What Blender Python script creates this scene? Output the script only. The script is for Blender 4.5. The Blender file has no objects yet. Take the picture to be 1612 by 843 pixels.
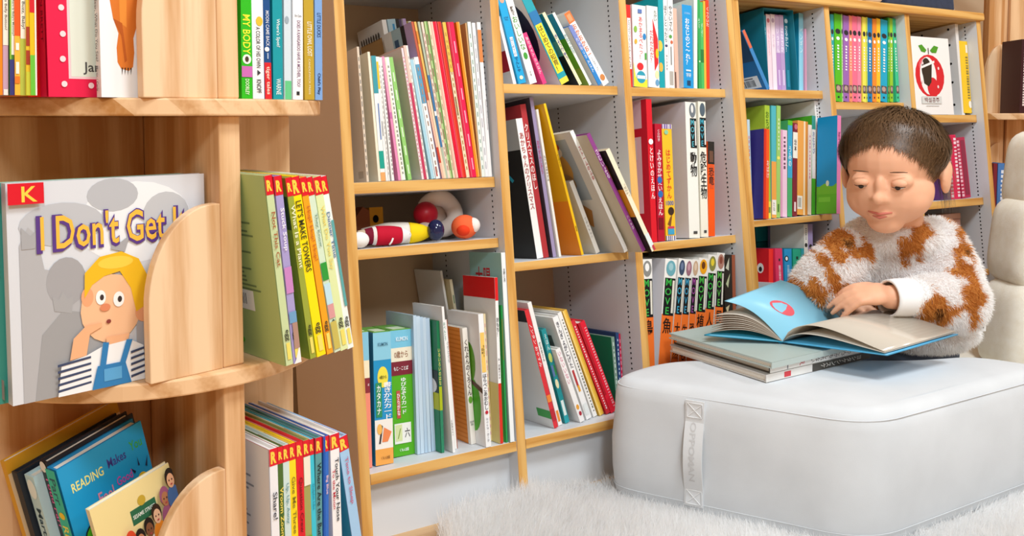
import bpy, bmesh, math, random
from mathutils import Vector, Matrix
random.seed(7)
S = bpy.context.scene
COL = S.collection
# ---------------------------------------------------------------- camera
cam = bpy.data.cameras.new('camera'); cam_o = bpy.data.objects.new('camera', cam); COL.objects.link(cam_o)
cam.sensor_width = 36.0; cam.lens = 36.0*1400.0/1612.0; cam.shift_y = (267.36-421.5)/1612.0
cam.clip_start = 0.02
RT = Vector((0.850249, -0.526381, 0.0)); FWH = Vector((0.526381, 0.850249, 0.0))
_p = math.radians(-3.5498)
FW = (FWH*math.cos(_p)+Vector((0, 0, math.sin(_p)))).normalized(); UP = RT.cross(FW)
CAM = Vector((-0.51187, -1.27606, 0.68171))
cam_o.matrix_world = Matrix(((RT.x, UP.x, -FW.x, CAM.x), (RT.y, UP.y, -FW.y, CAM.y), (RT.z, UP.z, -FW.z, CAM.z), (0, 0, 0, 1)))
S.camera = cam_o
# ---------------------------------------------------------------- light and exposure
S.view_settings.view_transform = 'Standard'; S.view_settings.look = 'None'
S.view_settings.exposure = 0.45; S.view_settings.gamma = 1.0; S.view_settings.use_curve_mapping = False
wd = bpy.data.worlds.new('room_light'); S.world = wd; wd.use_nodes = True
bg = wd.node_tree.nodes['Background']; bg.inputs[0].default_value = (1.0, 0.71, 0.46, 1); bg.inputs[1].default_value = 0.36
def area(name, loc, target, size, power, col):
    l = bpy.data.lights.new(name, 'AREA'); l.shape = 'DISK'; l.size = size; l.energy = power; l.color = col
    o = bpy.data.objects.new(name, l); COL.objects.link(o); o.location = loc
    o.rotation_euler = (Vector(target)-Vector(loc)).to_track_quat('-Z', 'Y').to_euler(); return o
area('ceiling_or_fill_light', (-0.75, -2.7, 2.20), (0.7, 0, 0.4), 0.5, 27, (0.84, 0.935, 1.0))
area('ceiling_or_fill_light', (0.45, -1.35, 2.45), (0.75, -0.3, 0.2), 0.6, 30, (0.86, 0.945, 1.0))
area('ceiling_or_fill_light', (2.3, -1.7, 2.45), (1.3, -0.4, 0.3), 0.6, 14, (0.88, 0.95, 1.0))  # added fill light, brightens the chair and the cushion's right face
# ---------------------------------------------------------------- materials
def lin(h):
    f = lambda c: c/12.92 if c <= .04045 else ((c+.055)/1.055)**2.4
    return tuple(f(int(h[i:i+2], 16)/255) for i in (0, 2, 4))+(1,)
MATS = {}
def mat(h, rough=.45, spec=.35):
    k = (h, rough, spec)
    if k not in MATS:
        m = bpy.data.materials.new('paint_'+h); m.use_nodes = True; b = m.node_tree.nodes['Principled BSDF']
        b.inputs['Base Color'].default_value = lin(h); b.inputs['Roughness'].default_value = rough
        b.inputs['Specular IOR Level'].default_value = spec; MATS[k] = m
    return MATS[k]
def nodemat(name, rough=.5, spec=.3):
    m = bpy.data.materials.new(name); m.use_nodes = True; nt = m.node_tree; b = nt.nodes['Principled BSDF']
    b.inputs['Roughness'].default_value = rough; b.inputs['Specular IOR Level'].default_value = spec
    return m, nt, b
def wood(name, c0, c1, axis='Z', scale=1.0, strips=0.0, ring=1.0, rough=.45):
    m, nt, b = nodemat(name, rough); N = nt.nodes; L = nt.links
    tc = N.new('ShaderNodeTexCoord'); mp = N.new('ShaderNodeMapping'); L.new(tc.outputs['Object'], mp.inputs[0])
    s = [22*scale]*3; s['XYZ'.index(axis)] = 1.3*scale; mp.inputs['Scale'].default_value = s
    nz = N.new('ShaderNodeTexNoise'); nz.inputs['Scale'].default_value = 1.6; nz.inputs['Detail'].default_value = 3; L.new(mp.outputs[0], nz.inputs[0])
    wv = N.new('ShaderNodeTexWave'); wv.wave_type = 'BANDS'; wv.bands_direction = 'DIAGONAL'
    wv.inputs['Scale'].default_value = .55*ring; wv.inputs['Distortion'].default_value = 5; wv.inputs['Detail'].default_value = 2; wv.inputs['Detail Scale'].default_value = .8
    L.new(mp.outputs[0], wv.inputs[0])
    mx = N.new('ShaderNodeMix'); mx.data_type = 'FLOAT'; mx.inputs[0].default_value = .5; L.new(wv.outputs['Fac'], mx.inputs[2]); L.new(nz.outputs['Fac'], mx.inputs[3])
    n3 = N.new('ShaderNodeTexNoise'); n3.inputs['Scale'].default_value = 9.0; n3.inputs['Detail'].default_value = 4; L.new(mp.outputs[0], n3.inputs[0])
    m3 = N.new('ShaderNodeMix'); m3.data_type = 'FLOAT'; m3.inputs[0].default_value = .38; L.new(mx.outputs[0], m3.inputs[2]); L.new(n3.outputs['Fac'], m3.inputs[3]); last = m3.outputs[0]
    if strips:
        sp = N.new('ShaderNodeSeparateXYZ'); L.new(tc.outputs['Object'], sp.inputs[0])
        ad = N.new('ShaderNodeMath'); ad.operation = 'ADD'; o = [a for a in 'XYZ' if a != axis]; L.new(sp.outputs[o[0]], ad.inputs[0]); L.new(sp.outputs[o[1]], ad.inputs[1])
        dv = N.new('ShaderNodeMath'); dv.operation = 'DIVIDE'; L.new(ad.outputs[0], dv.inputs[0]); dv.inputs[1].default_value = strips
        fl = N.new('ShaderNodeMath'); fl.operation = 'FLOOR'; L.new(dv.outputs[0], fl.inputs[0])
        wn = N.new('ShaderNodeTexWhiteNoise'); wn.noise_dimensions = '1D'; L.new(fl.outputs[0], wn.inputs['W'])
        m2 = N.new('ShaderNodeMix'); m2.data_type = 'FLOAT'; m2.inputs[0].default_value = .35; L.new(last, m2.inputs[2]); L.new(wn.outputs['Value'], m2.inputs[3]); last = m2.outputs[0]
    cr = N.new('ShaderNodeValToRGB'); cr.color_ramp.elements[0].color = lin(c0); cr.color_ramp.elements[1].color = lin(c1)
    cr.color_ramp.elements[0].position = .28; cr.color_ramp.elements[1].position = .60; L.new(last, cr.inputs[0]); L.new(cr.outputs[0], b.inputs['Base Color'])
    return m
PINE = wood('pine_upright', 'C08850', 'EBC396', 'Z', 1.0, .045)
PINEX = wood('pine_flat', 'BC844A', 'ECC498', 'Y', 1.0, .045)
PINED = wood('pine_diagonal', 'CC9A68', 'EFCDA6', 'Z', .8, 0, 1.2)
_m = [n for n in PINED.node_tree.nodes if n.type == 'MAPPING'][0]; _m.inputs['Rotation'].default_value = (0, math.radians(-38), 0)
OAKX = wood('oak_edge_flat', 'C98E42', 'E2B268', 'X', 1.4, 0, 1.3)
OAKZ = wood('oak_edge_upright', 'C98E42', 'E2B268', 'Z', 1.4, 0, 1.3)
FLOORM = wood('floor_boards', 'C49A6C', 'DDB98C', 'X', .6, .12)
WHITE = mat('D9DCE0', .5); PAPER = mat('EDE8DC', .8, .1); HOLE = mat('1C1A1A', .9, .05)
def fabric(name, h, h2, scale=60, bump=.25, fine=900):
    m, nt, b = nodemat(name, .9, .1); N = nt.nodes; L = nt.links
    tc = N.new('ShaderNodeTexCoord'); n1 = N.new('ShaderNodeTexNoise'); n1.inputs['Scale'].default_value = scale; n1.inputs['Detail'].default_value = 4; L.new(tc.outputs['Object'], n1.inputs[0])
    cr = N.new('ShaderNodeValToRGB'); cr.color_ramp.elements[0].color = lin(h2); cr.color_ramp.elements[1].color = lin(h); cr.color_ramp.elements[0].position = .3; cr.color_ramp.elements[1].position = .65
    L.new(n1.outputs['Fac'], cr.inputs[0]); L.new(cr.outputs[0], b.inputs['Base Color'])
    n2 = N.new('ShaderNodeTexNoise'); n2.inputs['Scale'].default_value = fine; L.new(tc.outputs['Object'], n2.inputs[0])
    bp = N.new('ShaderNodeBump'); bp.inputs['Strength'].default_value = bump; bp.inputs['Distance'].default_value = .002; L.new(n2.outputs['Fac'], bp.inputs['Height']); L.new(bp.outputs[0], b.inputs['Normal'])
    b.inputs['Sheen Weight'].default_value = .2
    return m
# ---------------------------------------------------------------- object helpers
def empty(name, M=None, label=None, cat=None, group=None):
    o = bpy.data.objects.new(name, None); COL.objects.link(o); o.empty_display_size = .05
    if M is not None: o.matrix_world = M if isinstance(M, Matrix) else Matrix.Translation(M)
    tag(o, label, cat, group); return o
def tag(o, label=None, cat=None, group=None, kind=None):
    if label: o['label'] = label
    if cat: o['category'] = cat
    if group: o['group'] = group
    if kind: o['kind'] = kind
    return o
class MB:
    """collects shapes into one mesh"""
    def __init__(s): s.v = []; s.f = []; s.mi = []; s.m = []; s.sm = []
    def mid(s, m):
        if m not in s.m: s.m.append(m)
        return s.m.index(m)
    def add(s, vs, fs, m, smooth=False):
        n = len(s.v); i = s.mid(m); s.v += [tuple(v) for v in vs]
        for f in fs: s.f.append([a+n for a in f]); s.mi.append(i); s.sm.append(smooth)
    def box(s, a, b, m):
        (x0, y0, z0), (x1, y1, z1) = a, b
        s.add([(x0,y0,z0),(x1,y0,z0),(x1,y1,z0),(x0,y1,z0),(x0,y0,z1),(x1,y0,z1),(x1,y1,z1),(x0,y1,z1)],
              [(0,3,2,1),(4,5,6,7),(0,1,5,4),(1,2,6,5),(2,3,7,6),(3,0,4,7)], m)
    def prism(s, pts, z0, z1, m, smooth=False):
        n = len(pts); s.add([(x,y,z0) for x,y in pts]+[(x,y,z1) for x,y in pts],
              [list(range(n))[::-1], list(range(n,2*n))]+[(i,(i+1)%n,n+(i+1)%n,n+i) for i in range(n)], m, smooth)
    def ball(s, c, r, m, seg=20, rings=12, M=None):
        r = r if hasattr(r,'__len__') else (r,r,r); vs = []; fs = []
        for i in range(rings+1):
            t = math.pi*i/rings
            for j in range(seg):
                p = 2*math.pi*j/seg; q = Vector((r[0]*math.sin(t)*math.cos(p), r[1]*math.sin(t)*math.sin(p), r[2]*math.cos(t)))
                if M is not None: q = M@q
                vs.append((c[0]+q.x, c[1]+q.y, c[2]+q.z))
        for i in range(rings):
            for j in range(seg): fs.append((i*seg+j, (i+1)*seg+j, (i+1)*seg+(j+1)%seg, i*seg+(j+1)%seg))
        s.add(vs, fs, m, True)
    def tube(s, pts, rad, m, seg=10, caps=True):
        pts = [Vector(p) for p in pts]; n = len(pts); rad = rad if hasattr(rad,'__len__') else [rad]*n; vs = []; fs = []
        ref = None
        for i, p in enumerate(pts):
            d = (pts[min(i+1,n-1)]-pts[max(i-1,0)]).normalized()
            a = (ref if ref is not None else (Vector((0,0,1)) if abs(d.z) < .9 else Vector((1,0,0)))); a = (a-d*a.dot(d)).normalized(); ref = a; b = d.cross(a)
            for j in range(seg):
                t = 2*math.pi*j/seg; q = p+(a*math.cos(t)+b*math.sin(t))*rad[i]; vs.append(q)
        for i in range(n-1):
            for j in range(seg): fs.append((i*seg+j, i*seg+(j+1)%seg, (i+1)*seg+(j+1)%seg, (i+1)*seg+j))
        if caps: fs.append(list(range(seg))[::-1]); fs.append(list(range((n-1)*seg, n*seg)))
        s.add(vs, fs, m, True)
    def build(s, name, parent=None, M=None, bevel=0, seg=2, sub=0):
        me = bpy.data.meshes.new(name); me.from_pydata(s.v, [], s.f)
        for m in s.m: me.materials.append(m)
        me.polygons.foreach_set('material_index', s.mi); me.polygons.foreach_set('use_smooth', s.sm); me.update()
        o = bpy.data.objects.new(name, me); COL.objects.link(o)
        if parent is not None: o.parent = parent
        if M is not None:
            if parent is not None: o.matrix_local = M
            else: o.matrix_world = M
        if bevel:
            b = o.modifiers.new('bevel', 'BEVEL'); b.width = bevel; b.segments = seg; b.limit_method = 'ANGLE'; b.angle_limit = math.radians(40)
        if sub: 
            q = o.modifiers.new('sub', 'SUBSURF'); q.levels = sub; q.render_levels = sub
        return o
def part(name, parent, a, b, m, bevel=.0015):
    k = MB(); k.box(a, b, m); return k.build(name, parent, bevel=bevel)
def bake(o):
    """apply the modifiers of o"""
    bpy.context.view_layer.update(); dg = bpy.context.evaluated_depsgraph_get()
    me = bpy.data.meshes.new_from_object(o.evaluated_get(dg)); o.modifiers.clear(); old = o.data; o.data = me; bpy.data.meshes.remove(old); return o
TXT = {}
_tc = bpy.data.curves.new('lettering', 'FONT'); _to = bpy.data.objects.new('lettering', _tc); COL.objects.link(_to)
_tc.resolution_u = 2; _tc.align_x = 'CENTER'; _tc.space_line = .95; _tc.offset = .012
def text2d(s, mode):
    if (s, mode) not in TXT:
        b = s
        if mode == 'v' and '\n' not in s: b = '\n'.join(s)
        _tc.offset = .05 if mode == 'B' else .012
        _tc.body = b; bpy.context.view_layer.update(); dg = bpy.context.evaluated_depsgraph_get()
        me = bpy.data.meshes.new_from_object(_to.evaluated_get(dg))
        vs = [(v.co.x, v.co.y) for v in me.vertices]; fs = [list(p.vertices) for p in me.polygons]; bpy.data.meshes.remove(me)
        x0 = min(v[0] for v in vs); x1 = max(v[0] for v in vs); y0 = min(v[1] for v in vs); y1 = max(v[1] for v in vs)
        vs = [(x-x0, y-y0) for x, y in vs]; w, h = x1-x0, y1-y0
        if mode == 'l': vs = [(y, w-x) for x, y in vs]; w, h = h, w
        TXT[(s, mode)] = (vs, fs, w, h)
    return TXT[(s, mode)]
# ---------------------------------------------------------------- printed decoration on a face of size (w,h); fn maps (a,b,eps)->local point
def deco_item(mb, it, w, h, fn, eps, flip):
    kind, col = it[0], it[1]; m = mat(col, .45)
    def quad(u0, v0, u1, v1, e=0):
        q = [fn(u0*w, v0*h, eps+e), fn(u1*w, v0*h, eps+e), fn(u1*w, v1*h, eps+e), fn(u0*w, v1*h, eps+e)]; mb.add(q, [(0,1,2,3)], m)
    if kind == 'r': quad(*it[2:6])
    elif kind == 'e':
        u, v, ru, rv = it[2:6]; n = 20
        mb.add([fn(min(max(u+ru*math.cos(2*math.pi*k/n),0),1)*w, min(max(v+rv*math.sin(2*math.pi*k/n),0),1)*h, eps) for k in range(n)], [list(range(n))], m)
    elif kind == 'p':
        mb.add([fn(u*w, v*h, eps) for u, v in it[2]], [list(range(len(it[2])))], m)
    elif kind == 'dots':
        u, v0, v1, n = it[2:6]; rnd = random.Random(n*7+int(v0*100)); d = (v1-v0)/n
        for k in range(n): quad(max(u-.14,.02), v0+d*k, min(u+.14,.98), v0+d*(k+.35+.4*rnd.random()))
    elif kind == 'bars':
        u0, v0, u1, v1, n = it[2:7]; rnd = random.Random(n*5); d = (u1-u0)/n
        for k in range(n): quad(u0+d*k, v0, u0+d*(k+.3+.4*rnd.random()), v1)
    elif kind == 'lines':
        u0, v0, u1, v1, n = it[2:7]; rnd = random.Random(n*3); d = (v1-v0)/n
        for k in range(n): quad(u0, v1-d*(k+.45), u0+(u1-u0)*(.55+.45*rnd.random()), v1-d*k)
    elif kind == 'stripes':
        u0, v0, u1, v1, n = it[2:7]; d = (v1-v0)/n
        for k in range(n): mb.add([fn(u0*w, (v0+d*(k+.3))*h, eps), fn(u1*w, (v0+d*k)*h, eps), fn(u1*w, (v0+d*(k+.35))*h, eps), fn(u0*w, (v0+d*(k+.55))*h, eps)], [(0,1,2,3)], m)
    elif kind == 't':
        s, u0, v0, u1, v1, mode = it[2:8]; vs, fs, tw, th = text2d(s, mode); bw, bh = (u1-u0)*w, (v1-v0)*h
        sx, sy = bw/tw, bh/th; k = min(sx, sy); sx, sy = min(sx, k*1.7), min(sy, k*1.7)
        ox, oy = u0*w+(bw-tw*sx)/2, v0*h+(bh-th*sy)/2
        mb.add([fn(ox+x*sx, oy+y*sy, eps) for x, y in vs], fs, m)
def book(M, t, h, d, col, deco, label, group, name='picture_book', style=0, cat='book'):
    """local axes: x thickness, y from spine into the shelf, z height"""
    root = empty(name, M, label, cat, group); c = mat(col, .4); k = MB()
    if style == 2: k.box((0,0,0), (t,d,h), c)
    else:
        b = min(.0022, t*.22); ov = .003 if t > .008 else .001
        k.box((0,0,0), (t,b,h), c); k.box((0,b,0), (b,d,h), c); k.box((t-b,b,0), (t,d,h), c)
    T = []; FN = {'b': (lambda a, z, e: (a, -e, z), t), 's': (lambda a, z, e: (-e, d-a, z), d), 'f': (lambda a, z, e: (t+e, a, z), d)}
    for i, it in enumerate(deco):
        fn, w = FN[it[0]]; q = k
        if it[1] == 't': q = MB(); T.append(q)
        deco_item(q, it[1:], w, h, fn, .0003+.00012*i, False)
    cv = k.build('box_body' if style == 2 else 'cover', root)
    for q in T: q.build('title', cv)
    if style == 2:
        L = MB(); L.box((.0008,.0008,h), (t-.0008,d-.0008,h+.0012), mat('6FA84A', .4)); L.box((t*.2,d*.1,h+.0012), (t*.8,d*.5,h+.0016), mat('D8E4C8', .5)); L.build('lid_flap', root)
    else:
        pg = MB(); pg.box((b,b,ov), (t-b,d-ov,h-ov), PAPER); pg.build('pages', root)
    return root
TH = math.radians(6.7174)
CASE = Matrix.Translation((0,0,.075)) @ Matrix(((1,0,0,0),(0,math.cos(TH),math.sin(TH),0),(0,-math.sin(TH),math.cos(TH),0),(0,0,0,1)))
# axes of the pine tower
U = Vector((.964846,.262837,0)); W = Vector((-.262837,.964846,0))
def frame(o, ex, ey, ez): 
    return Matrix(((ex[0],ey[0],ez[0],o[0]),(ex[1],ey[1],ez[1],o[1]),(ex[2],ey[2],ez[2],o[2]),(0,0,0,1)))
# ================================================================ setting
k = MB(); k.box((-2.2,-3.2,-.05), (3.6,.56,0), FLOORM); tag(k.build('floor'), kind='structure')
k = MB(); k.box((-2.2,.46,0), (3.6,.56,2.5), mat('CDB79C', .9, .1)); tag(k.build('wall_back'), kind='structure')
k = MB(); k.box((3.5,-3.2,0), (3.6,.46,2.5), mat('CDB79C', .9, .1)); tag(k.build('wall_right'), kind='structure')
# ================================================================ white bookcases leaning back against the wall
DEP = .29; TK = .018; SHADE_BEIGE = mat('D8BCA0', .55)  # beige puts shade and warm bounce from the tower into the white end panel
def zf(y): return (-.0755+.1178*y)          # floor height in the case's own frame
def bookcase(xs, top, shelves, label, holes, cap):
    root = empty('bookcase', CASE, label, 'bookcase')
    for x in xs:
        k = MB(); pr = [(0,zf(0)),(DEP,zf(DEP)),(DEP,top),(0,top)]
        k.add([(x,y,z) for y,z in pr]+[(x+TK,y,z) for y,z in pr], [(0,1,2,3)[::-1],(4,5,6,7)[::-1][::-1],(0,4,5,1)[::-1],(1,5,6,2)[::-1],(2,6,7,3)[::-1],(3,7,4,0)[::-1]], SHADE_BEIGE if x == 0 else WHITE)
        p = k.build('side_panel', root)
        part('front_edge', p, (x+.0003,-.0012,zf(0)+.002), (x+TK-.0003,.0005,top), OAKZ, .0006)
        if x in holes:
            for yy in (.032,.226):
                H = MB()
                for n in range(int((top-.06)/.01)):
                    z = .06+.01*n; H.add([(x-.0004, yy+.0021*math.cos(a*math.pi/4), z+.0021*math.sin(a*math.pi/4)) for a in range(8)], [tuple(range(8))], HOLE)
                H.build('peg_holes', p)
    for i, z0, z1, in shelves:
        a, b = xs[i]+TK, xs[i+1]; f = .0 if z0 < .1 else .020
        p = part('shelf', root, (a+.0005,f+.0008,z0), (b-.0005,DEP-.004,z1), WHITE)
        part('front_edge', p, (a+.0006,f-.0008,z0+.0002), (b-.0006,f+.0009,z1-.0002), OAKX, .0006)
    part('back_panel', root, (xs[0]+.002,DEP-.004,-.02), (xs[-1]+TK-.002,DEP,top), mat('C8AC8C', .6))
    k = MB(); k.add([(x,y,z) for x in (xs[0]+TK, xs[-1]) for y, z in ((.03,zf(.03)),(.042,zf(.042)),(.042,.025),(.03,.025))], [(0,1,2,3)[::-1],(4,5,6,7),(0,4,5,1)[::-1],(3,7,4,0)[::-1],(1,5,6,2)[::-1],(2,6,7,3)[::-1]], WHITE); k.build('kick_board', root)
    t = part('top_board', root, (xs[0]-(.0 if not cap else .0),-.012,top), (xs[-1]+TK+(.006 if cap else 0),DEP,top+.0215), OAKX, .005)
    return root
X1 = [0,.2903,.5806,.8709]; X2 = [.8892,1.1812,1.4811,1.7896]
bookcase(X1, 1.03, [(0,.025,.0424),(1,.025,.0424),(2,.025,.0424),(0,.3778,.3948),(0,.4843,.5029),(1,.332,.348),(1,.652,.6695),(2,.342,.359),(2,.650,.668),(0,.86,.878),(1,.93,.948),(2,.94,.958)],
    'taller white bookcase with oak edges, standing beside the pine tower', X1[1:], False)
bookcase(X2, .8605, [(0,.025,.0424),(1,.025,.0424),(2,.025,.0424),(0,.188,.205),(0,.371,.385),(0,.650,.669),(1,.6255,.6435),(1,.33,.348),(2,.593,.613),(2,.3737,.3934),(2,.188,.205)],
    'lower white bookcase with rounded oak top, standing behind the child', X2[1:], True)
# ================================================================ pine revolving towers
def tower(O, U, W, levels, rad, arms, plates, label, tk=.0246):
    root = empty('revolving_bookshelf', frame((O[0],O[1],0), U, W, (0,0,1)), label, 'bookshelf')
    k = MB(); k.prism([(rad*.95*math.cos(a*math.pi/24), rad*.95*math.sin(a*math.pi/24)) for a in range(48)], 0, .03, PINEX); k.build('turning_base', root, bevel=.003)
    k = MB(); k.tube([(0,0,.03),(0,0,levels[0]-.018)], .03, PINE, 20); k.build('post', root)
    for i, z in enumerate(levels):
        k = MB(); k.prism([(rad*math.cos(a*math.pi/32), rad*math.sin(a*math.pi/32)) for a in range(64)], z-.018, z, PINEX); k.build('shelf', root, bevel=.002)
        if i == len(levels)-1: continue
        z1 = levels[i+1]-.018
        for (dx, dy, l) in arms:
            if dx: part('divider_panel', root, (min(0,dx*l)+(.0124 if dx>0 else 0),-tk/2,z), (max(0,dx*l)-(.0124 if dx<0 else 0),tk/2,z1), PINE, .002)
            else: part('divider_panel', root, (-tk/2,min(0,dy*l),z), (tk/2,max(0,dy*l),z1), PINE, .002)
        for (x1, y0, w, hh) in plates:
            n = 14; pts = [(x1,0),(x1,hh)]+[(x1-w*.08-w*.92*math.sin(a/n*math.pi/2), hh*.42+hh*.58*math.cos(a/n*math.pi/2)) for a in range(n+1)]+[(x1-w,0)]
            k = MB(); m = len(pts); k.add([(x,y0,z+b) for x,b in pts]+[(x,y0+.013,z+b) for x,b in pts], [list(range(m))[::-1], list(range(m,2*m))]+[(i2,(i2+1)%m,m+(i2+1)%m,m+i2) for i2 in range(m)], PINED)
            k.build('book_stop', root, bevel=.0012)
    return root
OT = Vector((-.31975,-.14114,0))
tower(OT, U, W, [.128,.413,.6985,1.16], .2, [(0,-1,.186),(1,0,.186),(-1,0,.186),(0,1,.186)], [(-.0125,-.186,.079,.176)], 'pine revolving bookshelf tower with round shelves at the left edge')
tower((2.10,.20,0), RT, FWH, [.10,.40,.6857,1.16], .16, [(1,0,.155),(-1,0,.05),(0,1,.1)], [(-.0126,-.02,.05,.2)], 'pine revolving bookshelf tower behind the cream chair', .02)
# ================================================================ floor cushion (white ottoman)
OTT = [(.430,-.045),(.652,-.438),(1.19,-.447),(1.135,-.302),(1.01,-.262),(.596,-.016)]
def roundpoly(pts, r, n=7):
    out = []; m = len(pts)
    for i in range(m):
        p, a, b = Vector(pts[i]), Vector(pts[i-1]), Vector(pts[(i+1)%m]); da = (a-p).normalized(); db = (b-p).normalized()
        L = min(r, (a-p).length*.45, (b-p).length*.45); s, e = p+da*L, p+db*L
        for k in range(n+1):
            t = k/n; out.append((s*(1-t)**2+p*2*t*(1-t)+e*t*t))
    return out
def dense(pts, st):
    out = []
    for i in range(len(pts)):
        a, b = Vector(pts[i]), Vector(pts[(i+1)%len(pts)]); n = max(1, int((b-a).length/st))
        for k in range(n): out.append(a+(b-a)*(k/n))
    return out
def inset(pts, d):
    m = len(pts); out = []
    for i in range(m):
        t = (pts[(i+1)%m]-pts[i-1]); t.normalize(); out.append(pts[i]+Vector((-t.y, t.x))*d)
    return out
OTF = fabric('cushion_cover', 'D8DCE0', 'D0D4D8', 10, .06, 700)
ott = empty('floor_cushion', (0,0,0), 'large white fabric floor cushion with a stack of books on it', 'cushion')
ring = dense(roundpoly(OTT, .075, 10), .012); N = len(ring); k = MB(); vs = []; rows = []
prof = [(.010,.006),(.003,.012),(0,.022),(-.002,.06),(-.004,.11),(-.002,.16),(0,.19),(.004,.207),(.011,.217),(.020,.2222),(.030,.2236)]
for d, z in prof:
    q = inset(ring, d)
    vs += [(p.x+.0015*math.sin(p.x*31+z*40), p.y+.0015*math.sin(p.y*27+z*33), z+(.0015*math.sin(p.x*17)*math.sin(p.y*21) if z > .2 else 0)) for p in q]
fs = [(i*N+j, i*N+(j+1)%N, (i+1)*N+(j+1)%N, (i+1)*N+j) for i in range(len(prof)-1) for j in range(N)]
fs.append([(len(prof)-1)*N+j for j in range(N)]); fs.append([j for j in range(N)][::-1])
k.add(vs, fs, OTF, True); k.build('cushion_body', ott)
k = MB(); q = inset(ring, .005); k.tube([(p.x,p.y,.2085) for p in q]+[(q[0].x,q[0].y,.2085)], .0010, OTF, 6, True); k.build('seam_piping', ott)
k = MB(); q = inset(ring, -.001); k.tube([(p.x,p.y,.030) for p in q]+[(q[0].x,q[0].y,.030)], .0006, OTF, 6, True); k.build('seam_piping', ott)
# carrying strap with stitched ends and lettering
e = (Vector(OTT[1])-Vector(OTT[0])).normalized(); n = Vector((e.y,-e.x)); STR = mat('E0E3E6', .7)
c0 = Vector(OTT[0])+e*.175
def sp(a, z, o): p = c0+e*a+n*(o+.006*0); return (p.x, p.y, z)
def bul(z): return .0035+.011*max(0, math.sin(math.pi*(z-.052)/.118)) if .052 < z < .17 else .0035
k = MB(); zs = [.026+.0045*i for i in range(41)]; vs = []
for z in zs: vs += [sp(-.016,z,.0005+max(0,bul(z)-.004)), sp(-.016,z,bul(z)), sp(.016,z,bul(z)), sp(.016,z,.0005+max(0,bul(z)-.004))]
m = len(zs); k.add(vs, [(4*i+a, 4*i+(a+1)%4, 4*(i+1)+(a+1)%4, 4*(i+1)+a) for i in range(m-1) for a in range(4)]+[(0,1,2,3),(4*m-1,4*m-2,4*m-3,4*m-4)], STR); strap = k.build('strap', ott)
for z0, z1 in ((.030,.054),(.178,.202)):
    k = MB(); P4 = [(-.013,z0),(.013,z0),(.013,z1),(-.013,z1)]
    k.tube([sp(a,z,.0042) for a, z in P4+P4[:1]], .0006, mat('F2F2F2', .7), 5, False); k.build('stitching', strap)
    k = MB(); k.tube([sp(P4[0][0],P4[0][1],.0042), sp(P4[2][0],P4[2][1],.0042)], .0006, mat('F2F2F2', .7), 5, False); k.build('stitching', strap)
    k = MB(); k.tube([sp(P4[1][0],P4[1][1],.0042), sp(P4[3][0],P4[3][1],.0042)], .0006, mat('F2F2F2', .7), 5, False); k.build('stitching', strap)
k = MB(); deco_item(k, ('t','CFD0D2','OPPOMAN',.30,.25,.62,.80,'l'), .032, .18, lambda a, b, ep: sp(a-.016, .026+b, bul(.026+b)+.0005), 0, False); k.build('lettering', strap)
# ================================================================ shaggy rug
rug = empty('shaggy_rug', (0,0,0), 'white shaggy fur rug on the floor under the white cushion', 'rug')
RB = roundpoly([(.100,-.016),(.100,-1.1),(1.7,-1.1),(1.7,-.016)], .1)
k = MB(); k.prism([(p.x,p.y) for p in RB], .0, .007, mat('DDDCDA', .9, .05)); k.build('backing', rug)
def inpoly(p, poly):
    c = False; j = len(poly)-1
    for i in range(len(poly)):
        if (poly[i].y > p[1]) != (poly[j].y > p[1]) and p[0] < (poly[j].x-poly[i].x)*(p[1]-poly[i].y)/(poly[j].y-poly[i].y)+poly[i].x: c = not c
        j = i
    return c
def blades(roots, mats, name, parent, kind='stuff'):
    """roots: (pos, dir, length, width, bend, material index); narrow tapering blades as one mesh"""
    vs = []; fs = []; mi = []
    for p, d, l, w, b, m in roots:
        s = d.cross(Vector((random.random()-.5, random.random()-.5, random.random()-.5))); s.normalize(); i = len(vs)
        q1 = p+d*l*.5+b*.3; q2 = p+d*l+b
        vs += [p-s*w, p+s*w, q1-s*w*.8, q1+s*w*.8, q2]; fs += [(i,i+1,i+3,i+2),(i+2,i+3,i+4)]; mi += [m, m]
    me = bpy.data.meshes.new(name); me.from_pydata([tuple(v) for v in vs], [], fs)
    for m in mats: me.materials.append(m)
    me.polygons.foreach_set('material_index', mi); me.polygons.foreach_set('use_smooth', [True]*len(fs)); me.update()
    o = bpy.data.objects.new(name, me); COL.objects.link(o); o.parent = parent
    if kind: o['kind'] = kind
    return o
rnd = random.Random(3); roots = []; ottp = [Vector(p) for p in inset([Vector(p) for p in ring], .004)]
def edged(x, y):
    p = Vector((x,y)); m = 9
    for i in range(len(OTT)):
        a, b = Vector(OTT[i]), Vector(OTT[(i+1)%len(OTT)]); t = max(0, min(1, (p-a).dot(b-a)/(b-a).length_squared)); m = min(m, (p-a-(b-a)*t).length)
    return m
def tuft(x, y, n):
    sc = min(1, .42+edged(x,y)*4.5)
    a = 6.28*rnd.random(); tl = Vector((math.sin(x*9+y*4)*.5+.5*math.cos(a), math.cos(y*11-x*5)*.5+.5*math.sin(a), 0))*rnd.uniform(.2,.9)
    for _ in range(n):
        p = Vector((x+rnd.gauss(0,.005), y+rnd.gauss(0,.005), .006)); d = (Vector((0,0,1))+tl*.6+Vector((rnd.gauss(0,.18), rnd.gauss(0,.18), 0))).normalized()
        roots.append((p, d, rnd.uniform(.034,.064)*sc, rnd.uniform(.0004,.0008), Vector((tl.x,tl.y,-.4))*rnd.uniform(.006,.022), 0))
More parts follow.
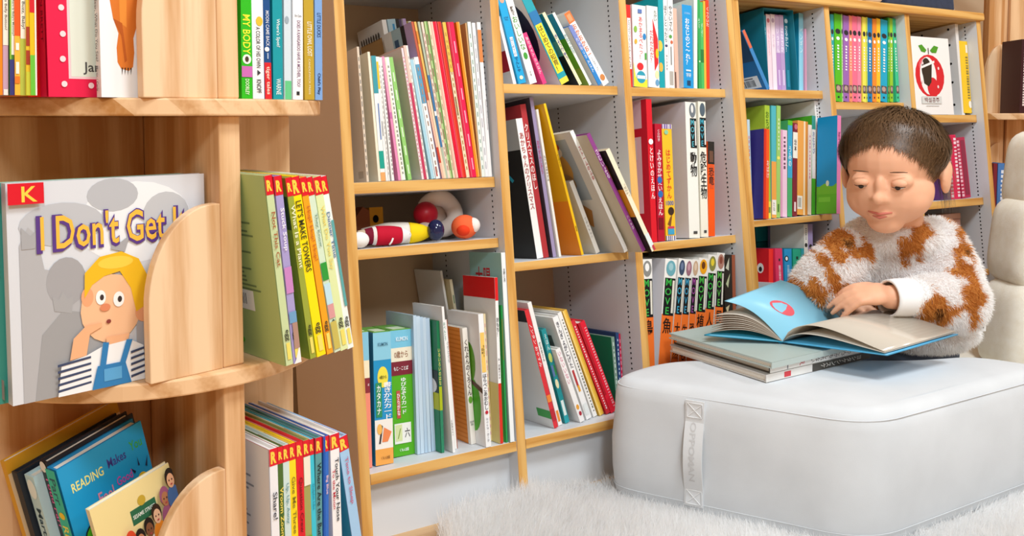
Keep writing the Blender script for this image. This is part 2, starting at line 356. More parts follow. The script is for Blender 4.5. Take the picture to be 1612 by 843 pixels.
for reg, cnt in (((.100,.66,-.42,-.016), 7800), ((.62,1.25,-.75,-.42), 4200), ((.100,1.7,-1.1,-.42), 2500)):
    for _ in range(cnt):
        x, y = rnd.uniform(reg[0],reg[1]), rnd.uniform(reg[2],reg[3])
        if inpoly((x,y), RB) and not inpoly((x,y), ottp): tuft(x, y, 14)
def fibre(name, h, tr=.35):
    m, nt, bb = nodemat(name, .9, .05); bb.inputs['Base Color'].default_value = lin(h); N = nt.nodes
    t = N.new('ShaderNodeBsdfTranslucent'); t.inputs[0].default_value = lin(h); x = N.new('ShaderNodeMixShader'); x.inputs[0].default_value = tr
    nt.links.new(bb.outputs[0], x.inputs[1]); nt.links.new(t.outputs[0], x.inputs[2]); nt.links.new(x.outputs[0], N['Material Output'].inputs[0]); return m
RUGM = fibre('rug_fibre', 'FFFFFF', .5)
blades(roots, [RUGM], 'pile', rug)
# ================================================================ cream padded chair
CREAM = fabric('chair_cover', 'F6F1E4', 'EEE6D4', 40, .4, 500)
chair = empty('padded_chair', CAM+RT*1.25+FWH*2.0-Vector((0,0,CAM.z)), 'cream padded floor chair with segmented back at right edge', 'chair')
def pad(name, X, D, z, sx, sy, sz, tilt=0, yaw=0, parent=None, m=None):
    bm = bmesh.new(); bmesh.ops.create_cube(bm, size=1.0)
    bmesh.ops.subdivide_edges(bm, edges=bm.edges[:], cuts=7, use_grid_fill=True); k = MB(); vs = []
    M = Matrix.Rotation(yaw,4,'Z') @ Matrix.Rotation(tilt,4,'Y'); pw = 6.0
    for v in bm.verts:
        q = Vector((v.co.x*2, v.co.y*2, v.co.z*2)); l = (abs(q.x)**pw+abs(q.y)**pw+abs(q.z)**pw)**(1/pw); q = q/l
        q = Vector((q.x*sx/2, q.y*sy/2, q.z*sz/2)); q = M @ q; w = CAM+RT*(X+q.x)+FWH*(D+q.y); vs.append((w.x, w.y, z+q.z))
    k.add(vs, [[v.index for v in f.verts] for f in bm.faces], m or CREAM, True); bm.free()
    o = k.build(name, parent, sub=1)
    if parent is not None: o.matrix_parent_inverse = parent.matrix_world.inverted()
    return o
bpy.context.view_layer.update()
pad('back_pad', 1.335, 1.95, .535, .46, .17, .205, .10, 0, chair)
pad('back_pad', 1.300, 1.93, .385, .46, .19, .215, .10, 0, chair)
pad('back_pad', 1.275, 1.91, .205, .46, .20, .225, .08, 0, chair)
k = MB(); k.box((1.07,-.245,.005), (1.64,-.045,.035), mat('CFC4AE', .8)); o = k.build('base_frame', chair, bevel=.01); o.matrix_parent_inverse = chair.matrix_world.inverted()
k = MB(); k.box((1.06,-.250,.036), (1.66,-.040,.135), CREAM); o = k.build('seat_pad', chair, bevel=.04, seg=5); o.matrix_parent_inverse = chair.matrix_world.inverted()
# ================================================================ books on the cushion, open book
def flat(C, heading, t, w, l, col, deco, lab, z):
    """book lying flat: spine faces -ey; C is the front left corner of the spine, heading the direction of the spine"""
    ez = Vector((math.cos(heading), math.sin(heading), 0)); ey = Vector((-ez.y, ez.x, 0)); ex = Vector((0,0,1)).cross(Vector((0,0,0))) if 0 else ey.cross(ez)
    # thickness axis must point up: use ex = ey x ez ; when it points down start from the upper corner
    o = Vector((C[0],C[1],z)) if ex.z > 0 else Vector((C[0],C[1],z+t))
    return book(frame(o, ex, ey, ez), t, l, w, col, deco, lab, 'books stacked on the white cushion')
H1 = math.radians(1.0)
GR = '8E8A84'
flat((.645,-.233), H1, .0135, .238, .285, 'C9C6C0', [('b','r','E8E6E2',0,0,1,.42),('b','r','4E4A44',0,.42,1,1),('b','r','D8404A',.15,.16,.85,.22),('b','t','DDD8D0','ヨシタケシンスケ',.2,.5,.8,.9,'v'),('s','r','B8B6B2',0,0,1,1)], 'grey book with black and white spine, lowest of the stack on the cushion', .2250)
flat((.655,-.232), H1, .0125, .236, .272, '5A564E', [('b','r','F0EFEC',0,0,1,1),('b','t','4A4A50','りんごかもしれない',.2,.35,.8,.85,'v'),('b','t','C83A4A','え',.2,.28,.8,.33,'v'),('b','r','8A8A90',.1,.16,.9,.17)], 'dark book with white lettered spine, middle of the stack on the cushion', .2388)
flat((.645,-.245), H1+.02, .0105, .248, .262, 'B4C2BE', [('s','r','AFBEB9',0,0,1,1)], 'grey-green covered book, topmost closed book of the stack', .2516)
ob = empty('open_picture_book', (.755,-.17,.2625), 'open picture book with blue cover and glossy pages in front of the child', 'book', None)
bpy.context.view_layer.update(); OBI = Matrix.Translation((-.755,-.17*-1,-.2625))
S0, S1 = Vector((.755,-.172,.268)), Vector((.955,-.158,.268))
def sheet(mb, m, o0, o1, f, n=14, th=.0006):
    """curved leaf from spine S0-S1 to the outer corners o0,o1 ; f(u) height profile"""
    vs = []
    for i in range(n+1):
        u = i/n
        for s, o in ((S0,o0),(S1,o1)):
            p = s.lerp(o, u); vs.append(p+Vector((0,0,f(u))))
    vs2 = [v-Vector((0,0,th)) for v in vs]; N = len(vs)
    fs = [(2*i,2*i+1,2*i+3,2*i+2) for i in range(n)]+[(N+2*i,N+2*i+2,N+2*i+3,N+2*i+1) for i in range(n)]
    fs += [(2*i,2*i+2,N+2*i+2,N+2*i) for i in range(n)]+[(2*i+1,N+2*i+1,N+2*i+3,2*i+3) for i in range(n)]+[(2*n,2*n+1,N+2*n+1,N+2*n),(0,N,N+1,1)]
    mb.add([(v.x-.755, v.y+.17, v.z-.2625) for v in vs+vs2], fs, m, True)
BLUE = mat('4FA9D6', .35); GLOSS = mat('CFC6B8', .16, .6)
R0, R1 = Vector((.815,-.345,.276)), Vector((1.015,-.348,.286)); L0, L1 = Vector((.640,-.088,.279)), Vector((.850,-.07,.285))
k = MB(); sheet(k, BLUE, R0, R1, lambda u: -.001*u, th=.0022); k.build('cover', ob)
k = MB(); sheet(k, mat('2C93B4', .4), L0, L1, lambda u: -.001*u, th=.0022); k.build('cover', ob)
k = MB(); vs = []
for i in range(9):
    a = -math.pi/2+math.pi*i/8
    for s in (S0, S1): vs.append((s.x-.755+.010*math.sin(a)*-.45, s.y+.17+.010*math.sin(a)*.9, -.0005+.005-.005*math.cos(a)))
k.add(vs, [(2*i,2*i+2,2*i+3,2*i+1) for i in range(8)], BLUE, True); k.build('spine', ob)
k = MB(); sheet(k, GLOSS, R0+Vector((-.002,.003,.003)), R1+Vector((-.004,.003,.003)), lambda u: .036*math.sin(math.pi*min(1,u**.62))*(1-.2*u)+.001, 20, .0008); k.build('page_block', ob)
k = MB(); sheet(k, mat('C9C4BA', .5), R0+Vector((-.002,.003,.0015)), R1+Vector((-.004,.003,.0015)), lambda u: .020*math.sin(math.pi*min(1,u**.6))*(1-.3*u)+.0005, 20, .0008); k.build('page', ob)
for i in range(8):
    t = i/8; k = MB(); o0 = L0+Vector((.012+.004*t,-.006,.004+.034*t)); o1 = L1+Vector((.004,-.006,.006+.036*t))
    sheet(k, mat('BDB2A4' if i % 2 else 'A8998A', .45), o0, o1, lambda u, t=t: .012*math.sin(math.pi*u)*(1+.8*t), 14, .0007); k.build('page', ob)
k = MB(); o0 = L0+Vector((.03,-.02,.062)); o1 = L1+Vector((-.01,-.02,.075)); sheet(k, mat('8CCBE4', .3), o0, o1, lambda u: .016*math.sin(math.pi*u), 16, .0006)
lf = k.build('page', ob); lf['label'] = 'pale blue lifted page with a red oval'
k = MB(); vs = []
for i in range(24):
    a = 2*math.pi*i/24; u = .45+.16*math.cos(a); v = .40+.12*math.sin(a); p = S0.lerp(o0,u).lerp(S1.lerp(o1,u), v)+Vector((0,0,.016*math.sin(math.pi*u)+.0006)); vs.append((p.x-.755,p.y+.17,p.z-.2625))
k.add(vs, [list(range(24))], mat('DB5A66', .4)); k.build('printed_oval', lf)
# ================================================================ toys on the open shelf
def CP(x, y, z): return CASE @ Vector((x,y,z))
SH = .3962
G = 'soft toys on the open shelf'
def toy(name, x, y, z, lab): return empty(name, CASE @ Matrix.Translation((x,y,z)), lab, 'toy', G)
PL = lambda h: mat(h, .75, .15)
t = toy('plush_ball', .243, .055, SH, 'orange and white rounded soft toy at the right end of toy shelf')
k = MB(); k.ball((0,0,.0215), (.0245,.022,.0215), PL('F0693C')); k.build('body', t); k = MB(); k.ball((.012,-.010,.0235), (.0125,.0135,.0135), PL('F3E9E2')); k.build('patch', t); k = MB(); k.ball((-.008,-.010,.017), (.0135,.0130,.0115), PL('E8401E')); k.build('patch', t)
t = toy('plush_ring', .226, .125, SH, 'white curled soft toy holding a red ball on the toy shelf')
k = MB(); k.tube([(.036*math.cos(a), .004*math.sin(3*a), .0465+.030*math.sin(a)) for a in [(-2.2+.25*i) for i in range(20)]], [.008+.0075*min(1,i/4,(19-i)/4) for i in range(20)], PL('E9DED4'), 12); k.build('body', t)
k = MB(); k.ball((0,.02,.046), (.036,.012,.033), PL('D9C6BA')); k.build('backing', t)
t = toy('red_ball', .195, .11, SH, 'glossy dark red ball in front of the white curled toy'); k = MB(); k.ball((0,0,.048), .0225, mat('B4122A', .4)); k.build('body', t); k = MB(); k.ball((-.008,-.012,.022), (.018,.011,.012), PL('E4D0C8')); k.build('rest', t)
t = toy('navy_ball', .186, .055, SH, 'small navy blue glossy ball beside the yellow tip'); k = MB(); k.ball((0,0,.0195), (.0150,.0150,.0185), mat('121C46', .12, .6)); k.build('body', t)
def bullet(t, a, b, r0, cols, parts):
    a, b = Vector(a), Vector(b)
    for i, (u0, u1, c) in enumerate(cols):
        k = MB(); n = 12; pts = [a.lerp(b, u0+(u1-u0)*j/n) for j in range(n+1)]
        rr = [max(.0006, r0*math.sqrt(max(0, 1-((2*(u0+(u1-u0)*j/n)-1) if u0+(u1-u0)*j/n > .5 else 0)**2.2))*(.55+.45*min(1,(u0+(u1-u0)*j/n)/.35))) for j in range(n+1)]
        k.tube(pts, rr, PL(c), 16); k.build(parts[i], t)
t = toy('plush_rocket', .12, .085, SH, 'white plush rocket with a yellow tip behind the red one'); bullet(t, (-.055,.012,.020), (.064,-.018,.016), .0195, ((0,.66,'E6DFD4'),(.66,1,'F3CE16')), ('body','tip'))
t = toy('plush_rocket', .092, .045, SH, 'red plush rocket with a white nose at the shelf front'); bullet(t, (-.052,.008,.019), (.040,-.004,.015), .0165, ((0,.12,'C9B49A'),(.12,.26,'7A1830'),(.26,.32,'E9E2DC'),(.32,.80,'BE1430'),(.80,1,'E9E8E6')), ('tail','band','band','body','nose')); k = MB(); k.ball((.034,-.0085,.0165), .0022, HOLE); k.build('eye', t); k = MB(); k.tube([(.0,-.018,.012),(-.004,-.020,.006),(-.008,-.020,.002)], .0016, PL('E9E8E6'), 6); k.build('tag', t)
t = toy('plush_egg', .0345, .030, SH, 'white oval soft toy at the left end of toy shelf'); k = MB(); k.ball((0,0,.0135), (.016,.012,.0132), PL('F0EEEA')); k.build('body', t)
t = toy('toy_house', .108, .16, SH, 'wooden toy house with an orange front at back of toy shelf')
k = MB(); k.add([(x,y,z) for y in (0,.03) for x, z in ((-.03,0),(.0,0),(.0,.060),(-.012,.068),(-.03,.046))], [(0,1,2,3,4),(9,8,7,6,5)]+[(i,i+5,(i+1)%5+5,(i+1)%5) for i in range(5)], PL('9A5A3C')); k.build('body', t)
k = MB(); k.box((.0,.0,0), (.026,.03,.066), PL('E0A02E')); k.build('front', t); k = MB(); k.ball((.011,-.001,.045), (.0055,.002,.007), HOLE); k.build('hole', t)
# ================================================================ slipcase, cow figure, apple book, perforated panel, boxes
t = empty('slipcase', CASE @ Matrix.Translation((1.0215,.035,.6696)), 'teal slipcase holding six lavender and pink books', 'box')
TE = mat('1C7C90', .45)
part('side_wall', t, (0,0,0), (.0015,.145,.186), TE, 0); part('side_wall', t, (.0965,0,0), (.098,.145,.186), TE, 0); part('top_wall', t, (.0016,0,.1845), (.0964,.145,.186), TE, 0); part('back_wall', t, (.0016,.143,0), (.0964,.145,.1844), TE, 0)
t = empty('cow_figure', CASE @ Matrix.Translation((.985,.235,.6696)), 'black and white horned toy cow standing at the back of upper shelf', 'toy')
k = MB(); k.ball((0,0,.075), (.030,.025,.075), PL('CFC8C2')); k.build('body', t); k = MB(); k.ball((.03,-.02,.155), (.020,.018,.020), PL('2A2422')); k.build('head', t)
k = MB(); k.ball((.034,-.036,.147), (.010,.006,.007), PL('D8CEC4')); k.build('muzzle', t)
for s in (-1, 1): k = MB(); k.tube([(.03+s*.010,-.02,.170),(.03+s*.015,-.02,.185),(.03+s*.012,-.022,.199)], [.004,.003,.0006], PL('D8CEC0'), 8); k.build('horn', t)
for s in (-1, 1): k = MB(); k.ball((.03+s*.024,-.02,.158), (.010,.003,.005), PL('B8ACA4')); k.build('ear', t)
ap = [('f','r','F4F2F0',0,0,1,1),('f','e','D8202C',.5,.50,.335,.275),('f','e','E8606A',.42,.63,.16,.10),('f','e','F4F2F0',.46,.50,.19,.245),('f','e','D8202C',.55,.35,.13,.13),
      ('f','e','33271F',.43,.58,.115,.15),('f','p','33271F',[(.32,.60),(.56,.66),(.52,.42),(.45,.36),(.35,.40)]),('f','p','F4F2F0',[(.31,.62),(.62,.70),(.62,.67),(.31,.59)]),
      ('f','p','4E9A22',[(.46,.83),(.36,.90),(.28,.885),(.34,.81),(.42,.80)]),('f','p','4E9A22',[(.54,.83),(.64,.895),(.74,.88),(.68,.80),(.58,.80)]),('f','r','4A3A2A',.492,.78,.508,.86),
      ('f','e','F0D8D8',.30,.42,.02,.02),('f','e','F0D8D8',.70,.60,.02,.02),('f','e','F0D8D8',.34,.66,.02,.02),('f','e','F0D8D8',.66,.36,.02,.02),
      ('f','r','D9DAD8',.26,.14,.72,.235),('f','t','7A4A48','백설공주',.32,.155,.66,.22,'h'),('f','r','C8C8C8',.35,.11,.65,.118)]
book(CASE @ frame((1.507,.034,.6136), (0,-1,0), (1,0,0), (0,0,1)), .014, .199, .182, 'F2F0EE', ap, 'white book with a red apple and green leaves on its cover', None)
t = empty('perforated_panel', CASE @ frame((1.742,.03,.6136), (1,0,0), (0,1,0), (0,0,1)) @ Matrix.Rotation(math.radians(-3),4,'Z') @ Matrix.Translation((0,0,0)), 'white drilled panel with a window behind the apple book', 'panel')
k = MB(); PW = mat('E2E1DF', .4); D0, HH = .23, .243
for a, b in (((0,0,0),(.012,.045,HH)),((0,D0-.05,0),(.012,D0,HH)),((0,.045,.215),(.012,D0-.05,HH)),((0,.045,0),(.012,D0-.05,.17))): k.box(a, b, PW)
k.build('panel_body', t); k = MB(); k.box((.008,.045,.17), (.011,D0-.05,.215), mat('8E7E5E', .7)); k.build('window_back', t)
for y, z in ((.02,.232),(.02,.19),(.02,.14),(.02,.09),(.02,.03),(.10,.231),(.17,.231)):
    k = MB(); k.tube([(-.0008,y,z),(.0,y,z)], .0032, HOLE, 10); k.build('screw_hole', t)
t = empty('storage_box', CASE @ Matrix.Translation((1.40,.0,.8822)), 'navy blue fabric storage box standing on the oak top', 'box')
NV = fabric('navy_canvas', '2E3850', '262F45', 80, .3, 900)
part('box_body', t, (.012,0,0), (.30,.22,.19), NV, .006); part('side_face', t, (.3004,.004,.001), (.3025,.216,.188), mat('DCDDE0', .6), .0008)
part('lid', t, (.008,-.004,.1905), (.307,.226,.205), NV, .004)
t = empty('plush_bear', CASE @ Matrix.Translation((1.375,.02,.8822)), 'white fluffy plush toy lying on the oak top beside navy box', 'toy')
k = MB(); k.ball((0,.03,.028), (.034,.03,.028), PL('F0E8DE')); k.build('body', t); k = MB(); k.ball((.008,-.006,.014), (.028,.018,.0135), PL('F4ECE2')); k.build('paw', t); k = MB(); k.ball((-.02,.02,.062), (.026,.024,.024), PL('F0E8DE')); k.build('head', t)
t = empty('pink_toy', CASE @ Matrix.Translation((1.312,.03,.8822)), 'dusky pink rounded toy at the left on the oak top', 'toy'); k = MB(); k.ball((0,0,.020), (.030,.024,.0195), PL('C87878')); k.build('body', t); k = MB(); k.ball((.004,-.012,.034), (.018,.014,.012), PL('E8B0A8')); k.build('cap', t)
t = empty('storage_box', CASE @ Matrix.Translation((1.134,.052,.2056)), 'teal lidded box on the low shelf behind the child', 'box') if 0 else empty('storage_box', CASE @ Matrix.Translation((1.139,.17,.2056)), 'teal lidded box at the back of the low fourth-column shelf', 'box')
part('box_body', t, (-.045,0,0), (.038,.10,.120), mat('137F88', .5), .002); part('lid', t, (-.047,-.002,.1205), (.040,.102,.160), mat('1B949C', .5), .002)
t = empty('storage_box', CASE @ Matrix.Translation((1.70,.06,.2056)), 'pinkish brown carton on the shelf below the magenta notebooks', 'box')
part('box_body', t, (-.06,0,0), (.045,.12,.135), mat('B98A78', .6), .002); part('lid', t, (-.061,-.001,.1355), (.046,.121,.15), mat('C49A88', .6), .001)
# ================================================================ front-facing books on the tower
UPZ = Vector((0,0,1))
def facing(P, ey, t, h, d, roll, col, deco, lab, name='picture_book', bottom=None):
    """P is the top left front corner of the cover; the cover faces the room"""
    ey = Vector((ey[0],ey[1],0)).normalized(); ex = Vector((ey.y,-ey.x,0)); ey2 = ey*math.cos(roll)+UPZ*math.sin(roll); ez2 = UPZ*math.cos(roll)-ey*math.sin(roll)
    return book(frame(Vector(P)-ex*t-ez2*h, ex, ey2, ez2), t, h, d, col, deco, lab, 'books shown face-on in the pine tower', name)
def OUW(u, w, z): return OT+U*u+W*w+Vector((0,0,z-OT.z))
boy = [('f','r','D9DCE2',0,0,1,1),('f','e','EDEFF2',.62,.78,.3,.2),('f','e','B9BBC0',.50,.92,.13,.08),('f','e','C2C4C8',.78,.80,.13,.12),('f','e','BFC1C6',.25,.80,.2,.10),('f','p','B4B4B7',[(.05,0),(.05,.72),(.09,.80),(.13,.76),(.16,.60),(.30,.56),(.36,.5),(.36,.3),(.3,0)]),('f','e','A6A5A8',.26,.53,.095,.115),('f','p','A0A0A2',[(.10,0),(.14,.30),(.24,.40),(.40,.36),(.46,0)]),
  ('f','p','A8A8AA',[(.20,.40),(.19,.47),(.22,.45),(.24,.49),(.26,.45),(.29,.46),(.28,.38)]),('f','p','A9A9AC',[(.06,.70),(.06,.80),(.10,.76),(.14,.79),(.12,.70)]),('f','p','A4A4A8',[(.70,.40),(.72,.58),(.80,.72),(.86,.70),(.80,.56),(.82,.40)]),('f','p','A8A8AC',[(.48,.66),(.49,.72),(.53,.69),(.58,.72),(.55,.64)]),('f','r','ABA9AC',.60,0,.80,.34),
  ('f','t','5A3A86','I Don\'t Get It',.125,.655,.90,.87,'B'),('f','t','F6BE45','I Don\'t Get It',.145,.68,.885,.855,'h'),
  ('f','e','F3C095',.475,.375,.155,.165),('f','e','EFA87A',.355,.445,.03,.045),('f','e','EFA87A',.64,.335,.045,.05),
  ('f','p','F0BC22',[(.34,.44),(.345,.56),(.42,.63),(.53,.645),(.62,.60),(.67,.50),(.64,.36),(.60,.34),(.575,.46),(.52,.55),(.44,.535),(.38,.50)]),('f','e','F6D04A',.50,.595,.09,.03),
  ('f','e','F8F8F6',.42,.435,.025,.035),('f','e','F8F8F6',.51,.415,.028,.037),('f','e','3A3030',.425,.435,.010,.014),('f','e','3A3030',.515,.415,.011,.015),('f','e','E08A62',.44,.385,.026,.018),('f','e','8A3A34',.455,.315,.012,.010),
  ('f','p','EFB386',[(.44,.24),(.44,.19),(.54,.17),(.56,.24)]),('f','p','EFB386',[(.26,.16),(.28,.26),(.34,.31),(.42,.315),(.42,.295),(.36,.27),(.34,.17)]),
  ('f','p','F2F3F4',[(.20,0),(.22,.15),(.34,.17),(.42,.20),(.56,.21),(.63,.17),(.64,0)])]+[('f','p','3E4A6A',[(.20,.02+.03*i),(.36,.035+.03*i),(.36,.045+.03*i),(.20,.032+.03*i)]) for i in range(5)]+[('f','p','3E4A6A',[(.56,.02+.03*i),(.64,.035+.03*i),(.64,.045+.03*i),(.56,.032+.03*i)]) for i in range(5)]+[
  ('f','p','2E7DB8',[(.36,0),(.39,.11),(.53,.11),(.56,0)]),('f','p','2E7DB8',[(.40,.10),(.42,.22),(.45,.215),(.43,.10)]),('f','p','2E7DB8',[(.50,.10),(.54,.215),(.57,.21),(.53,.10)]),('f','r','5AA4D6',.42,.03,.51,.09),
  ('f','r','DC1428',0,.905,.16,1),('f','t','F6D24A','K',.06,.915,.13,.985,'h'),('b','r','DC1428',0,.905,1,1),('b','t','F6D24A','R',.15,.92,.85,.98,'h'),('b','r','8A8A90',.2,.03,.8,.12),('b','dots','8A8A8E',.5,.6,.85,10)]
facing(OUW(-.2085,-.158,.6192), U, .0115, .2058, .193, 0, 'D4D5D9', boy, 'grey picture book with a blond boy in blue overalls on its cover')
facing(OUW(-.2155,-.144,.6185), U, .0095, .2051, .1975, 0, '3C9A8E', [('b','r','DC1428',0,.9,1,1),('b','t','F6D24A','R',.15,.92,.85,.98,'h'),('b','dots','DDE8E0',.5,.6,.86,9),('b','r','C83A30',0,.03,1,.2)], 'teal-spined reader behind the grey book with the boy')
facing(OUW(-.2225,-.132,.6185), U, .0085, .2051, .1975, 0, 'A8CDB8', [('b','r','DC1428',0,.9,1,1),('b','t','F6D24A','R',.15,.92,.85,.98,'h'),('b','r','B84A40',0,.0,1,.35)], 'pale green reader, hindmost behind the grey book with the boy')
bear = [('f','r','F1F1F3',0,0,1,1),('f','p','D8772A',[(.08,1),(.085,.50),(.12,.38),(.165,.31),(.145,.24),(.15,.17),(.18,.14),(.25,.13),(.29,.15),(.305,.22),(.30,.29),(.34,.36),(.60,.42),(.60,1)]),('f','p','E89038',[(.17,1),(.18,.36),(.24,.34),(.27,1)]),('f','p','B85A1E',[(.12,.38),(.20,.36),(.235,.18),(.215,.17),(.19,.30)])]+[('f','p','3A2A20',[(.185+.026*i,.145),(.197+.026*i,.145),(.187+.026*i,.108)]) for i in range(4)]+[('b','t','4A4A52','Brown Bear, Brown Bear, What Do You See?',.2,.17,.8,.72,'l'),('b','t','4A4A52','Martin / Carle',.3,.03,.7,.15,'l')]
facing(OUW(-.1235,-.166,.9), U, .0105, .2013, .108, 0, 'EDEDF0', bear, 'white picture book with an orange bear paw on its cover')
red = [('f','r','E41A4A',0,0,1,1),('f','r','F2C8CE',.125,.085,1,1),('f','r','DDE2D4',.140,.095,1,1),('f','t','4A4A4A','Jan Brett',.215,.105,.55,.165,'h')]+[('f','e','F6D8DC',u,v,.018,.014) for u, v in ((.095,.55),(.09,.41),(.095,.29),(.09,.175),(.095,.06),(.26,.055))]+[('b','r','C91050',0,0,1,1),('b','t','7A0A38','JAN BRETT',.3,.25,.75,.5,'l')]
facing(OUW(-.166,-.150,.905), U, .016, .2063, .150, 0, 'D8103C', red, 'crimson picture book with white snow dots and framed panel')
facing(OUW(-.1765,-.1335,.905), U, .006, .2063, .16, 0, 'E2100C', [('b','dots','F4F0EC',.3,.05,.95,8)], 'bright red picture book behind the crimson dotted one')
read = [('f','r','1E9AD0',0,0,1,1),('f','t','F4EC8A','READING',.10,.80,.46,.93,'h'),('f','t','3A3A8C','Makes',.52,.83,.74,.93,'h'),('f','t','3FA83A','You',.80,.85,.95,.95,'h'),('f','t','E88AA0','Feel',.34,.68,.52,.78,'h'),('f','t','D84AA8','Good',.57,.71,.76,.81,'h'),
  ('f','e','16202A',.24,.56,.15,.085),('f','e','16202A',.20,.44,.17,.10),('f','e','4FBA1E',.24,.56,.135,.075),('f','e','4FBA1E',.20,.44,.155,.09),('f','r','8A5A2A',.16,.2,.24,.36),('f','e','F2C62A',.86,.68,.07,.055),('f','p','1A2A4A',[(.84,.78),(.85,.83),(.86,.78)]),('f','p','1A2A4A',[(.92,.76),(.97,.81),(.94,.75)]),('f','p','1A2A4A',[(.78,.75),(.75,.79),(.80,.76)]),('b','r','30C0A8',0,0,1,1),('b','t','1A5A6A','Parr',.2,.80,.8,.95,'l'),('b','t','F0E86A','READING',.2,.35,.8,.68,'l'),('b','e','F2D02A',.5,.74,.3,.02)]
EYR = (.897,.4421)
facing((-.4427,-.3042,.3295), EYR, .016, .2045, .098, math.radians(13), '1B86BE', read, 'blue tilted picture book with colourful lettering in the lowest tower bay')
facing((-.4500,-.2900,.334), EYR, .013, .2085, .100, math.radians(13), '22242C', [('b','t','E45AA0','Todd Parr',.25,.62,.8,.92,'l'),('b','e','3FB8A8',.5,.5,.3,.03),('b','e','E8E6E0',.4,.97,.4,.03)], 'black-spined picture book behind the blue tilted one')
facing((-.4616,-.2803,.318), EYR, .016, .191, .10, math.radians(13), 'BFE0EA', [('b','t','2A4A5A','Martin / Carle',.3,.3,.8,.8,'l'),('b','e','E8F4F4',.5,.92,.45,.06),('b','e','E6EEF0',.3,.2,.3,.1)], 'pale blue thick board book at left of the blue tilted book')
facing((-.4735,-.2860,.318), EYR, .008, .197, .10, math.radians(13), 'F2EFE6', [('b','e','F2CE3A',.5,.5,.45,.06),('b','e','F2CE3A',.5,.2,.45,.05)], 'white and yellow spotted picture book beside the pale blue board book') if 0 else None
facing((-.4752,-.2655,.320), EYR, .010, .193, .12, math.radians(13), '1B2430', [('f','r','1D2733',0,0,1,1),('f','p','26394A',[(0,.2),(1,.6),(1,.7),(0,.4)])], 'near-black picture book at far left of the lowest tower bay')
facing((-.4855,-.2550,.330), EYR, .008, .203, .13, math.radians(13), 'D9A02A', [('f','r','E2C49A',0,0,1,.93)], 'mustard-topped picture book, hindmost in the lowest tower bay')
skin = ['E8B088','C98A62','8A5A3E','F0C09A','B87A54']
ppl = [('f','r','EFDC9C',0,0,1,1),('f','r','2E6A4A',.42,.735,.74,.84),('f','t','EFF4EA','SESAME STREET',.44,.755,.72,.82,'h'),('f','e','C8A83A',.58,.87,.05,.035)]
for i, (u, v, hc, bc) in enumerate(((.16,.50,'6A4A2A','5AA0B4'),(.46,.62,'2A2420','C84A3A'),(.58,.66,'2A2420','F2F0EC'),(.70,.72,'3A2A20','E88A2A'),(.84,.80,'A05A7A','A05A7A'),(.95,.90,'2A2420','4A6A9A'),(.86,.62,'C8402A','E8C23A'),(.33,.66,'D84A2A','F0E8D0'))):
    ppl += [('f','e',bc,u,v-.13,.085,.09),('f','e',hc,u,v+.02,.062,.065),('f','e',skin[i%5],u,v-.005,.046,.052),('f','e','3A2A24',u-.018,v,.007,.007),('f','e','3A2A24',u+.018,v,.007,.007),('f','e','B84A4A',u,v-.03,.014,.006)]
ppl += [('f','r','F0EDE4',.42,.0,.80,.36),('f','t','B83A3A',"WE'RE",.46,.24,.76,.34,'h')]
facing((-.416,-.3228,.2895), (.9256,.3785), .007, .164, .090, math.radians(13), 'EFE2B8', ppl, 'cream paperback with a crowd of people in front of the blue book')
# books on the far tower
def fb(X, D, z, t, h, d, col, deco, lab): book(frame(CAM+RT*X+FWH*D+Vector((0,0,z-CAM.z)), RT, FWH, (0,0,1)), t, h, d, col, deco, lab, 'books on the far pine tower')
fb(1.418, 2.49, .6862, .022, .205, .10, '3E1A20', [('b','dots','E8D8D4',.45,.1,.95,24),('b','r','7A2A30',.75,0,1,1)], 'dark maroon book on the far tower at right edge')
fb(1.302, 2.40, .4005, .010, .150, .07, '7A2430', [], 'thin dark red book on the far tower beside white bookcase')
fb(1.314, 2.40, .4005, .024, .150, .07, '4A7AB8', [('b','dots','DDE4F0',.5,.1,.9,10),('b','r','2E4A7A',.7,0,1,1)], 'blue book on the far tower beside the chair back')
# ================================================================ the child
# local frame: x to the right of the view, y away from it, z up, origin on the floor under the camera
CH = Matrix(((RT.x,FWH.x,0,CAM.x),(RT.y,FWH.y,0,CAM.y),(0,0,1,0),(0,0,0,1)))
person = empty('person', CH @ Matrix.Translation((.86,1.88,0)), 'toddler in a white and brown fleece sweater turning pages of a picture book', 'person')
PI_ = Matrix.Translation((-.86,-1.88,0))
def vox(mb, name, parent, size, smooth=6, fac=.5):
    o = mb.build(name, parent, PI_); r = o.modifiers.new('r','REMESH'); r.mode = 'VOXEL'; r.voxel_size = size
    s = o.modifiers.new('s','SMOOTH'); s.iterations = smooth; s.factor = fac
    mats = list(o.data.materials); bake(o); o.data.materials.clear()
    for m in mats: o.data.materials.append(m)
    o.data.polygons.foreach_set('use_smooth', [True]*len(o.data.polygons)); o.data.polygons.foreach_set('material_index', [0]*len(o.data.polygons)); return o
sk, nt, bb = nodemat('skin', .55, .3); bb.inputs['Base Color'].default_value = lin('EBB290'); bb.inputs['Subsurface Weight'].default_value = .12; bb.inputs['Subsurface Radius'].default_value = (.01,.004,.002); bb.inputs['Subsurface Scale'].default_value = .5
HF = Vector((-.60,-.77,-.22)).normalized(); HU = (Vector((0,0,1))-HF*HF.z).normalized(); HL = HU.cross(HF)
HC = Vector((.738,1.722,.580)); HR = Matrix((HL, HF, HU)).transposed()      # columns: child's left, forward, up
def hp(x, y, z): return HC+HL*x+HF*y+HU*z
k = MB()
def el(c, r): k.ball(hp(*c), r, sk, 24, 16, HR)
el((0,-.014,.018), (.088,.100,.085)); el((0,.024,-.040), (.080,.072,.066))
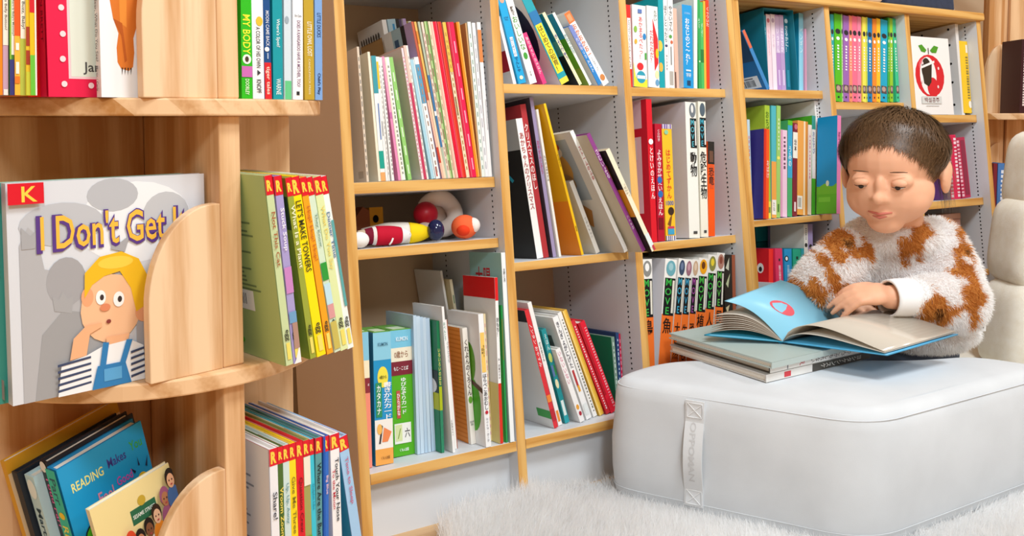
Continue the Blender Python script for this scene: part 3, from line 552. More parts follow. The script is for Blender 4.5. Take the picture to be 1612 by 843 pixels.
for s in (-1, 1): el((.036*s,.040,-.048), (.040,.042,.040)); el((.092*s,-.012,-.022), (.009,.020,.030)); el((.094*s,-.020,-.010), (.008,.016,.022))
el((0,.058,-.090), (.034,.028,.024)); el((0,.086,-.016), (.011,.012,.022)); el((0,.100,-.034), (.0125,.012,.011))
for s in (-1, 1): el((.010*s,.093,-.037), (.008,.009,.007)); el((.034*s,.072,-.006), (.022,.017,.015))
el((0,.082,-.067), (.026,.016,.014))
k.tube([hp(0,-.02,-.06), (.778,1.770,.455), (.785,1.800,.40)], [.046,.044,.055], sk, 16)
k.ball((.785,1.815,.36), (.095,.062,.085), sk); k.ball((.83,1.84,.27), (.09,.065,.08), sk); k.ball((.855,1.865,.215), (.092,.075,.062), sk)
def chain(pts, rad, seg=12): k.tube(pts, rad, sk, seg); [k.ball(p, r, sk, 12, 8) for p, r in zip(pts, rad)]
chain([(.875,1.80,.395),(.868,1.715,.318),(.75,1.665,.338),(.712,1.654,.340)], [.036,.032,.027,.023])
chain([(.665,1.755,.395),(.608,1.752,.345),(.625,1.762,.318),(.650,1.770,.312)], [.035,.031,.025,.022])
chain([(.83,1.875,.20),(.62,1.775,.115),(.64,1.77,.060),(.78,1.79,.055)], [.060,.050,.036,.028]); chain([(.88,1.875,.20),(.70,1.80,.12),(.74,1.83,.05),(.86,1.83,.045)], [.060,.050,.036,.028])
# hands: palm, five bent fingers each
def hand(w, fwd, side, up, sgn, curl=1.0):
    w, fwd, side, up = Vector(w), Vector(fwd).normalized(), Vector(side).normalized(), Vector(up).normalized()
    P = lambda a, b, c: w+fwd*a+side*b+up*c
    R = Matrix((fwd, side, up)).transposed()
    k.ball(P(.030,0,.001), (.036,.027,.0145), sk, 20, 12, R); k.ball(P(.050,.002,.0), (.020,.029,.012), sk, 20, 12, R); k.ball(P(.020,.018*sgn,-.004), (.024,.015,.013), sk, 16, 10, R)
    for b, l, a0 in ((.021,.036,.060), (.0075,.041,.064), (-.0065,.038,.062), (-.0195,.030,.056)):
        b *= sgn; k.tube([P(a0-.012,b,.003), P(a0,b*1.04,.003), P(a0+l*.42,b*1.12,-.001-.006*curl), P(a0+l*.76,b*1.15,-.006-.016*curl), P(a0+l,b*1.16,-.010-.026*curl)], [.0072,.0076,.0068,.0062,.0050], sk, 10)
        k.ball(P(a0+l,b*1.16,-.010-.026*curl), .0051, sk, 10, 8)
    k.tube([P(.014,.020*sgn,-.004), P(.032,.033*sgn,-.007), P(.048,.038*sgn,-.011), P(.060,.036*sgn,-.015)], [.0098,.0090,.0080,.0062], sk, 10); k.ball(P(.060,.036*sgn,-.015), .0063, sk, 10, 8)
hand((.712,1.657,.345), (-1,.10,-.06), (.10,.84,.50), (.0,-.50,.86), 1, 1.0)
hand((.650,1.770,.312), (.95,-.02,-.25), (-.10,-.99,0), (.25,0,.95), 1, .3)
body = vox(k, 'body', person, .0034, 5, .45)
# face details
k = MB(); LIP = mat('C9705F', .45)
k.tube([hp(x,.0985-abs(x)*.34,-.0640+.10*abs(x)) for x in (-.022,-.014,-.006,0,.006,.014,.022)], [.0010,.0022,.0028,.0024,.0028,.0022,.0010], LIP, 8); k.tube([hp(x,.0975-abs(x)*.34,-.0710+.22*abs(x)) for x in (-.018,-.010,0,.010,.018)], [.0010,.0026,.0032,.0026,.0010], LIP, 8); k.build('lips', person, PI_)
for s in (-1, 1):
    k = MB(); k.ball(hp(.034*s,.0845,-.0085), (.0125,.0085,.0085), mat('F2EEEA', .2), 16, 10, HR); ey = k.build('eye', person, PI_)
    k = MB(); k.ball(hp(.033*s,.0915,-.0125), (.0052,.0026,.0050), mat('2A1A12', .15), 14, 8, HR); k.build('iris', ey)
    k = MB(); k.ball(hp(.034*s,.0850,-.0068), (.0140,.0092,.0086), sk, 16, 10, HR); k.build('eyelid', person, PI_)
    k = MB(); k.tube([hp(s*(.034+a),.0945-18*a*a-.25*max(0,a),-.0125+6*a*a) for a in (-.012,-.006,0,.006,.012)], [.0004,.0007,.0008,.0007,.0004], mat('3A281C', .6), 6); k.build('eyelashes', person, PI_)
    k = MB(); k.tube([hp(s*(.034+a),.0905-14*a*a-.3*max(0,a),.0165-9*a*a) for a in (-.015,-.008,0,.008,.015)], [.0005,.0011,.0013,.0010,.0005], mat('6A4E3A', .8), 6); k.build('eyebrow', person, PI_)
# hair: dark cap plus combed strands
HC_ = Vector((0,-.014,.018)); HRr = (.0885,.1005,.0855)
def line(y, x=0): t = min(1,max(0,(y+.116)/.205)); return -.066+.150*t**.9-.050*min(1,abs(x)/.088)**3*min(1,max(0,(y+.04)/.05))
def scalp(d, off): return HC_+Vector((d.x*(HRr[0]+off), d.y*(HRr[1]+off), d.z*(HRr[2]+off)))
HM, nt, bb = nodemat('dark_hair', .42, .5); tc = nt.nodes.new('ShaderNodeTexCoord'); nz = nt.nodes.new('ShaderNodeTexNoise'); nz.inputs['Scale'].default_value = 260; nt.links.new(tc.outputs['Object'], nz.inputs[0])
cr = nt.nodes.new('ShaderNodeValToRGB'); cr.color_ramp.elements[0].color = lin('2E2014'); cr.color_ramp.elements[1].color = lin('7A5838'); nt.links.new(nz.outputs['Fac'], cr.inputs[0]); nt.links.new(cr.outputs[0], bb.inputs['Base Color'])
k = MB(); n1, n2 = 40, 60; vs = []; ok = []
for i in range(n1+1):
    t = math.pi*i/n1
    for j in range(n2):
        p = 2*math.pi*j/n2; q = scalp(Vector((math.sin(t)*math.cos(p), math.sin(t)*math.sin(p), math.cos(t))), .0045); ok.append(q.z > line(q.y,q.x)+.022); vs.append(hp(*q))
fs = [f for i in range(n1) for j in range(n2) for f in [(i*n2+j,(i+1)*n2+j,(i+1)*n2+(j+1)%n2,i*n2+(j+1)%n2)] if all(ok[a] for a in f)]
k.add(vs, fs, HM, True); hair = k.build('hair', person, PI_)
rnd = random.Random(11); crown = Vector((.15,-.42,.90)).normalized(); vs = []; fs = []
cnt = 0
while cnt < 9000:
    d = Vector((rnd.gauss(0,1), rnd.gauss(0,1), rnd.gauss(0,1))).normalized(); q = scalp(d, 0)
    if q.z < line(q.y,q.x)+.004+.010*math.sin(q.x*70+1)*max(0,q.y/.1): continue
    cnt += 1; L = rnd.uniform(.030,.075); pts = []; dd = d.copy(); jit = Vector((rnd.gauss(0,.25), rnd.gauss(0,.25), rnd.gauss(0,.15))); off0 = rnd.uniform(.003,.011)
    for s in range(6):
        q_ = scalp(dd, 0)
        if s > 2 and q_.z < line(q_.y,q_.x)-.034*rnd.random()**2-.002: break
        g = (dd-crown); g = g-dd*g.dot(dd); g = (g.normalized() if g.length > 1e-4 else Vector((1,0,0)))+jit; g = (g-dd*g.dot(dd)); g.normalize()
        qz = scalp(dd, 0); kk = min(1, max(.12, (qz.z-line(qz.y,qz.x))/.04)); pts.append(scalp(dd, .0015+(off0+.0012*s)*kk)); dd = (dd+g*(L/6/.09)).normalized()
    if len(pts) < 3: continue
    sd = (pts[1]-pts[0]).cross(dd).normalized(); i = len(vs)
    for s, p in enumerate(pts):
        w = .0011*(1-.75*s/(len(pts)-1)); vs += [tuple(hp(*(p-sd*w))), tuple(hp(*(p+sd*w)))]
    fs += [(i+2*s,i+2*s+1,i+2*s+3,i+2*s+2) for s in range(len(pts)-1)]
for c in range(260):                                               # loose locks by the ears and nape
    s = 1 if rnd.random() < .62 else -1; a = rnd.uniform(-.075,-.012); p0 = Vector((s*rnd.uniform(.072,.090), a, rnd.uniform(-.03,.015))); i = len(vs); b = rnd.gauss(0,.006)
    for t in range(7):
        u = t/6; p = p0+Vector((s*.006*math.sin(2*u)+b*u, -.006*u+b*u, -.075*u*rnd.uniform(.95,1.05))); w = .0009*(1-.8*u); vs += [tuple(hp(p.x,p.y-w,p.z)), tuple(hp(p.x,p.y+w,p.z))]
    fs += [(i+2*t,i+2*t+1,i+2*t+3,i+2*t+2) for t in range(6)]
k = MB(); k.add(vs, fs, HM, True); o = k.build('hair_strands', hair); o['kind'] = 'stuff'
# sweater
WF = fibre('fleece_white', 'FFFFFF', .5); BF = fibre('fleece_brown', 'D4914A', .35); DF = fibre('fleece_dark', '7E5430', .2)
k = MB(); e2 = lambda c, r: k.ball(c, r, WF, 24, 16)
e2((.785,1.815,.370), (.118,.082,.085)); e2((.825,1.835,.285), (.120,.088,.080)); e2((.850,1.825,.240), (.112,.100,.042)); e2((.770,1.785,.438), (.098,.074,.044))
def ch2(pts, rad): k.tube(pts, rad, WF, 16); [k.ball(p, r, WF, 16, 10) for p, r in zip(pts, rad)]
ch2([(.862,1.805,.412),(.872,1.765,.362),(.866,1.715,.320),(.81,1.685,.328),(.768,1.668,.335)], [.062,.062,.060,.050,.040])
ch2([(.672,1.765,.398),(.628,1.750,.365),(.608,1.748,.345),(.620,1.758,.324)], [.056,.055,.053,.044])
sw = vox(k, 'sweater', person, .006, 8, .5)
PAT = [(.650,.437,.026),(.635,.413,.020),(.688,.417,.022),(.662,.420,.016),(.794,.453,.026),(.770,.425,.022),(.782,.440,.020),(.773,.397,.009),(.800,.405,.006),(.889,.417,.020),(.874,.381,.026),(.866,.335,.031),(.787,.321,.034),(.805,.312,.028),(.593,.340,.024),(.575,.345,.016),(.608,.401,.014),(.622,.365,.016),(.615,.382,.012),(.630,.350,.014),(.761,.293,.022),(.735,.290,.014),(.877,.293,.014),(.713,.232,.020),(.745,.228,.014),(.908,.452,.020),(.90,.47,.016)]
def fleece(x, y, z):
    if y > 1.86: return 1 if math.sin(x*45)*math.sin(z*38) > .55 else 0
    w = .005*math.sin(x*190+z*70)+.004*math.sin(z*230-x*60)
    for i, (a, b, r) in enumerate(PAT):
        d = math.hypot((x-a)*(.9 if i % 2 else 1.05), z-b)+w
        if d < r*.88: return 2 if (i % 3 == 0 and math.hypot(x-a-.3*r, z-b+.25*r) < .28*r) else 1
    return 0
me = sw.data; me.materials.clear()
for m in (WF, BF, DF): me.materials.append(m)
co = [v.co.copy() for v in me.vertices]; ar = []; mi = []
for p in me.polygons: c = p.center; mi.append(fleece(c.x, c.y, c.z)); ar.append(p.area)
me.polygons.foreach_set('material_index', mi)
rnd = random.Random(5); roots = []; polys = rnd.choices(range(len(ar)), ar, k=80000)
for pi in polys:
    p = me.polygons[pi]; vv = list(p.vertices); a = co[vv[0]]; b = co[vv[1]]; c = co[vv[2]]; e = co[vv[-1]]; r1, r2 = rnd.random(), rnd.random()
    q = a.lerp(b, r1).lerp(e.lerp(c, r1), r2); n = p.normal; cl = Vector((math.sin(q.x*120+q.z*90), math.sin(q.y*110+q.x*70), math.sin(q.z*130-q.x*60)))*.45
    d = (n*1.0+cl+Vector((rnd.gauss(0,.35), rnd.gauss(0,.35), rnd.gauss(0,.35)-.25))).normalized()
    roots.append((q, d, rnd.uniform(.006,.0115), .0006, Vector((rnd.gauss(0,.002), rnd.gauss(0,.002), -.003)), fleece(q.x+.003*rnd.gauss(0,1), q.y, q.z+.003*rnd.gauss(0,1))))
blades(roots, [WF, BF, DF], 'fleece_pile', sw)
CUF = mat('EFEFEF', .8, .1)
def cuff(a, b, r, nm='cuff'):
    a, b = Vector(a), Vector(b); k = MB(); n = 10; k.tube([a.lerp(b, i/n) for i in range(n+1)], [r*(.94+.06*math.sin(math.pi*i/n)+(.05 if i in (0,) else 0)) for i in range(n+1)], CUF, 24, False)
    o = k.build(nm, sw); s = o.modifiers.new('t','SOLIDIFY'); s.thickness = .004; return o
cuff((.770,1.668,.336), (.706,1.652,.338), .0375); cuff((.622,1.760,.320), (.645,1.768,.312), .031)
k = MB(); k.ball((.835,1.87,.175), (.115,.085,.055), mat('4E5A6E', .8)); 
for P4, rr in (([(.83,1.875,.19),(.62,1.775,.115),(.64,1.77,.065),(.76,1.79,.060)], [.068,.056,.044,.036]), ([(.88,1.875,.19),(.70,1.80,.125),(.74,1.83,.056),(.84,1.83,.050)], [.068,.056,.044,.036])):
    k.tube(P4, rr, mat('4E5A6E', .8), 14); [k.ball(p, r, mat('4E5A6E', .8), 14, 10) for p, r in zip(P4, rr)]
vox(k, 'trousers', person, .007, 6)
k = MB(); k.box((.918,1.722,.262), (.921,1.7225,.280), mat('2A2A2C')); k.box((.923,1.722,.264), (.926,1.7225,.281), mat('2A2A2C')); k.box((.914,1.7226,.258), (.930,1.7232,.284), mat('F2F2F0', .7)); k.build('care_label', sw)
BOOKS=[
['c', 0.0491, 0.022, 0.5035, 0.0038, 0.2222, 0.115, -0.0198, 'DCCBB6', [('b', 'dots', '6A6A66', 0.5, 0.05, 0.95, 16), ('s', 'r', 'B9A893', 0.72, 0.03, 0.9, 0.08)], 'pale beige thin booklet, leftmost on the magazine shelf', 'booklets on the magazine shelf', 'booklet', 0, 0],
['c', 0.0699, 0.022, 0.5035, 0.0042, 0.2145, 0.115, -0.0326, 'EFE7CF', [], 'cream-spined thin booklet, second from left on the magazine shelf', 'booklets on the magazine shelf', 'booklet', 0, 0],
['c', 0.0743, 0.022, 0.5035, 0.0081, 0.2081, 0.115, -0.0256, 'EDF1EC', [('b', 'r', '3E9AA6', 0, 0.7, 1, 1), ('b', 'r', '19A08C', 0, 0.1, 1, 0.24), ('b', 'r', 'E9A765', 0, 0, 1, 0.07), ('b', 'r', '4C6CB0', 0.6, 0.33, 0.8, 0.62)], 'white and teal booklet, third from left on the magazine shelf', 'booklets on the magazine shelf', 'booklet', 0, 0],
['c', 0.0832, 0.022, 0.5035, 0.0037, 0.207, 0.115, -0.0296, 'F3F1EC', [('b', 'r', 'F2C02E', 0, 0.74, 1, 0.96), ('b', 'r', '6E6E70', 0.3, 0.36, 0.6, 0.48)], 'white thin yellow-topped booklet, fourth from left on the magazine shelf', 'booklets on the magazine shelf', 'booklet', 0, 0],
['c', 0.0875, 0.022, 0.5035, 0.0026, 0.2069, 0.115, -0.0323, 'F1EEE8', [('b', 'dots', '8A8A80', 0.5, 0.05, 0.95, 22)], 'white speckled thin booklet, fifth from left on the magazine shelf', 'booklets on the magazine shelf', 'booklet', 0, 0],
['c', 0.0935, 0.022, 0.5035, 0.0045, 0.2062, 0.115, -0.049, 'F0EEEA', [('b', 'dots', '777770', 0.7, 0.05, 0.95, 26)], 'white thin grey-dotted booklet, sixth from left on the magazine shelf', 'booklets on the magazine shelf', 'booklet', 0, 0],
['c', 0.1057, 0.022, 0.5035, 0.0044, 0.2081, 0.115, -0.0854, 'E98FB9', [('b', 'r', 'EE9DBB', 0, 0.55, 1, 0.99), ('b', 'r', 'C96BA8', 0, 0.5, 1, 0.55)], 'pink-spined slim booklet, seventh from left on the magazine shelf', 'booklets on the magazine shelf', 'booklet', 0, 0],
['c', 0.1105, 0.022, 0.5035, 0.0082, 0.2071, 0.115, -0.0862, 'F2F0EA', [('b', 'dots', '8B8F7A', 0.6, 0.05, 0.95, 24), ('b', 'r', 'E8E4CF', 0, 0, 0.35, 1)], 'white dotted slim booklet, eighth from left on the magazine shelf', 'booklets on the magazine shelf', 'booklet', 0, 0],
['c', 0.1232, 0.022, 0.5035, 0.0068, 0.2078, 0.115, -0.1075, '95CE72', [('b', 'dots', 'E3F2D6', 0.5, 0.05, 0.95, 6)], 'green-spined slim booklet, ninth from left on the magazine shelf', 'booklets on the magazine shelf', 'booklet', 0, 0],
['c', 0.1491, 0.022, 0.5035, 0.0037, 0.2244, 0.115, -0.1113, 'F0D9DC', [('b', 'dots', 'D4486A', 0.5, 0.05, 0.95, 30)], 'white large pink-dotted booklet, tenth from left on the magazine shelf', 'booklets on the magazine shelf', 'booklet', 0, 0],
['c', 0.153, 0.022, 0.5035, 0.0049, 0.229, 0.115, -0.1071, 'E6C4B4', [('b', 'r', 'C23A5C', 0, 0, 1, 0.72)], 'crimson and cream slim booklet, eleventh from left on the magazine shelf', 'booklets on the magazine shelf', 'booklet', 0, 0],
['c', 0.1585, 0.022, 0.5035, 0.0033, 0.2292, 0.115, -0.11, 'EFE9E2', [('b', 'dots', '9A8E84', 0.5, 0.05, 0.95, 18)], 'white narrow booklet, twelfth from left on the magazine shelf', 'booklets on the magazine shelf', 'booklet', 0, 0],
['c', 0.1669, 0.022, 0.5035, 0.0073, 0.2055, 0.115, -0.1332, 'A9D2E0', [('b', 'r', 'DDE9EC', 0.75, 0, 1, 1)], 'pale blue booklet, thirteenth from left on the magazine shelf', 'booklets on the magazine shelf', 'booklet', 0, 0],
['c', 0.1758, 0.022, 0.5035, 0.0079, 0.2102, 0.115, -0.1373, 'F1EFEC', [('b', 'r', '5E9CBD', 0, 0.62, 1, 0.94), ('b', 'r', 'B3423A', 0.2, 0.02, 0.5, 0.1), ('b', 'dots', 'A58C7C', 0.5, 0.05, 0.95, 14)], 'white blue-topped slim booklet, fourteenth from left on the magazine shelf', 'booklets on the magazine shelf', 'booklet', 0, 0],
['c', 0.2345, 0.15, 0.5035, 0.0042, 0.3019, 0.12, -0.1247, 'A08D55', [('b', 'r', '7E8F63', 0, 0.5, 1, 0.8)], 'olive narrow booklet, fifteenth from left on the magazine shelf', 'booklets on the magazine shelf', 'booklet', 0, 0],
['c', 0.239, 0.15, 0.5035, 0.0057, 0.3022, 0.12, -0.1242, 'DDE4CF', [('b', 'dots', '6F9A55', 0.5, 0.05, 0.95, 20)], 'white green-flecked booklet, sixteenth from left on the magazine shelf', 'booklets on the magazine shelf', 'booklet', 0, 0],
['c', 0.1874, 0.022, 0.5035, 0.004, 0.2722, 0.12, -0.154, 'BE5C42', [('b', 'r', 'E8B8A0', 0, 0, 1, 0.5), ('b', 'r', 'C7402E', 0, 0.1, 1, 0.2), ('s', 'r', 'EEEAE4', 0, 0, 1, 1), ('s', 'r', 'A9C4CE', 0.3, 0, 0.62, 1), ('s', 'r', '2E2C2E', 0.62, 0, 0.76, 1), ('s', 'r', 'BBA1CC', 0.76, 0, 1, 1), ('s', 'r', '3C5C7E', 0.36, 0.88, 0.5, 0.93)], 'reddish brown thin booklet, seventeenth from left on the magazine shelf', 'booklets on the magazine shelf', 'booklet', 0, 0],
['c', 0.1914, 0.022, 0.5035, 0.0037, 0.2722, 0.12, -0.1486, 'F1B65F', [('b', 'r', 'EFD3B4', 0, 0, 1, 0.55), ('b', 'r', 'D98A32', 0, 0.86, 1, 0.94)], 'yellow and peach slim booklet, eighteenth from left on the magazine shelf', 'booklets on the magazine shelf', 'booklet', 0, 0],
['c', 0.1952, 0.022, 0.5035, 0.0038, 0.2722, 0.12, -0.1371, 'AFBBA4', [('b', 'r', '3F76A6', 0, 0.2, 1, 0.66), ('b', 'r', 'E9EEF0', 0, 0.4, 1, 0.43)], 'grey and blue slim booklet, nineteenth from left on the magazine shelf', 'booklets on the magazine shelf', 'booklet', 0, 0],
['c', 0.199, 0.022, 0.5035, 0.0041, 0.2717, 0.12, -0.1286, 'EAD3C3', [('b', 'dots', 'A26A60', 0.5, 0.05, 0.95, 20)], 'cream and pink narrow booklet, twentieth from left on the magazine shelf', 'booklets on the magazine shelf', 'booklet', 0, 0],
['c', 0.2031, 0.022, 0.5035, 0.0055, 0.2728, 0.12, -0.121, 'B8D08E', [('b', 'r', '6C9B50', 0.6, 0, 1, 1), ('b', 'dots', '8F5A58', 0.3, 0.05, 0.95, 9)], 'light green slim booklet, twenty-first from left on the magazine shelf', 'booklets on the magazine shelf', 'booklet', 0, 0],
['c', 0.209, 0.022, 0.5035, 0.0036, 0.2731, 0.12, -0.1156, 'E8D9B8', [('b', 'dots', 'A98B66', 0.5, 0.05, 0.95, 14)], 'cream narrow booklet, twenty-second from left on the magazine shelf', 'booklets on the magazine shelf', 'booklet', 0, 0],
['c', 0.2136, 0.022, 0.5035, 0.005, 0.2729, 0.12, -0.1195, 'F3B7A3', [('b', 'r', 'F6CDBA', 0.5, 0, 1, 1)], 'pale pink slim booklet, twenty-third from left on the magazine shelf', 'booklets on the magazine shelf', 'booklet', 0, 0],
['c', 0.2198, 0.022, 0.5035, 0.0077, 0.2733, 0.12, -0.1237, 'DE1033', [('b', 'r', 'E84660', 0.7, 0, 1, 1)], 'bright red booklet, twenty-fourth from left on the magazine shelf', 'booklets on the magazine shelf', 'booklet', 0, 0],
['c', 0.2277, 0.022, 0.5035, 0.007, 0.2736, 0.12, -0.119, 'D82D20', [('b', 'r', 'E4513A', 0, 0.0, 0.3, 1)], 'orange-red booklet, twenty-fifth from left on the magazine shelf', 'booklets on the magazine shelf', 'booklet', 0, 0],
['c', 0.2351, 0.022, 0.5035, 0.0062, 0.273, 0.12, -0.1091, 'EFD9B4', [('b', 'r', 'EFBE4E', 0, 0.68, 1, 1), ('b', 'r', '7A6A3E', 0.2, 0.4, 0.6, 0.52), ('b', 'dots', 'B0884E', 0.5, 0.05, 0.95, 22)], 'cream yellow-topped booklet, twenty-sixth from left on the magazine shelf', 'booklets on the magazine shelf', 'booklet', 0, 0],
['c', 0.2415, 0.022, 0.5035, 0.0051, 0.2736, 0.12, -0.1026, 'C9203A', [('b', 'r', 'E0566C', 0.6, 0, 1, 1)], 'dark crimson narrow booklet, twenty-seventh from left on the magazine shelf', 'booklets on the magazine shelf', 'booklet', 0, 0],
['c', 0.2468, 0.022, 0.5035, 0.0079, 0.2739, 0.12, -0.1006, 'E31B4E', [('b', 'dots', 'F6A6BC', 0.5, 0.05, 0.95, 6)], 'magenta-red booklet, twenty-eighth from left on the magazine shelf', 'booklets on the magazine shelf', 'booklet', 0, 0],
['c', 0.2549, 0.022, 0.5035, 0.0063, 0.2742, 0.12, -0.0814, 'F08A1A', [('b', 'r', 'F6B052', 0.6, 0, 1, 1)], 'orange slim booklet, twenty-ninth from left on the magazine shelf', 'booklets on the magazine shelf', 'booklet', 0, 0],
['c', 0.2628, 0.022, 0.5035, 0.0028, 0.2728, 0.12, -0.0448, 'C69A66', [('s', 'r', 'E8DFD0', 0.1, 0.35, 0.8, 0.45)], 'brown kraft-covered booklet, thirtieth from left on the magazine shelf', 'booklets on the magazine shelf', 'booklet', 0, 0],
['c', 0.2659, 0.022, 0.5035, 0.0066, 0.2752, 0.12, -0.0388, 'E6EEE6', [('b', 'dots', '8FA79B', 0.5, 0.05, 0.95, 16)], 'white pale-green-edged booklet, thirty-first from left on the magazine shelf', 'booklets on the magazine shelf', 'booklet', 0, 0],
['c', 0.2729, 0.022, 0.5035, 0.0062, 0.2739, 0.12, -0.0314, 'F3F2F4', [('b', 'dots', 'B8B8BE', 0.5, 0.05, 0.95, 10)], 'white plain slim booklet, thirty-second from left on the magazine shelf', 'booklets on the magazine shelf', 'booklet', 0, 0],
['c', 0.2793, 0.022, 0.5035, 0.0073, 0.2756, 0.12, -0.0179, 'F4F2F1', [('b', 'r', 'E28C4E', 0, 0.74, 1, 0.95), ('b', 'r', '8C8C90', 0.7, 0.3, 0.8, 0.5)], 'white orange-topped booklet, thirty-third from left on the magazine shelf', 'booklets on the magazine shelf', 'booklet', 0, 0],
['c', 0.1857, 0.15, 0.5035, 0.0087, 0.3016, 0.12, -0.1245, 'EEEAE4', [('s', 'r', 'C0935A', 0.05, 0, 0.9, 0.9), ('s', 'e', '4A4038', 0.12, 0.915, 0.03, 0.022), ('s', 'e', '4A4038', 0.22, 0.915, 0.03, 0.022), ('s', 'e', '4A4038', 0.32, 0.915, 0.03, 0.022), ('s', 'e', '4A4038', 0.42000000000000004, 0.915, 0.03, 0.022), ('s', 'e', '4A4038', 0.52, 0.915, 0.03, 0.022), ('s', 'e', '4A4038', 0.62, 0.915, 0.03, 0.022), ('s', 'e', '4A4038', 0.7200000000000001, 0.915, 0.03, 0.022), ('s', 'e', '4A4038', 0.8200000000000001, 0.915, 0.03, 0.022)], 'white ring-bound tall booklet, leftmost behind the short booklets on the magazine shelf', 'booklets on the magazine shelf', 'booklet', 0, 0],
['c', 0.1968, 0.15, 0.5035, 0.0163, 0.3032, 0.12, -0.1254, 'A9C4CE', [('b', 'r', '3C8DBE', 0.55, 0.75, 0.8, 0.97), ('b', 'r', '4A4A55', 0.4, 0.55, 0.55, 0.7), ('b', 'r', '2F5E96', 0.1, 0.8, 0.3, 0.84)], 'grey-blue tall lettered booklet, second from left behind the short booklets on the magazine shelf', 'booklets on the magazine shelf', 'booklet', 0, 0],
['c', 0.2136, 0.15, 0.5035, 0.0068, 0.3049, 0.12, -0.1252, '2E2C2E', [('b', 'dots', 'D0D0CC', 0.5, 0.05, 0.95, 20)], 'black tall slim booklet, third from left behind the short booklets on the magazine shelf', 'booklets on the magazine shelf', 'booklet', 0, 0],
['c', 0.2211, 0.15, 0.5035, 0.009, 0.3054, 0.12, -0.1104, 'BBA1CC', [('b', 'r', '8C857F', 0, 0, 0.25, 1)], 'lavender tall booklet, fourth from left behind the short booklets on the magazine shelf', 'booklets on the magazine shelf', 'booklet', 0, 0],
['c', 0.0185, 0.03, 0.0438, 0.0162, 0.2169, 0.08, 0.0267, 'F08D78', [('b', 'r', '86C4DC', 0, 0.79, 1, 1), ('b', 'r', 'F3E6C4', 0, 0.66, 1, 0.79), ('b', 'r', '8A2A36', 0, 0.55, 1, 0.66), ('b', 't', 'FFFFFF', 'ば', 0.78, 0.58, 0.92, 0.64, 'h')], 'salmon and blue flash card box, leftmost on the lowest left shelf', 'books on the lower left shelf', 'card_box', 2, 0],
['c', 0.0406, 0.03, 0.0441, 0.0312, 0.213, 0.08, 0.0358, '1E93C9', [('b', 'r', '8CCBE2', 0, 0.79, 1, 1), ('b', 'r', 'F0A850', 0, 0, 1, 0.12), ('b', 'r', 'F2EEE6', 0, 0.12, 1, 0.34), ('b', 'e', 'F2E24A', 0.5, 0.66, 0.3, 0.08), ('b', 't', 'FFFFFF', '書\nき\nか\nた\nカ\nー\nド', 0.52, 0.34, 0.98, 0.62, 'v'), ('b', 'r', '2F8F5E', 0.08, 0.36, 0.42, 0.62), ('b', 't', 'FFFFFF', 'カ\nタ\nカ\nナ', 0.14, 0.38, 0.36, 0.6, 'v'), ('b', 'p', '3A3030', [(0.2, 0.16), (0.36, 0.3), (0.44, 0.29), (0.3, 0.16)]), ('b', 'p', 'EE8A54', [(0.38, 0.17), (0.5, 0.28), (0.92, 0.24), (0.8, 0.2), (0.7, 0.17)]), ('b', 'e', 'F2B95C', 0.25, 0.27, 0.14, 0.04), ('b', 't', '7A4A20', 'くもん出版', 0.3, 0.035, 0.8, 0.07, 'h'), ('b', 't', '5A5A20', '4歳から', 0.3, 0.64, 0.7, 0.68, 'h'), ('b', 't', '3C6E88', 'KUMON', 0.25, 0.88, 0.8, 0.94, 'h')], 'blue and orange flash card box, second from left on the lowest left shelf', 'books on the lower left shelf', 'card_box', 2, 0],
['c', 0.0836, 0.055, 0.0441, 0.0387, 0.2089, 0.08, 0.0277, '54B01E', [('b', 'r', '7CC6E0', 0, 0.86, 1, 1), ('b', 'r', 'F4EAD0', 0, 0.75, 1, 0.86), ('b', 'r', '7E2434', 0, 0.64, 1, 0.75), ('b', 't', '8A4A22', '0歳から', 0.16, 0.765, 0.8, 0.845, 'h'), ('b', 't', 'FFFFFF', 'もじ・ことば', 0.12, 0.66, 0.8, 0.73, 'h'), ('b', 't', 'FFFFFF', 'ゆ\nび\nな\nぞ\nり\nカ\nー\nド', 0.42, 0.33, 0.68, 0.62, 'v'), ('b', 'r', 'C2564A', 0.2, 0.3, 0.38, 0.52), ('b', 't', 'FFFFFF', 'ひ\nら\nが\nな', 0.22, 0.31, 0.36, 0.51, 'v'), ('b', 'r', 'F0EFE8', 0.06, 0.1, 0.84, 0.26), ('b', 'r', 'D9E3A8', 0.1, 0.12, 0.42, 0.25), ('b', 'p', '7C9A2E', [(0.2, 0.14), (0.24, 0.14), (0.36, 0.22), (0.32, 0.22)]), ('b', 't', '4A4A50', '六', 0.54, 0.12, 0.78, 0.24, 'h'), ('b', 't', 'FFFFFF', 'くもん出版', 0.28, 0.03, 0.7, 0.07, 'h'), ('b', 't', 'EAF6FA', 'KUMON', 0.25, 0.9, 0.8, 0.96, 'h')], 'green flash card box, third from left on the lowest left shelf', 'books on the lower left shelf', 'card_box', 2, 0],
['c', 0.1223, 0.045, 0.0432, 0.0054, 0.2319, 0.115, 0.0279, 'BFD6E8', [], 'pale blue thin workbook, fourth from left on the lowest left shelf', 'books on the lower left shelf', 'picture_book', 0, 0],
['c', 0.1285, 0.045, 0.0432, 0.0068, 0.2297, 0.115, 0.0246, 'C6DBEC', [], 'pale blue thin workbook, fifth from left on the lowest left shelf', 'books on the lower left shelf', 'picture_book', 0, 0],
['c', 0.136, 0.045, 0.0431, 0.0056, 0.2277, 0.115, 0.0213, 'B9D2E8', [], 'pale blue thin workbook, sixth from left on the lowest left shelf', 'books on the lower left shelf', 'picture_book', 0, 0],
['c', 0.1423, 0.045, 0.0431, 0.0057, 0.2261, 0.115, 0.018, 'C9DDEE', [], 'pale blue thin workbook, seventh from left on the lowest left shelf', 'books on the lower left shelf', 'picture_book', 0, 0],
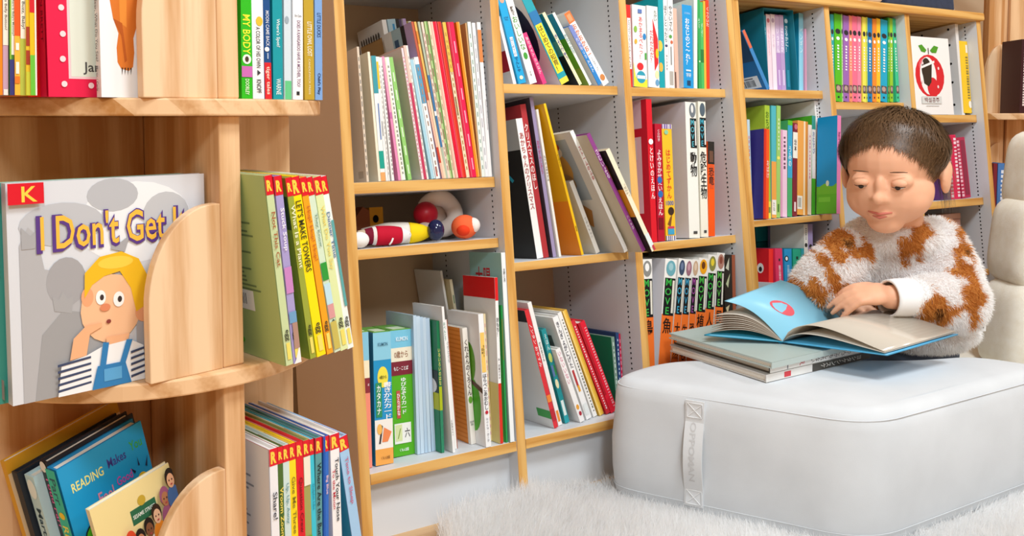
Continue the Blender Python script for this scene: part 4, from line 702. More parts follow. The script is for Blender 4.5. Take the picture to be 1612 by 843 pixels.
['c', 0.1493, 0.045, 0.0431, 0.0071, 0.2241, 0.115, 0.012, 'BCD3EA', [], 'pale blue thin workbook, eighth from left on the lowest left shelf', 'books on the lower left shelf', 'picture_book', 0, 0],
['c', 0.1572, 0.025, 0.0432, 0.0054, 0.2199, 0.115, 0.0218, '1E7D50', [('b', 'r', '2E8A66', 0, 0, 1, 0.32), ('b', 'r', 'B4C41E', 0, 0.32, 1, 0.5), ('b', 't', 'F2E27A', 'い\nろ\nい\nろ\nい\nの\nは\nな', 0.1, 0.4, 0.9, 0.9, 'v'), ('s', 'r', 'C9CE22', 0, 0.32, 1, 0.45), ('s', 'r', '27875C', 0, 0, 1, 0.32), ('s', 'r', '26332A', 0, 0.45, 1, 0.62), ('s', 'e', 'F0F0EC', 0.75, 0.5, 0.2, 0.06)], 'dark green yellow-lettered picture book, ninth from left on the lowest left shelf', 'books on the lower left shelf', 'picture_book', 0, 0],
['c', 0.1722, 0.012, 0.043, 0.0043, 0.2446, 0.115, -0.0218, 'F1F0EE', [('b', 't', '2E8E76', 'お\nべ\nん\nと\nう', 0.1, 0.74, 0.95, 0.92, 'v'), ('b', 't', '8A8A86', '小西英子さく', 0.2, 0.06, 0.8, 0.28, 'l')], 'white green-lettered tall picture book, tenth from left on the lowest left shelf', 'books on the lower left shelf', 'picture_book', 0, 0],
['c', 0.186, 0.03, 0.043, 0.0049, 0.2194, 0.115, -0.0259, 'EFEDE8', [('b', 'r', 'A2543A', 0.72, 0, 1, 1), ('b', 't', '9A9A9A', 'ぐ\nり\nと\nぐ\nら', 0.05, 0.62, 0.7, 0.88, 'v')], 'white narrow brown-edged picture book, eleventh from left on the lowest left shelf', 'books on the lower left shelf', 'picture_book', 0, 0],
['c', 0.2199, 0.035, 0.043, 0.0096, 0.2003, 0.115, -0.0214, 'F4EEE4', [('s', 'r', 'E8933A', 0, 0, 0.92, 1), ('s', 'stripes', 'D97E22', 0, 0, 0.92, 1, 26), ('b', 't', '4A3A3A', 'く\nれ\nよ\nん\nの\nく\nろ\nく\nん', 0.1, 0.42, 0.95, 0.9, 'v'), ('b', 'e', '6FA83C', 0.55, 0.38, 0.4, 0.03), ('b', 't', '3A3A4A', 'なかや\nみわ', 0.1, 0.06, 0.9, 0.3, 'v')], 'orange brush-striped picture book, twelfth from left on the lowest left shelf', 'books on the lower left shelf', 'picture_book', 0, 0],
['c', 0.2296, 0.0, 0.043, 0.0099, 0.2255, 0.115, -0.0005, 'F1F1F1', [('s', 'e', '5FA026', 0.62, 0.62, 0.2, 0.16), ('s', 'e', '4FB02A', 0.7, 0.3, 0.22, 0.2), ('s', 'p', '5A4030', [(0.62, 0.5), (1.0, 0.44), (1.0, 0.4), (0.7, 0.45)]), ('b', 'r', 'F2C766', 0.1, 0.56, 0.9, 0.86), ('b', 't', '4A3A1A', '偕成社の\n絵本', 0.2, 0.6, 0.8, 0.84, 'l'), ('b', 't', '4A4A50', 'は\nら\nぺ\nこ\nあ\nお\nむ\nし', 0.12, 0.28, 0.88, 0.55, 'v'), ('b', 'e', 'C02A3A', 0.5, 0.26, 0.3, 0.014), ('b', 't', '70707A', 'エリック・カール', 0.3, 0.04, 0.7, 0.22, 'l')], 'white leaf-pictured picture book, thirteenth from left on the lowest left shelf', 'books on the lower left shelf', 'picture_book', 0, 0],
['c', 0.255, 0.03, 0.043, 0.0039, 0.2208, 0.115, 0.008, 'F0DDB0', [('b', 'dots', 'D98AA0', 0.5, 0.05, 0.95, 16)], 'pale yellow slim picture book, fourteenth from left on the lowest left shelf', 'books on the lower left shelf', 'picture_book', 0, 0],
['c', 0.2684, 0.012, 0.043, 0.0026, 0.1957, 0.115, 0.0102, 'E9D27A', [('s', 'r', 'E0C63C', 0, 0, 1, 0.6), ('s', 'r', 'EEEFF0', 0, 0.6, 1, 1), ('s', 'p', '8A4A2A', [(0.2, 0.55), (0.5, 0.3), (0.6, 0.33), (0.3, 0.6)]), ('s', 'e', 'E4B81E', 0.7, 0.28, 0.16, 0.1), ('s', 'p', '4E7A2E', [(0.5, 0.02), (0.9, 0.02), (0.8, 0.2), (0.6, 0.18)]), ('s', 'p', '8A8A6A', [(0.55, 0.72), (0.75, 0.86), (0.8, 0.84), (0.62, 0.7)])], 'white and yellow sketch-covered picture book, fifteenth from left on the lowest left shelf', 'books on the lower left shelf', 'picture_book', 0, 0],
['c', 0.2589, 0.002, 0.0433, 0.0058, 0.2842, 0.115, 0.0298, 'F3F2F0', [('b', 'r', 'D8301E', 0, 0.0, 1, 0.36), ('b', 'r', 'E01A1E', 0, 0.86, 1, 1), ('s', 'r', 'E01A1E', 0, 0.87, 1, 1), ('s', 'r', 'E6D48A', 0, 0.0, 1, 0.36), ('b', 't', '2A2A2A', 'お\nも\nち\n！', 0.1, 0.56, 0.9, 0.84, 'v'), ('b', 't', '3A3A3A', '文・石津ちひろ', 0.25, 0.38, 0.75, 0.52, 'l')], 'white red-topped picture book, sixteenth from left on the lowest left shelf', 'books on the lower left shelf', 'picture_book', 0, 0],
['c', 0.2709, 0.002, 0.0432, 0.0029, 0.2349, 0.115, 0.0245, '27A04C', [('b', 'r', '8A7A3A', 0.1, 0.6, 0.6, 0.9)], 'green narrow picture book, seventeenth from left on the lowest left shelf', 'books on the lower left shelf', 'picture_book', 0, 0],
['c', 0.2769, -0.002, 0.0432, 0.0081, 0.3262, 0.115, 0.013, 'EEF1F2', [('s', 'r', 'A9CFCB', 0, 0, 1, 1), ('s', 'r', '9CC8C4', 0, 0.75, 1, 1), ('s', 't', 'C82A34', '太陽', 0.18, 0.8, 0.66, 0.92, 'h'), ('b', 't', '5A5A5A', '太\n陽\nと\n月', 0.3, 0.82, 0.75, 0.94, 'v'), ('s', 'e', 'F2C83A', 0.7, 0.8, 0.1, 0.06)], 'white tall blue-green-covered picture book, eighteenth from left on the lowest left shelf', 'books on the lower left shelf', 'picture_book', 0, 0],
['c', 0.279, 0.165, 0.043, 0.0042, 0.2944, 0.115, -0.1154, 'EFEEEA', [], 'white tall rear picture book, leftmost behind the others on the lowest left shelf', 'books on the lower left shelf', 'picture_book', 0, 0],
['c', 0.2832, 0.15, 0.043, 0.0056, 0.277, 0.13, -0.0991, 'F0E2BE', [('s', 'r', 'D9C79A', 0.0, 0.0, 1, 1), ('s', 'r', 'A8713E', 0.0, 0.62, 0.72, 1), ('s', 'r', '8E4A36', 0.03, 0.62, 0.3, 0.93), ('s', 'r', 'DDBE78', 0.28, 0.42, 0.95, 0.7), ('s', 'p', '7A6040', [(0.2, 0.4), (0.3, 0.66), (0.42, 0.66), (0.4, 0.42)]), ('s', 'p', 'C25A3E', [(0.55, 0.4), (0.66, 0.6), (0.76, 0.42)]), ('s', 'e', 'D38A3E', 0.82, 0.44, 0.12, 0.06), ('b', 'dots', '5A8A6A', 0.5, 0.05, 0.95, 8)], 'cream bread-pictured picture book, second from left behind the others on the lowest left shelf', 'books on the lower left shelf', 'picture_book', 0, 0],
['c', 0.3482, 0.03, 0.6701, 0.0068, 0.1259, 0.12, -0.2096, 'F3EFEE', [('s', 'r', 'A8182A', 0.0, 0.2, 1, 0.5), ('s', 'r', 'D8D2CC', 0, 0, 1, 0.2)], 'white red-and-grey-covered picture book, leftmost on the upper second-column shelf', 'books on the upper second-column shelf', 'picture_book', 0, 0],
['c', 0.3571, 0.025, 0.6701, 0.0159, 0.1798, 0.13, -0.224, '1FA6DC', [('b', 'e', 'E8A88A', 0.55, 0.86, 0.3, 0.03), ('b', 't', '2A4C7E', 'のりもの\nずかん', 0.2, 0.52, 0.8, 0.82, 'v'), ('b', 'r', 'F2F6F8', 0.3, 0.28, 0.72, 0.48), ('b', 't', '2A6AA0', 'は\nじ\nめ\nて\nの', 0.34, 0.29, 0.68, 0.47, 'v'), ('b', 't', '1F4F86', 'で\nん\nし\nゃ', 0.25, 0.12, 0.75, 0.27, 'v'), ('b', 'e', 'F0EECC', 0.5, 0.06, 0.25, 0.02)], 'sky blue thick picture book, second from left on the upper second-column shelf', 'books on the upper second-column shelf', 'picture_book', 0, 0],
['c', 0.3813, 0.025, 0.6701, 0.0156, 0.1873, 0.16, -0.2662, 'F4F3EF', [('b', 't', '4E9A34', 'お\nい\nし\nい\nな', 0.15, 0.34, 0.85, 0.68, 'v'), ('b', 't', '5A4A40', '離\n乳\n食', 0.25, 0.69, 0.75, 0.78, 'v'), ('b', 'e', '47A13C', 0.5, 0.28, 0.28, 0.035), ('b', 't', '8A8A8A', 'の本', 0.4, 0.06, 0.6, 0.14, 'v')], 'white green-lettered thick picture book, third from left on the upper second-column shelf', 'books on the upper second-column shelf', 'picture_book', 0, 0],
['c', 0.4099, 0.025, 0.6701, 0.0092, 0.1009, 0.1, -0.386, 'E2417F', [('b', 't', 'F8D6E2', 'あかちゃん のえほん', 0.2, 0.2, 0.8, 0.92, 'l')], 'bright pink short picture book, fourth from left on the upper second-column shelf', 'books on the upper second-column shelf', 'picture_book', 0, 0],
['c', 0.4513, 0.025, 0.6701, 0.0197, 0.1834, 0.16, -0.4538, '25A3B0', [('b', 'r', 'F3E23C', 0.12, 0.12, 0.9, 0.66), ('b', 't', '6A4A1A', 'は\nじ\nめ\nて\nの\n知\n育\n！', 0.2, 0.14, 0.8, 0.64, 'v'), ('b', 'r', 'F0DC4A', 0, 0.0, 1, 0.06), ('b', 'r', '2A78B0', 0, 0.66, 1, 0.8), ('s', 'r', 'E6E7E4', 0, 0, 1, 1), ('s', 'e', '18243E', 0.66, 0.62, 0.3, 0.36)], 'teal yellow-banded white-covered picture book, fifth from left on the upper second-column shelf', 'books on the upper second-column shelf', 'picture_book', 0, 0],
['c', 0.4931, 0.025, 0.6701, 0.007, 0.1533, 0.16, -0.5116, 'F3ECC0', [('s', 'r', '2C2822', 0, 0, 1, 0.42), ('s', 'r', '6CB3A4', 0, 0.42, 1, 0.62), ('s', 'r', '2F95A6', 0, 0.62, 1, 1), ('b', 't', '5A5AA0', 'き\nょ\nう\nり\nゅ\nう', 0.1, 0.35, 0.9, 0.7, 'v'), ('s', 'e', '4A3A2A', 0.7, 0.72, 0.12, 0.06)], 'cream-spined dark-covered picture book, sixth from left on the upper second-column shelf', 'books on the upper second-column shelf', 'picture_book', 0, 0],
['c', 0.5169, 0.025, 0.6701, 0.0061, 0.1549, 0.16, -0.5113, 'EDF0E6', [('s', 'r', '69A82C', 0, 0, 1, 0.5), ('s', 'r', '4D9A2C', 0, 0.5, 1, 0.66), ('s', 'r', '1E8FC0', 0, 0.66, 1, 1), ('s', 'r', '8CA43C', 0, 0.0, 1, 0.25), ('b', 't', '4A8A9A', 'か\nた\nつ\nむ\nり', 0.1, 0.4, 0.9, 0.75, 'v')], 'white-spined blue-and-green-covered picture book, seventh from left on the upper second-column shelf', 'books on the upper second-column shelf', 'picture_book', 0, 0],
['c', 0.5346, 0.02, 0.6701, 0.0095, 0.1268, 0.13, -0.5152, '3E7EC6', [('b', 'r', '2E86CE', 0, 0, 1, 0.6), ('b', 'r', '7C8CCB', 0, 0.6, 1, 1), ('b', 't', 'E6EEF8', 'どうぶつの えほん', 0.25, 0.1, 0.75, 0.9, 'l'), ('s', 'r', 'E2E2E0', 0, 0, 1, 1)], 'blue short picture book, eighth from left on the upper second-column shelf', 'books on the upper second-column shelf', 'picture_book', 0, 0],
['c', 0.555, 0.03, 0.6701, 0.0156, 0.1603, 0.16, -0.5502, 'F5F3F0', [('b', 'r', 'EC7A3C', 0, 0.86, 1, 1), ('b', 'r', 'F0A070', 0.2, 0.88, 0.8, 0.97), ('b', 't', 'E0703A', 'お\nか\nお\nか\nお\nー', 0.2, 0.42, 0.8, 0.84, 'v'), ('b', 'e', 'D88A4A', 0.5, 0.1, 0.36, 0.04), ('b', 't', '9A9A9A', 'いしかわこうじ', 0.35, 0.2, 0.65, 0.38, 'l')], 'white orange-cornered thick picture book, ninth from left on the upper second-column shelf', 'books on the upper second-column shelf', 'picture_book', 0, 0],
['c', 0.3889, 0.05, 0.3486, 0.0139, 0.2622, 0.15, -0.106, 'F3F2EF', [('s', 'r', '25221F', 0, 0, 1, 0.78), ('s', 'r', 'B8B6B0', 0, 0.78, 1, 1), ('s', 't', '2FA0B4', 'ス', 0.3, 0.55, 0.75, 0.72, 'h'), ('b', 't', 'B04A4A', 'あ\nか\nち\nゃ\nん\nの\nク\nリ\nス\nマ\nス', 0.15, 0.35, 0.85, 0.9, 'v')], 'white-spined black-covered picture book, leftmost on the middle second-column shelf', 'books on the middle second-column shelf', 'picture_book', 0, 0],
['c', 0.4033, 0.05, 0.3486, 0.0122, 0.2889, 0.15, -0.1073, 'B3343A', [('b', 't', 'F6E8E4', 'ク\nリ\nス\nマ\nス\nの\nほ\nし', 0.15, 0.4, 0.85, 0.92, 'v')], 'dark red white-lettered picture book, second from left on the middle second-column shelf', 'books on the middle second-column shelf', 'picture_book', 0, 0],
['c', 0.4215, 0.045, 0.3486, 0.0075, 0.3017, 0.16, -0.101, 'A294B8', [('s', 'r', '4F4550', 0, 0, 1, 1), ('s', 'e', 'D8D6DA', 0.6, 0.4, 0.3, 0.2), ('b', 't', 'B5406A', 'お\nや\nす\nみ\nじ\nぞ\nう', 0.15, 0.4, 0.85, 0.85, 'v')], 'lavender-spined dark-covered picture book, third from left on the middle second-column shelf', 'books on the middle second-column shelf', 'picture_book', 0, 0],
['c', 0.4319, 0.04, 0.3486, 0.0048, 0.2787, 0.14, -0.1113, 'F2F0E6', [('b', 't', '3A3A3A', 'も\nり\nの\nふ\nゆ\nや\nす\nみ', 0.12, 0.3, 0.88, 0.9, 'v')], 'white black-lettered picture book, fourth from left on the middle second-column shelf', 'books on the middle second-column shelf', 'picture_book', 0, 0],
['c', 0.4728, 0.025, 0.3486, 0.0052, 0.293, 0.13, -0.2227, 'F4C41E', [('s', 'r', 'EFB50F', 0, 0, 1, 1), ('s', 'r', 'F0901E', 0, 0, 1, 0.36), ('b', 't', '6A5010', 'て\nぶ\nく\nろ', 0.15, 0.5, 0.85, 0.75, 'v'), ('b', 't', '6A5010', '福音館', 0.3, 0.1, 0.7, 0.25, 'v')], 'yellow tall picture book, fifth from left on the middle second-column shelf', 'books on the middle second-column shelf', 'picture_book', 0, 0],
['c', 0.5072, 0.025, 0.3486, 0.0093, 0.1481, 0.1, -0.3579, 'D9D6CE', [('b', 't', '7A7A76', 'いもとようこ', 0.3, 0.1, 0.7, 0.6, 'l')], 'grey small plastic-wrapped picture book, sixth from left on the middle second-column shelf', 'books on the middle second-column shelf', 'picture_book', 0, 0],
['c', 0.5405, -0.019, 0.3486, 0.0085, 0.2531, 0.16, -0.4414, 'F0F0EC', [('s', 'r', 'CFCDC4', 0, 0, 1, 1), ('s', 'r', '9AA6AE', 0.1, 0.45, 0.85, 0.95), ('s', 'e', 'C99A4E', 0.5, 0.72, 0.22, 0.14), ('s', 'e', 'B08A5A', 0.5, 0.6, 0.18, 0.08), ('s', 'e', 'E7DDCF', 0.56, 0.86, 0.12, 0.05), ('s', 'e', 'C8503C', 0.53, 0.9, 0.14, 0.04), ('s', 'p', 'B9803E', [(0.35, 0.3), (0.6, 0.42), (0.75, 0.36), (0.65, 0.22)]), ('b', 't', 'B84A4A', 'ス\nト\nー\nム\nの\nふ\nゆ', 0.15, 0.55, 0.85, 0.92, 'v'), ('b', 'r', 'E6E6E4', 0, 0.02, 1, 0.16)], 'white-spined grey-covered picture book, seventh from left on the middle second-column shelf', 'books on the middle second-column shelf', 'picture_book', 0, 0],
['c', 0.5574, -0.051, 0.3486, 0.0085, 0.2468, 0.18, -0.4689, '8C3F86', [('s', 'r', 'C9C1AB', 0, 0, 1, 1), ('b', 't', 'E6D0E2', 'さ\nむ\nい\nよ\nる', 0.12, 0.6, 0.88, 0.9, 'v'), ('b', 't', 'E0C8DC', 'こぐま社', 0.25, 0.1, 0.75, 0.4, 'l')], 'purple-spined beige-covered picture book, eighth from left on the middle second-column shelf', 'books on the middle second-column shelf', 'picture_book', 0, 0],
['c', 0.5683, -0.065, 0.3486, 0.0096, 0.2112, 0.17, -0.4518, 'EDE4C8', [('s', 'r', '262019', 0, 0, 1, 1), ('s', 'r', 'E39A1E', 0.3, 0.35, 1, 0.62), ('s', 'r', 'E0941C', 0.3, 0.72, 0.9, 0.86), ('s', 'p', '8A8238', [(0.1, 0.1), (0.5, 0.3), (0.9, 0.16), (0.6, 0.05)]), ('b', 't', '8A7A5A', 'ハロウィン\nのよる', 0.2, 0.3, 0.8, 0.9, 'l'), ('b', 'r', 'DDE6E6', 0, 0.04, 1, 0.17), ('b', 'r', 'C23A4A', 0.5, 0, 1, 0.05)], 'cream-spined black-covered picture book, ninth from left on the middle second-column shelf', 'books on the middle second-column shelf', 'picture_book', 0, 0],
['c', 0.3837, 0.02, 0.043, 0.0088, 0.2232, 0.16, -0.2171, 'D8323A', [('s', 'r', 'E7E5E1', 0, 0, 1, 1), ('s', 'r', '2C2A2C', 0, 0.9, 1, 1), ('s', 'e', '1E2A3C', 0.2, 0.5, 0.3, 0.2), ('s', 'r', '3FA048', 0.72, 0.08, 1.0, 0.15), ('b', 'r', 'B82A36', 0, 0.06, 1, 0.16), ('b', 'r', 'E8853A', 0, 0.22, 1, 0.28), ('b', 't', 'F9E0E0', 'ノンタン おやすみ', 0.2, 0.45, 0.8, 0.95, 'l')], 'red-spined white-covered picture book, leftmost on the lowest second-column shelf', 'books on the lowest second-column shelf', 'picture_book', 0, 0],
['c', 0.4, 0.03, 0.043, 0.0085, 0.2352, 0.16, -0.2186, 'F2F0EC', [('b', 'r', 'E9913C', 0.2, 0.03, 0.8, 0.12), ('b', 't', '5A6A5A', 'だるまさん', 0.25, 0.3, 0.75, 0.9, 'v')], 'white orange-footed slim picture book, second from left on the lowest second-column shelf', 'books on the lowest second-column shelf', 'picture_book', 0, 0],
['c', 0.4185, 0.035, 0.043, 0.0099, 0.1811, 0.13, -0.2234, '1F8E94', [('b', 'r', '2AA0A8', 0, 0, 1, 0.08), ('b', 'r', 'DDEBE8', 0.2, 0.08, 0.8, 0.24), ('b', 'e', 'E8E2B8', 0.4, 0.42, 0.35, 0.05), ('b', 'e', '2F8A4A', 0.6, 0.56, 0.4, 0.06), ('b', 'e', 'BFD06A', 0.4, 0.7, 0.4, 0.05), ('b', 'r', '5A78A8', 0, 0.5, 0.5, 0.62), ('b', 't', 'CDEBEA', 'え\nほ\nん', 0.2, 0.78, 0.8, 0.95, 'v')], 'teal picture-spined picture book, third from left on the lowest second-column shelf', 'books on the lowest second-column shelf', 'picture_book', 0, 0],
['c', 0.4418, 0.02, 0.043, 0.0106, 0.1465, 0.12, -0.311, 'F3F1EF', [('b', 't', 'D88AA0', 'い\nな\nい\nい\nな\nい', 0.2, 0.52, 0.8, 0.96, 'v'), ('b', 'e', 'E8A23C', 0.5, 0.2, 0.3, 0.035), ('b', 'e', 'B03040', 0.6, 0.11, 0.28, 0.03)], 'white pink-lettered short picture book, fourth from left on the lowest second-column shelf', 'books on the lowest second-column shelf', 'picture_book', 0, 0],
['c', 0.4622, 0.028, 0.043, 0.0123, 0.2063, 0.16, -0.3055, 'F4F3F1', [('s', 'r', 'ECEBE8', 0, 0, 1, 1), ('s', 'r', '55625E', 0.3, 0.7, 0.85, 0.82), ('s', 'r', '5E6E68', 0.5, 0.48, 0.9, 0.58), ('b', 't', '4A4A58', 'き\nん\nぎ\nょ\nが\nに\nげ\nた', 0.2, 0.5, 0.8, 0.95, 'v'), ('b', 'r', 'B83A3C', 0.25, 0.32, 0.6, 0.48), ('b', 'r', 'E8A83A', 0.3, 0.27, 0.65, 0.33), ('b', 'r', 'E3E8E6', 0.15, 0.04, 0.85, 0.15)], 'white black-lettered window-covered picture book, fifth from left on the lowest second-column shelf', 'books on the lowest second-column shelf', 'picture_book', 0, 0],
['c', 0.4836, 0.035, 0.043, 0.0088, 0.2134, 0.16, -0.3196, 'EFEDE8', [('b', 'dots', '6A6A5A', 0.6, 0.05, 0.95, 30)], 'white dotted slim picture book, sixth from left on the lowest second-column shelf', 'books on the lowest second-column shelf', 'picture_book', 0, 0],
['c', 0.4983, 0.035, 0.043, 0.0099, 0.2164, 0.16, -0.3315, 'EFC04A', [('b', 'r', 'F4D27A', 0, 0, 0.3, 1), ('b', 'r', 'D9A53A', 0.75, 0, 1, 1)], 'yellow picture book, seventh from left on the lowest second-column shelf', 'books on the lowest second-column shelf', 'picture_book', 0, 0],
['c', 0.5145, 0.035, 0.043, 0.0091, 0.1967, 0.16, -0.359, 'D32C38', [('b', 'dots', 'F6D8DA', 0.5, 0.05, 0.95, 34)], 'red white-dotted picture book, eighth from left on the lowest second-column shelf', 'books on the lowest second-column shelf', 'picture_book', 0, 0],
['c', 0.5252, 0.035, 0.043, 0.0163, 0.1888, 0.16, -0.3466, 'DE1C34', [('b', 'dots', 'E99AA2', 0.75, 0.05, 0.95, 30), ('b', 'r', 'B01A28', 0, 0.2, 0.3, 1)], 'bright red dotted picture book, ninth from left on the lowest second-column shelf', 'books on the lowest second-column shelf', 'picture_book', 0, 0],
['c', 0.5515, 0.05, 0.043, 0.0075, 0.14, 0.1, -0.0209, '7E9C8C', [('s', 'r', '0F8A62', 0, 0, 1, 1), ('b', 'dots', 'D8E8E0', 0.5, 0.05, 0.95, 12)], 'green-covered upright picture book, tenth from left on the lowest second-column shelf', 'books on the lowest second-column shelf', 'picture_book', 0, 0],
['c', 0.5734, 0.06, 0.043, 0.0041, 0.142, 0.1, 0.012, 'C81440', [('s', 'r', 'D90F3C', 0, 0, 1, 1), ('b', 'dots', 'F2B0C0', 0.5, 0.05, 0.95, 12)], 'crimson-covered upright picture book, eleventh from left on the lowest second-column shelf', 'books on the lowest second-column shelf', 'picture_book', 0, 0],
['c', 0.5662, 0.06, 0.043, 0.0074, 0.145, 0.15, 0.012, '2C4A78', [('s', 'r', '35507E', 0, 0, 1, 1), ('b', 'dots', 'C8D4E6', 0.5, 0.05, 0.95, 14)], 'navy-spined upright picture book, twelfth from left on the lowest second-column shelf', 'books on the lowest second-column shelf', 'picture_book', 0, 0],
['c', 0.6107, 0.025, 0.6692, 0.0126, 0.165, 0.17, 0.0461, 'E02A22', [('b', 'r', 'F6F2EE', 0.3, 0.22, 0.95, 0.84), ('b', 't', '6A4A44', 'ど\nう\nぶ\nつ\nい\nろ\nい\nろ\nか\nく\nれ\nん\nぼ', 0.4, 0.24, 0.85, 0.82, 'v')], 'red white-labelled picture book, leftmost on the upper third-column shelf', 'books on the upper third-column shelf', 'picture_book', 0, 0],
['c', 0.6267, 0.025, 0.6705, 0.0344, 0.1654, 0.17, 0.054, 'F4F1EE', [('b', 't', 'D8434A', 'あ\nか\nま\nる\nぺ\nた\nっ\n！', 0.45, 0.34, 0.75, 0.86, 'v'), ('b', 'r', 'F6E03A', 0.0, 0.0, 1, 0.08), ('b', 'p', 'F6DE3A', [(0, 0.0), (0, 0.3), (0.15, 0.12), (0.4, 0.06), (1, 0.1), (1, 0)]), ('b', 'e', '2E9CB4', 0.55, 0.12, 0.34, 0.075), ('b', 'r', 'EEF4F4', 0.25, 0.1, 0.85, 0.14), ('b', 'e', 'E22A30', 0.5, 0.25, 0.24, 0.045), ('b', 'e', '2F86C8', 0.86, 0.62, 0.12, 0.04), ('b', 'e', '8CBA4A', 0.2, 0.7, 0.12, 0.04), ('b', 'r', '4FA84A', 0.85, 0.34, 0.98, 0.42), ('b', 'r', '5C7AB8', 0.4, 0.9, 0.7, 0.95), ('b', 'e', 'F0B03A', 0.2, 0.55, 0.1, 0.03)], 'white wide picture-spined picture book, second from left on the upper third-column shelf', 'books on the upper third-column shelf', 'picture_book', 0, 0],
['c', 0.6646, 0.025, 0.6702, 0.0285, 0.1659, 0.17, 0.055, 'F3F1F0', [('b', 't', 'D23A4A', 'だ\nれ\nだ\nれ\nだ\n？', 0.2, 0.3, 0.55, 0.7, 'v'), ('b', 'p', 'D82A2C', [(0.5, 0.85), (0.95, 0.6), (0.95, 0.3), (0.6, 0.2), (0.55, 0.5)]), ('b', 'e', 'F2C41E', 0.85, 0.42, 0.14, 0.06), ('b', 'e', 'F2E6B0', 0.8, 0.16, 0.18, 0.05), ('b', 'e', '6AA0C8', 0.8, 0.06, 0.18, 0.04), ('b', 't', '7A8A7A', 'たかい', 0.62, 0.82, 0.9, 0.95, 'v')], 'white wide red-picture-spined picture book, third from left on the upper third-column shelf', 'books on the upper third-column shelf', 'picture_book', 0, 0],
['c', 0.6938, 0.025, 0.6694, 0.0138, 0.1897, 0.17, 0.0613, '12A0AC', [('b', 'e', 'F0C84A', 0.2, 0.45, 0.5, 0.06), ('b', 'e', 'E8B84A', 0.3, 0.22, 0.4, 0.05)], 'teal wide picture book, fourth from left on the upper third-column shelf', 'books on the upper third-column shelf', 'picture_book', 0, 0],
['c', 0.7093, 0.025, 0.6691, 0.0102, 0.1885, 0.17, 0.0519, 'F3F2F0', [('b', 't', '2E2E34', 'ほ\nう\nし\nと\nっ\nた\nら', 0.15, 0.5, 0.85, 0.9, 'v'), ('b', 'e', '4A4A70', 0.5, 0.46, 0.35, 0.015), ('b', 't', '7A7A80', 'まどみちお', 0.35, 0.15, 0.7, 0.4, 'l')], 'white black-lettered slim picture book, fifth from left on the upper third-column shelf', 'books on the upper third-column shelf', 'picture_book', 0, 0],
['c', 0.7198, 0.025, 0.6694, 0.0138, 0.1892, 0.17, 0.0604, 'F2F0EC', [('b', 't', '3A3434', 'や\nさ\nい\nさ\nん', 0.15, 0.62, 0.85, 0.9, 'v'), ('b', 'r', 'B4AEA6', 0.1, 0.03, 0.8, 0.18), ('b', 'e', '5AA04A', 0.4, 0.56, 0.3, 0.02), ('b', 'e', 'D06A4A', 0.6, 0.5, 0.25, 0.02), ('b', 'r', '8A8A8A', 0.35, 0.25, 0.55, 0.45)], 'white grey-footed slim picture book, sixth from left on the upper third-column shelf', 'books on the upper third-column shelf', 'picture_book', 0, 0],
['c', 0.736, 0.025, 0.6691, 0.0102, 0.1655, 0.17, 0.0454, 'E8B9A6', [('b', 'r', '5A4A44', 0.0, 0.0, 0.3, 0.2)], 'salmon picture book, seventh from left on the upper third-column shelf', 'books on the upper third-column shelf', 'picture_book', 0, 0],
['c', 0.7589, 0.025, 0.6702, 0.027, 0.1745, 0.17, 0.061, '1E97D8', [('s', 'r', 'E4EEF0', 0, 0, 1, 1), ('b', 't', 'FFFFFF', 'お\nな\nじ\nの\nど\n〜\nれ\n？', 0.25, 0.28, 0.72, 0.84, 'v'), ('b', 't', 'BFE0F2', 'こどもずかん', 0.2, 0.87, 0.8, 0.93, 'h'), ('b', 'r', '1A4468', 0.35, 0.03, 0.7, 0.09), ('b', 't', 'D8ECF6', '学研', 0.25, 0.13, 0.75, 0.18, 'h'), ('b', 'r', 'CFE6F4', 0.25, 0.2, 0.75, 0.22)], 'bright blue wide picture book, eighth from left on the upper third-column shelf', 'books on the upper third-column shelf', 'picture_book', 0, 0],
['c', 0.7868, 0.025, 0.6696, 0.0096, 0.1923, 0.17, 0.0928, 'E3EFE6', [], 'white pale-green-edged picture book, ninth from left on the upper third-column shelf', 'books on the upper third-column shelf', 'picture_book', 0, 0],
['c', 0.8008, 0.025, 0.6692, 0.0071, 0.1905, 0.17, 0.0696, '37A456', [('b', 't', 'DDF2E2', 'み\nど\nり', 0.2, 0.55, 0.8, 0.9, 'v'), ('b', 'e', 'CFE8C0', 0.5, 0.3, 0.3, 0.01)], 'green slim picture book, tenth from left on the upper third-column shelf', 'books on the upper third-column shelf', 'picture_book', 0, 0],
['c', 0.8085, 0.025, 0.6692, 0.0083, 0.1838, 0.17, 0.0673, '4CB860', [('b', 'r', '2A7A3A', 0, 0.3, 1, 0.45), ('b', 't', 'D6F0D8', 'ぱくぱく', 0.25, 0.5, 0.75, 0.85, 'v')], 'leaf green slim picture book, eleventh from left on the upper third-column shelf', 'books on the upper third-column shelf', 'picture_book', 0, 0],
['c', 0.8168, 0.025, 0.669, 0.0058, 0.1871, 0.17, 0.0733, 'F2B63A', [], 'yellow-edged orange picture book, twelfth from left on the upper third-column shelf', 'books on the upper third-column shelf', 'picture_book', 0, 0],
['c', 0.8226, 0.025, 0.6693, 0.0091, 0.1898, 0.17, 0.079, 'E2401E', [('b', 't', 'FBE6DE', 'く\nっ\nつ\nい\nた', 0.15, 0.7, 0.9, 0.92, 'v')], 'vermilion slim picture book, thirteenth from left on the upper third-column shelf', 'books on the upper third-column shelf', 'picture_book', 0, 0],
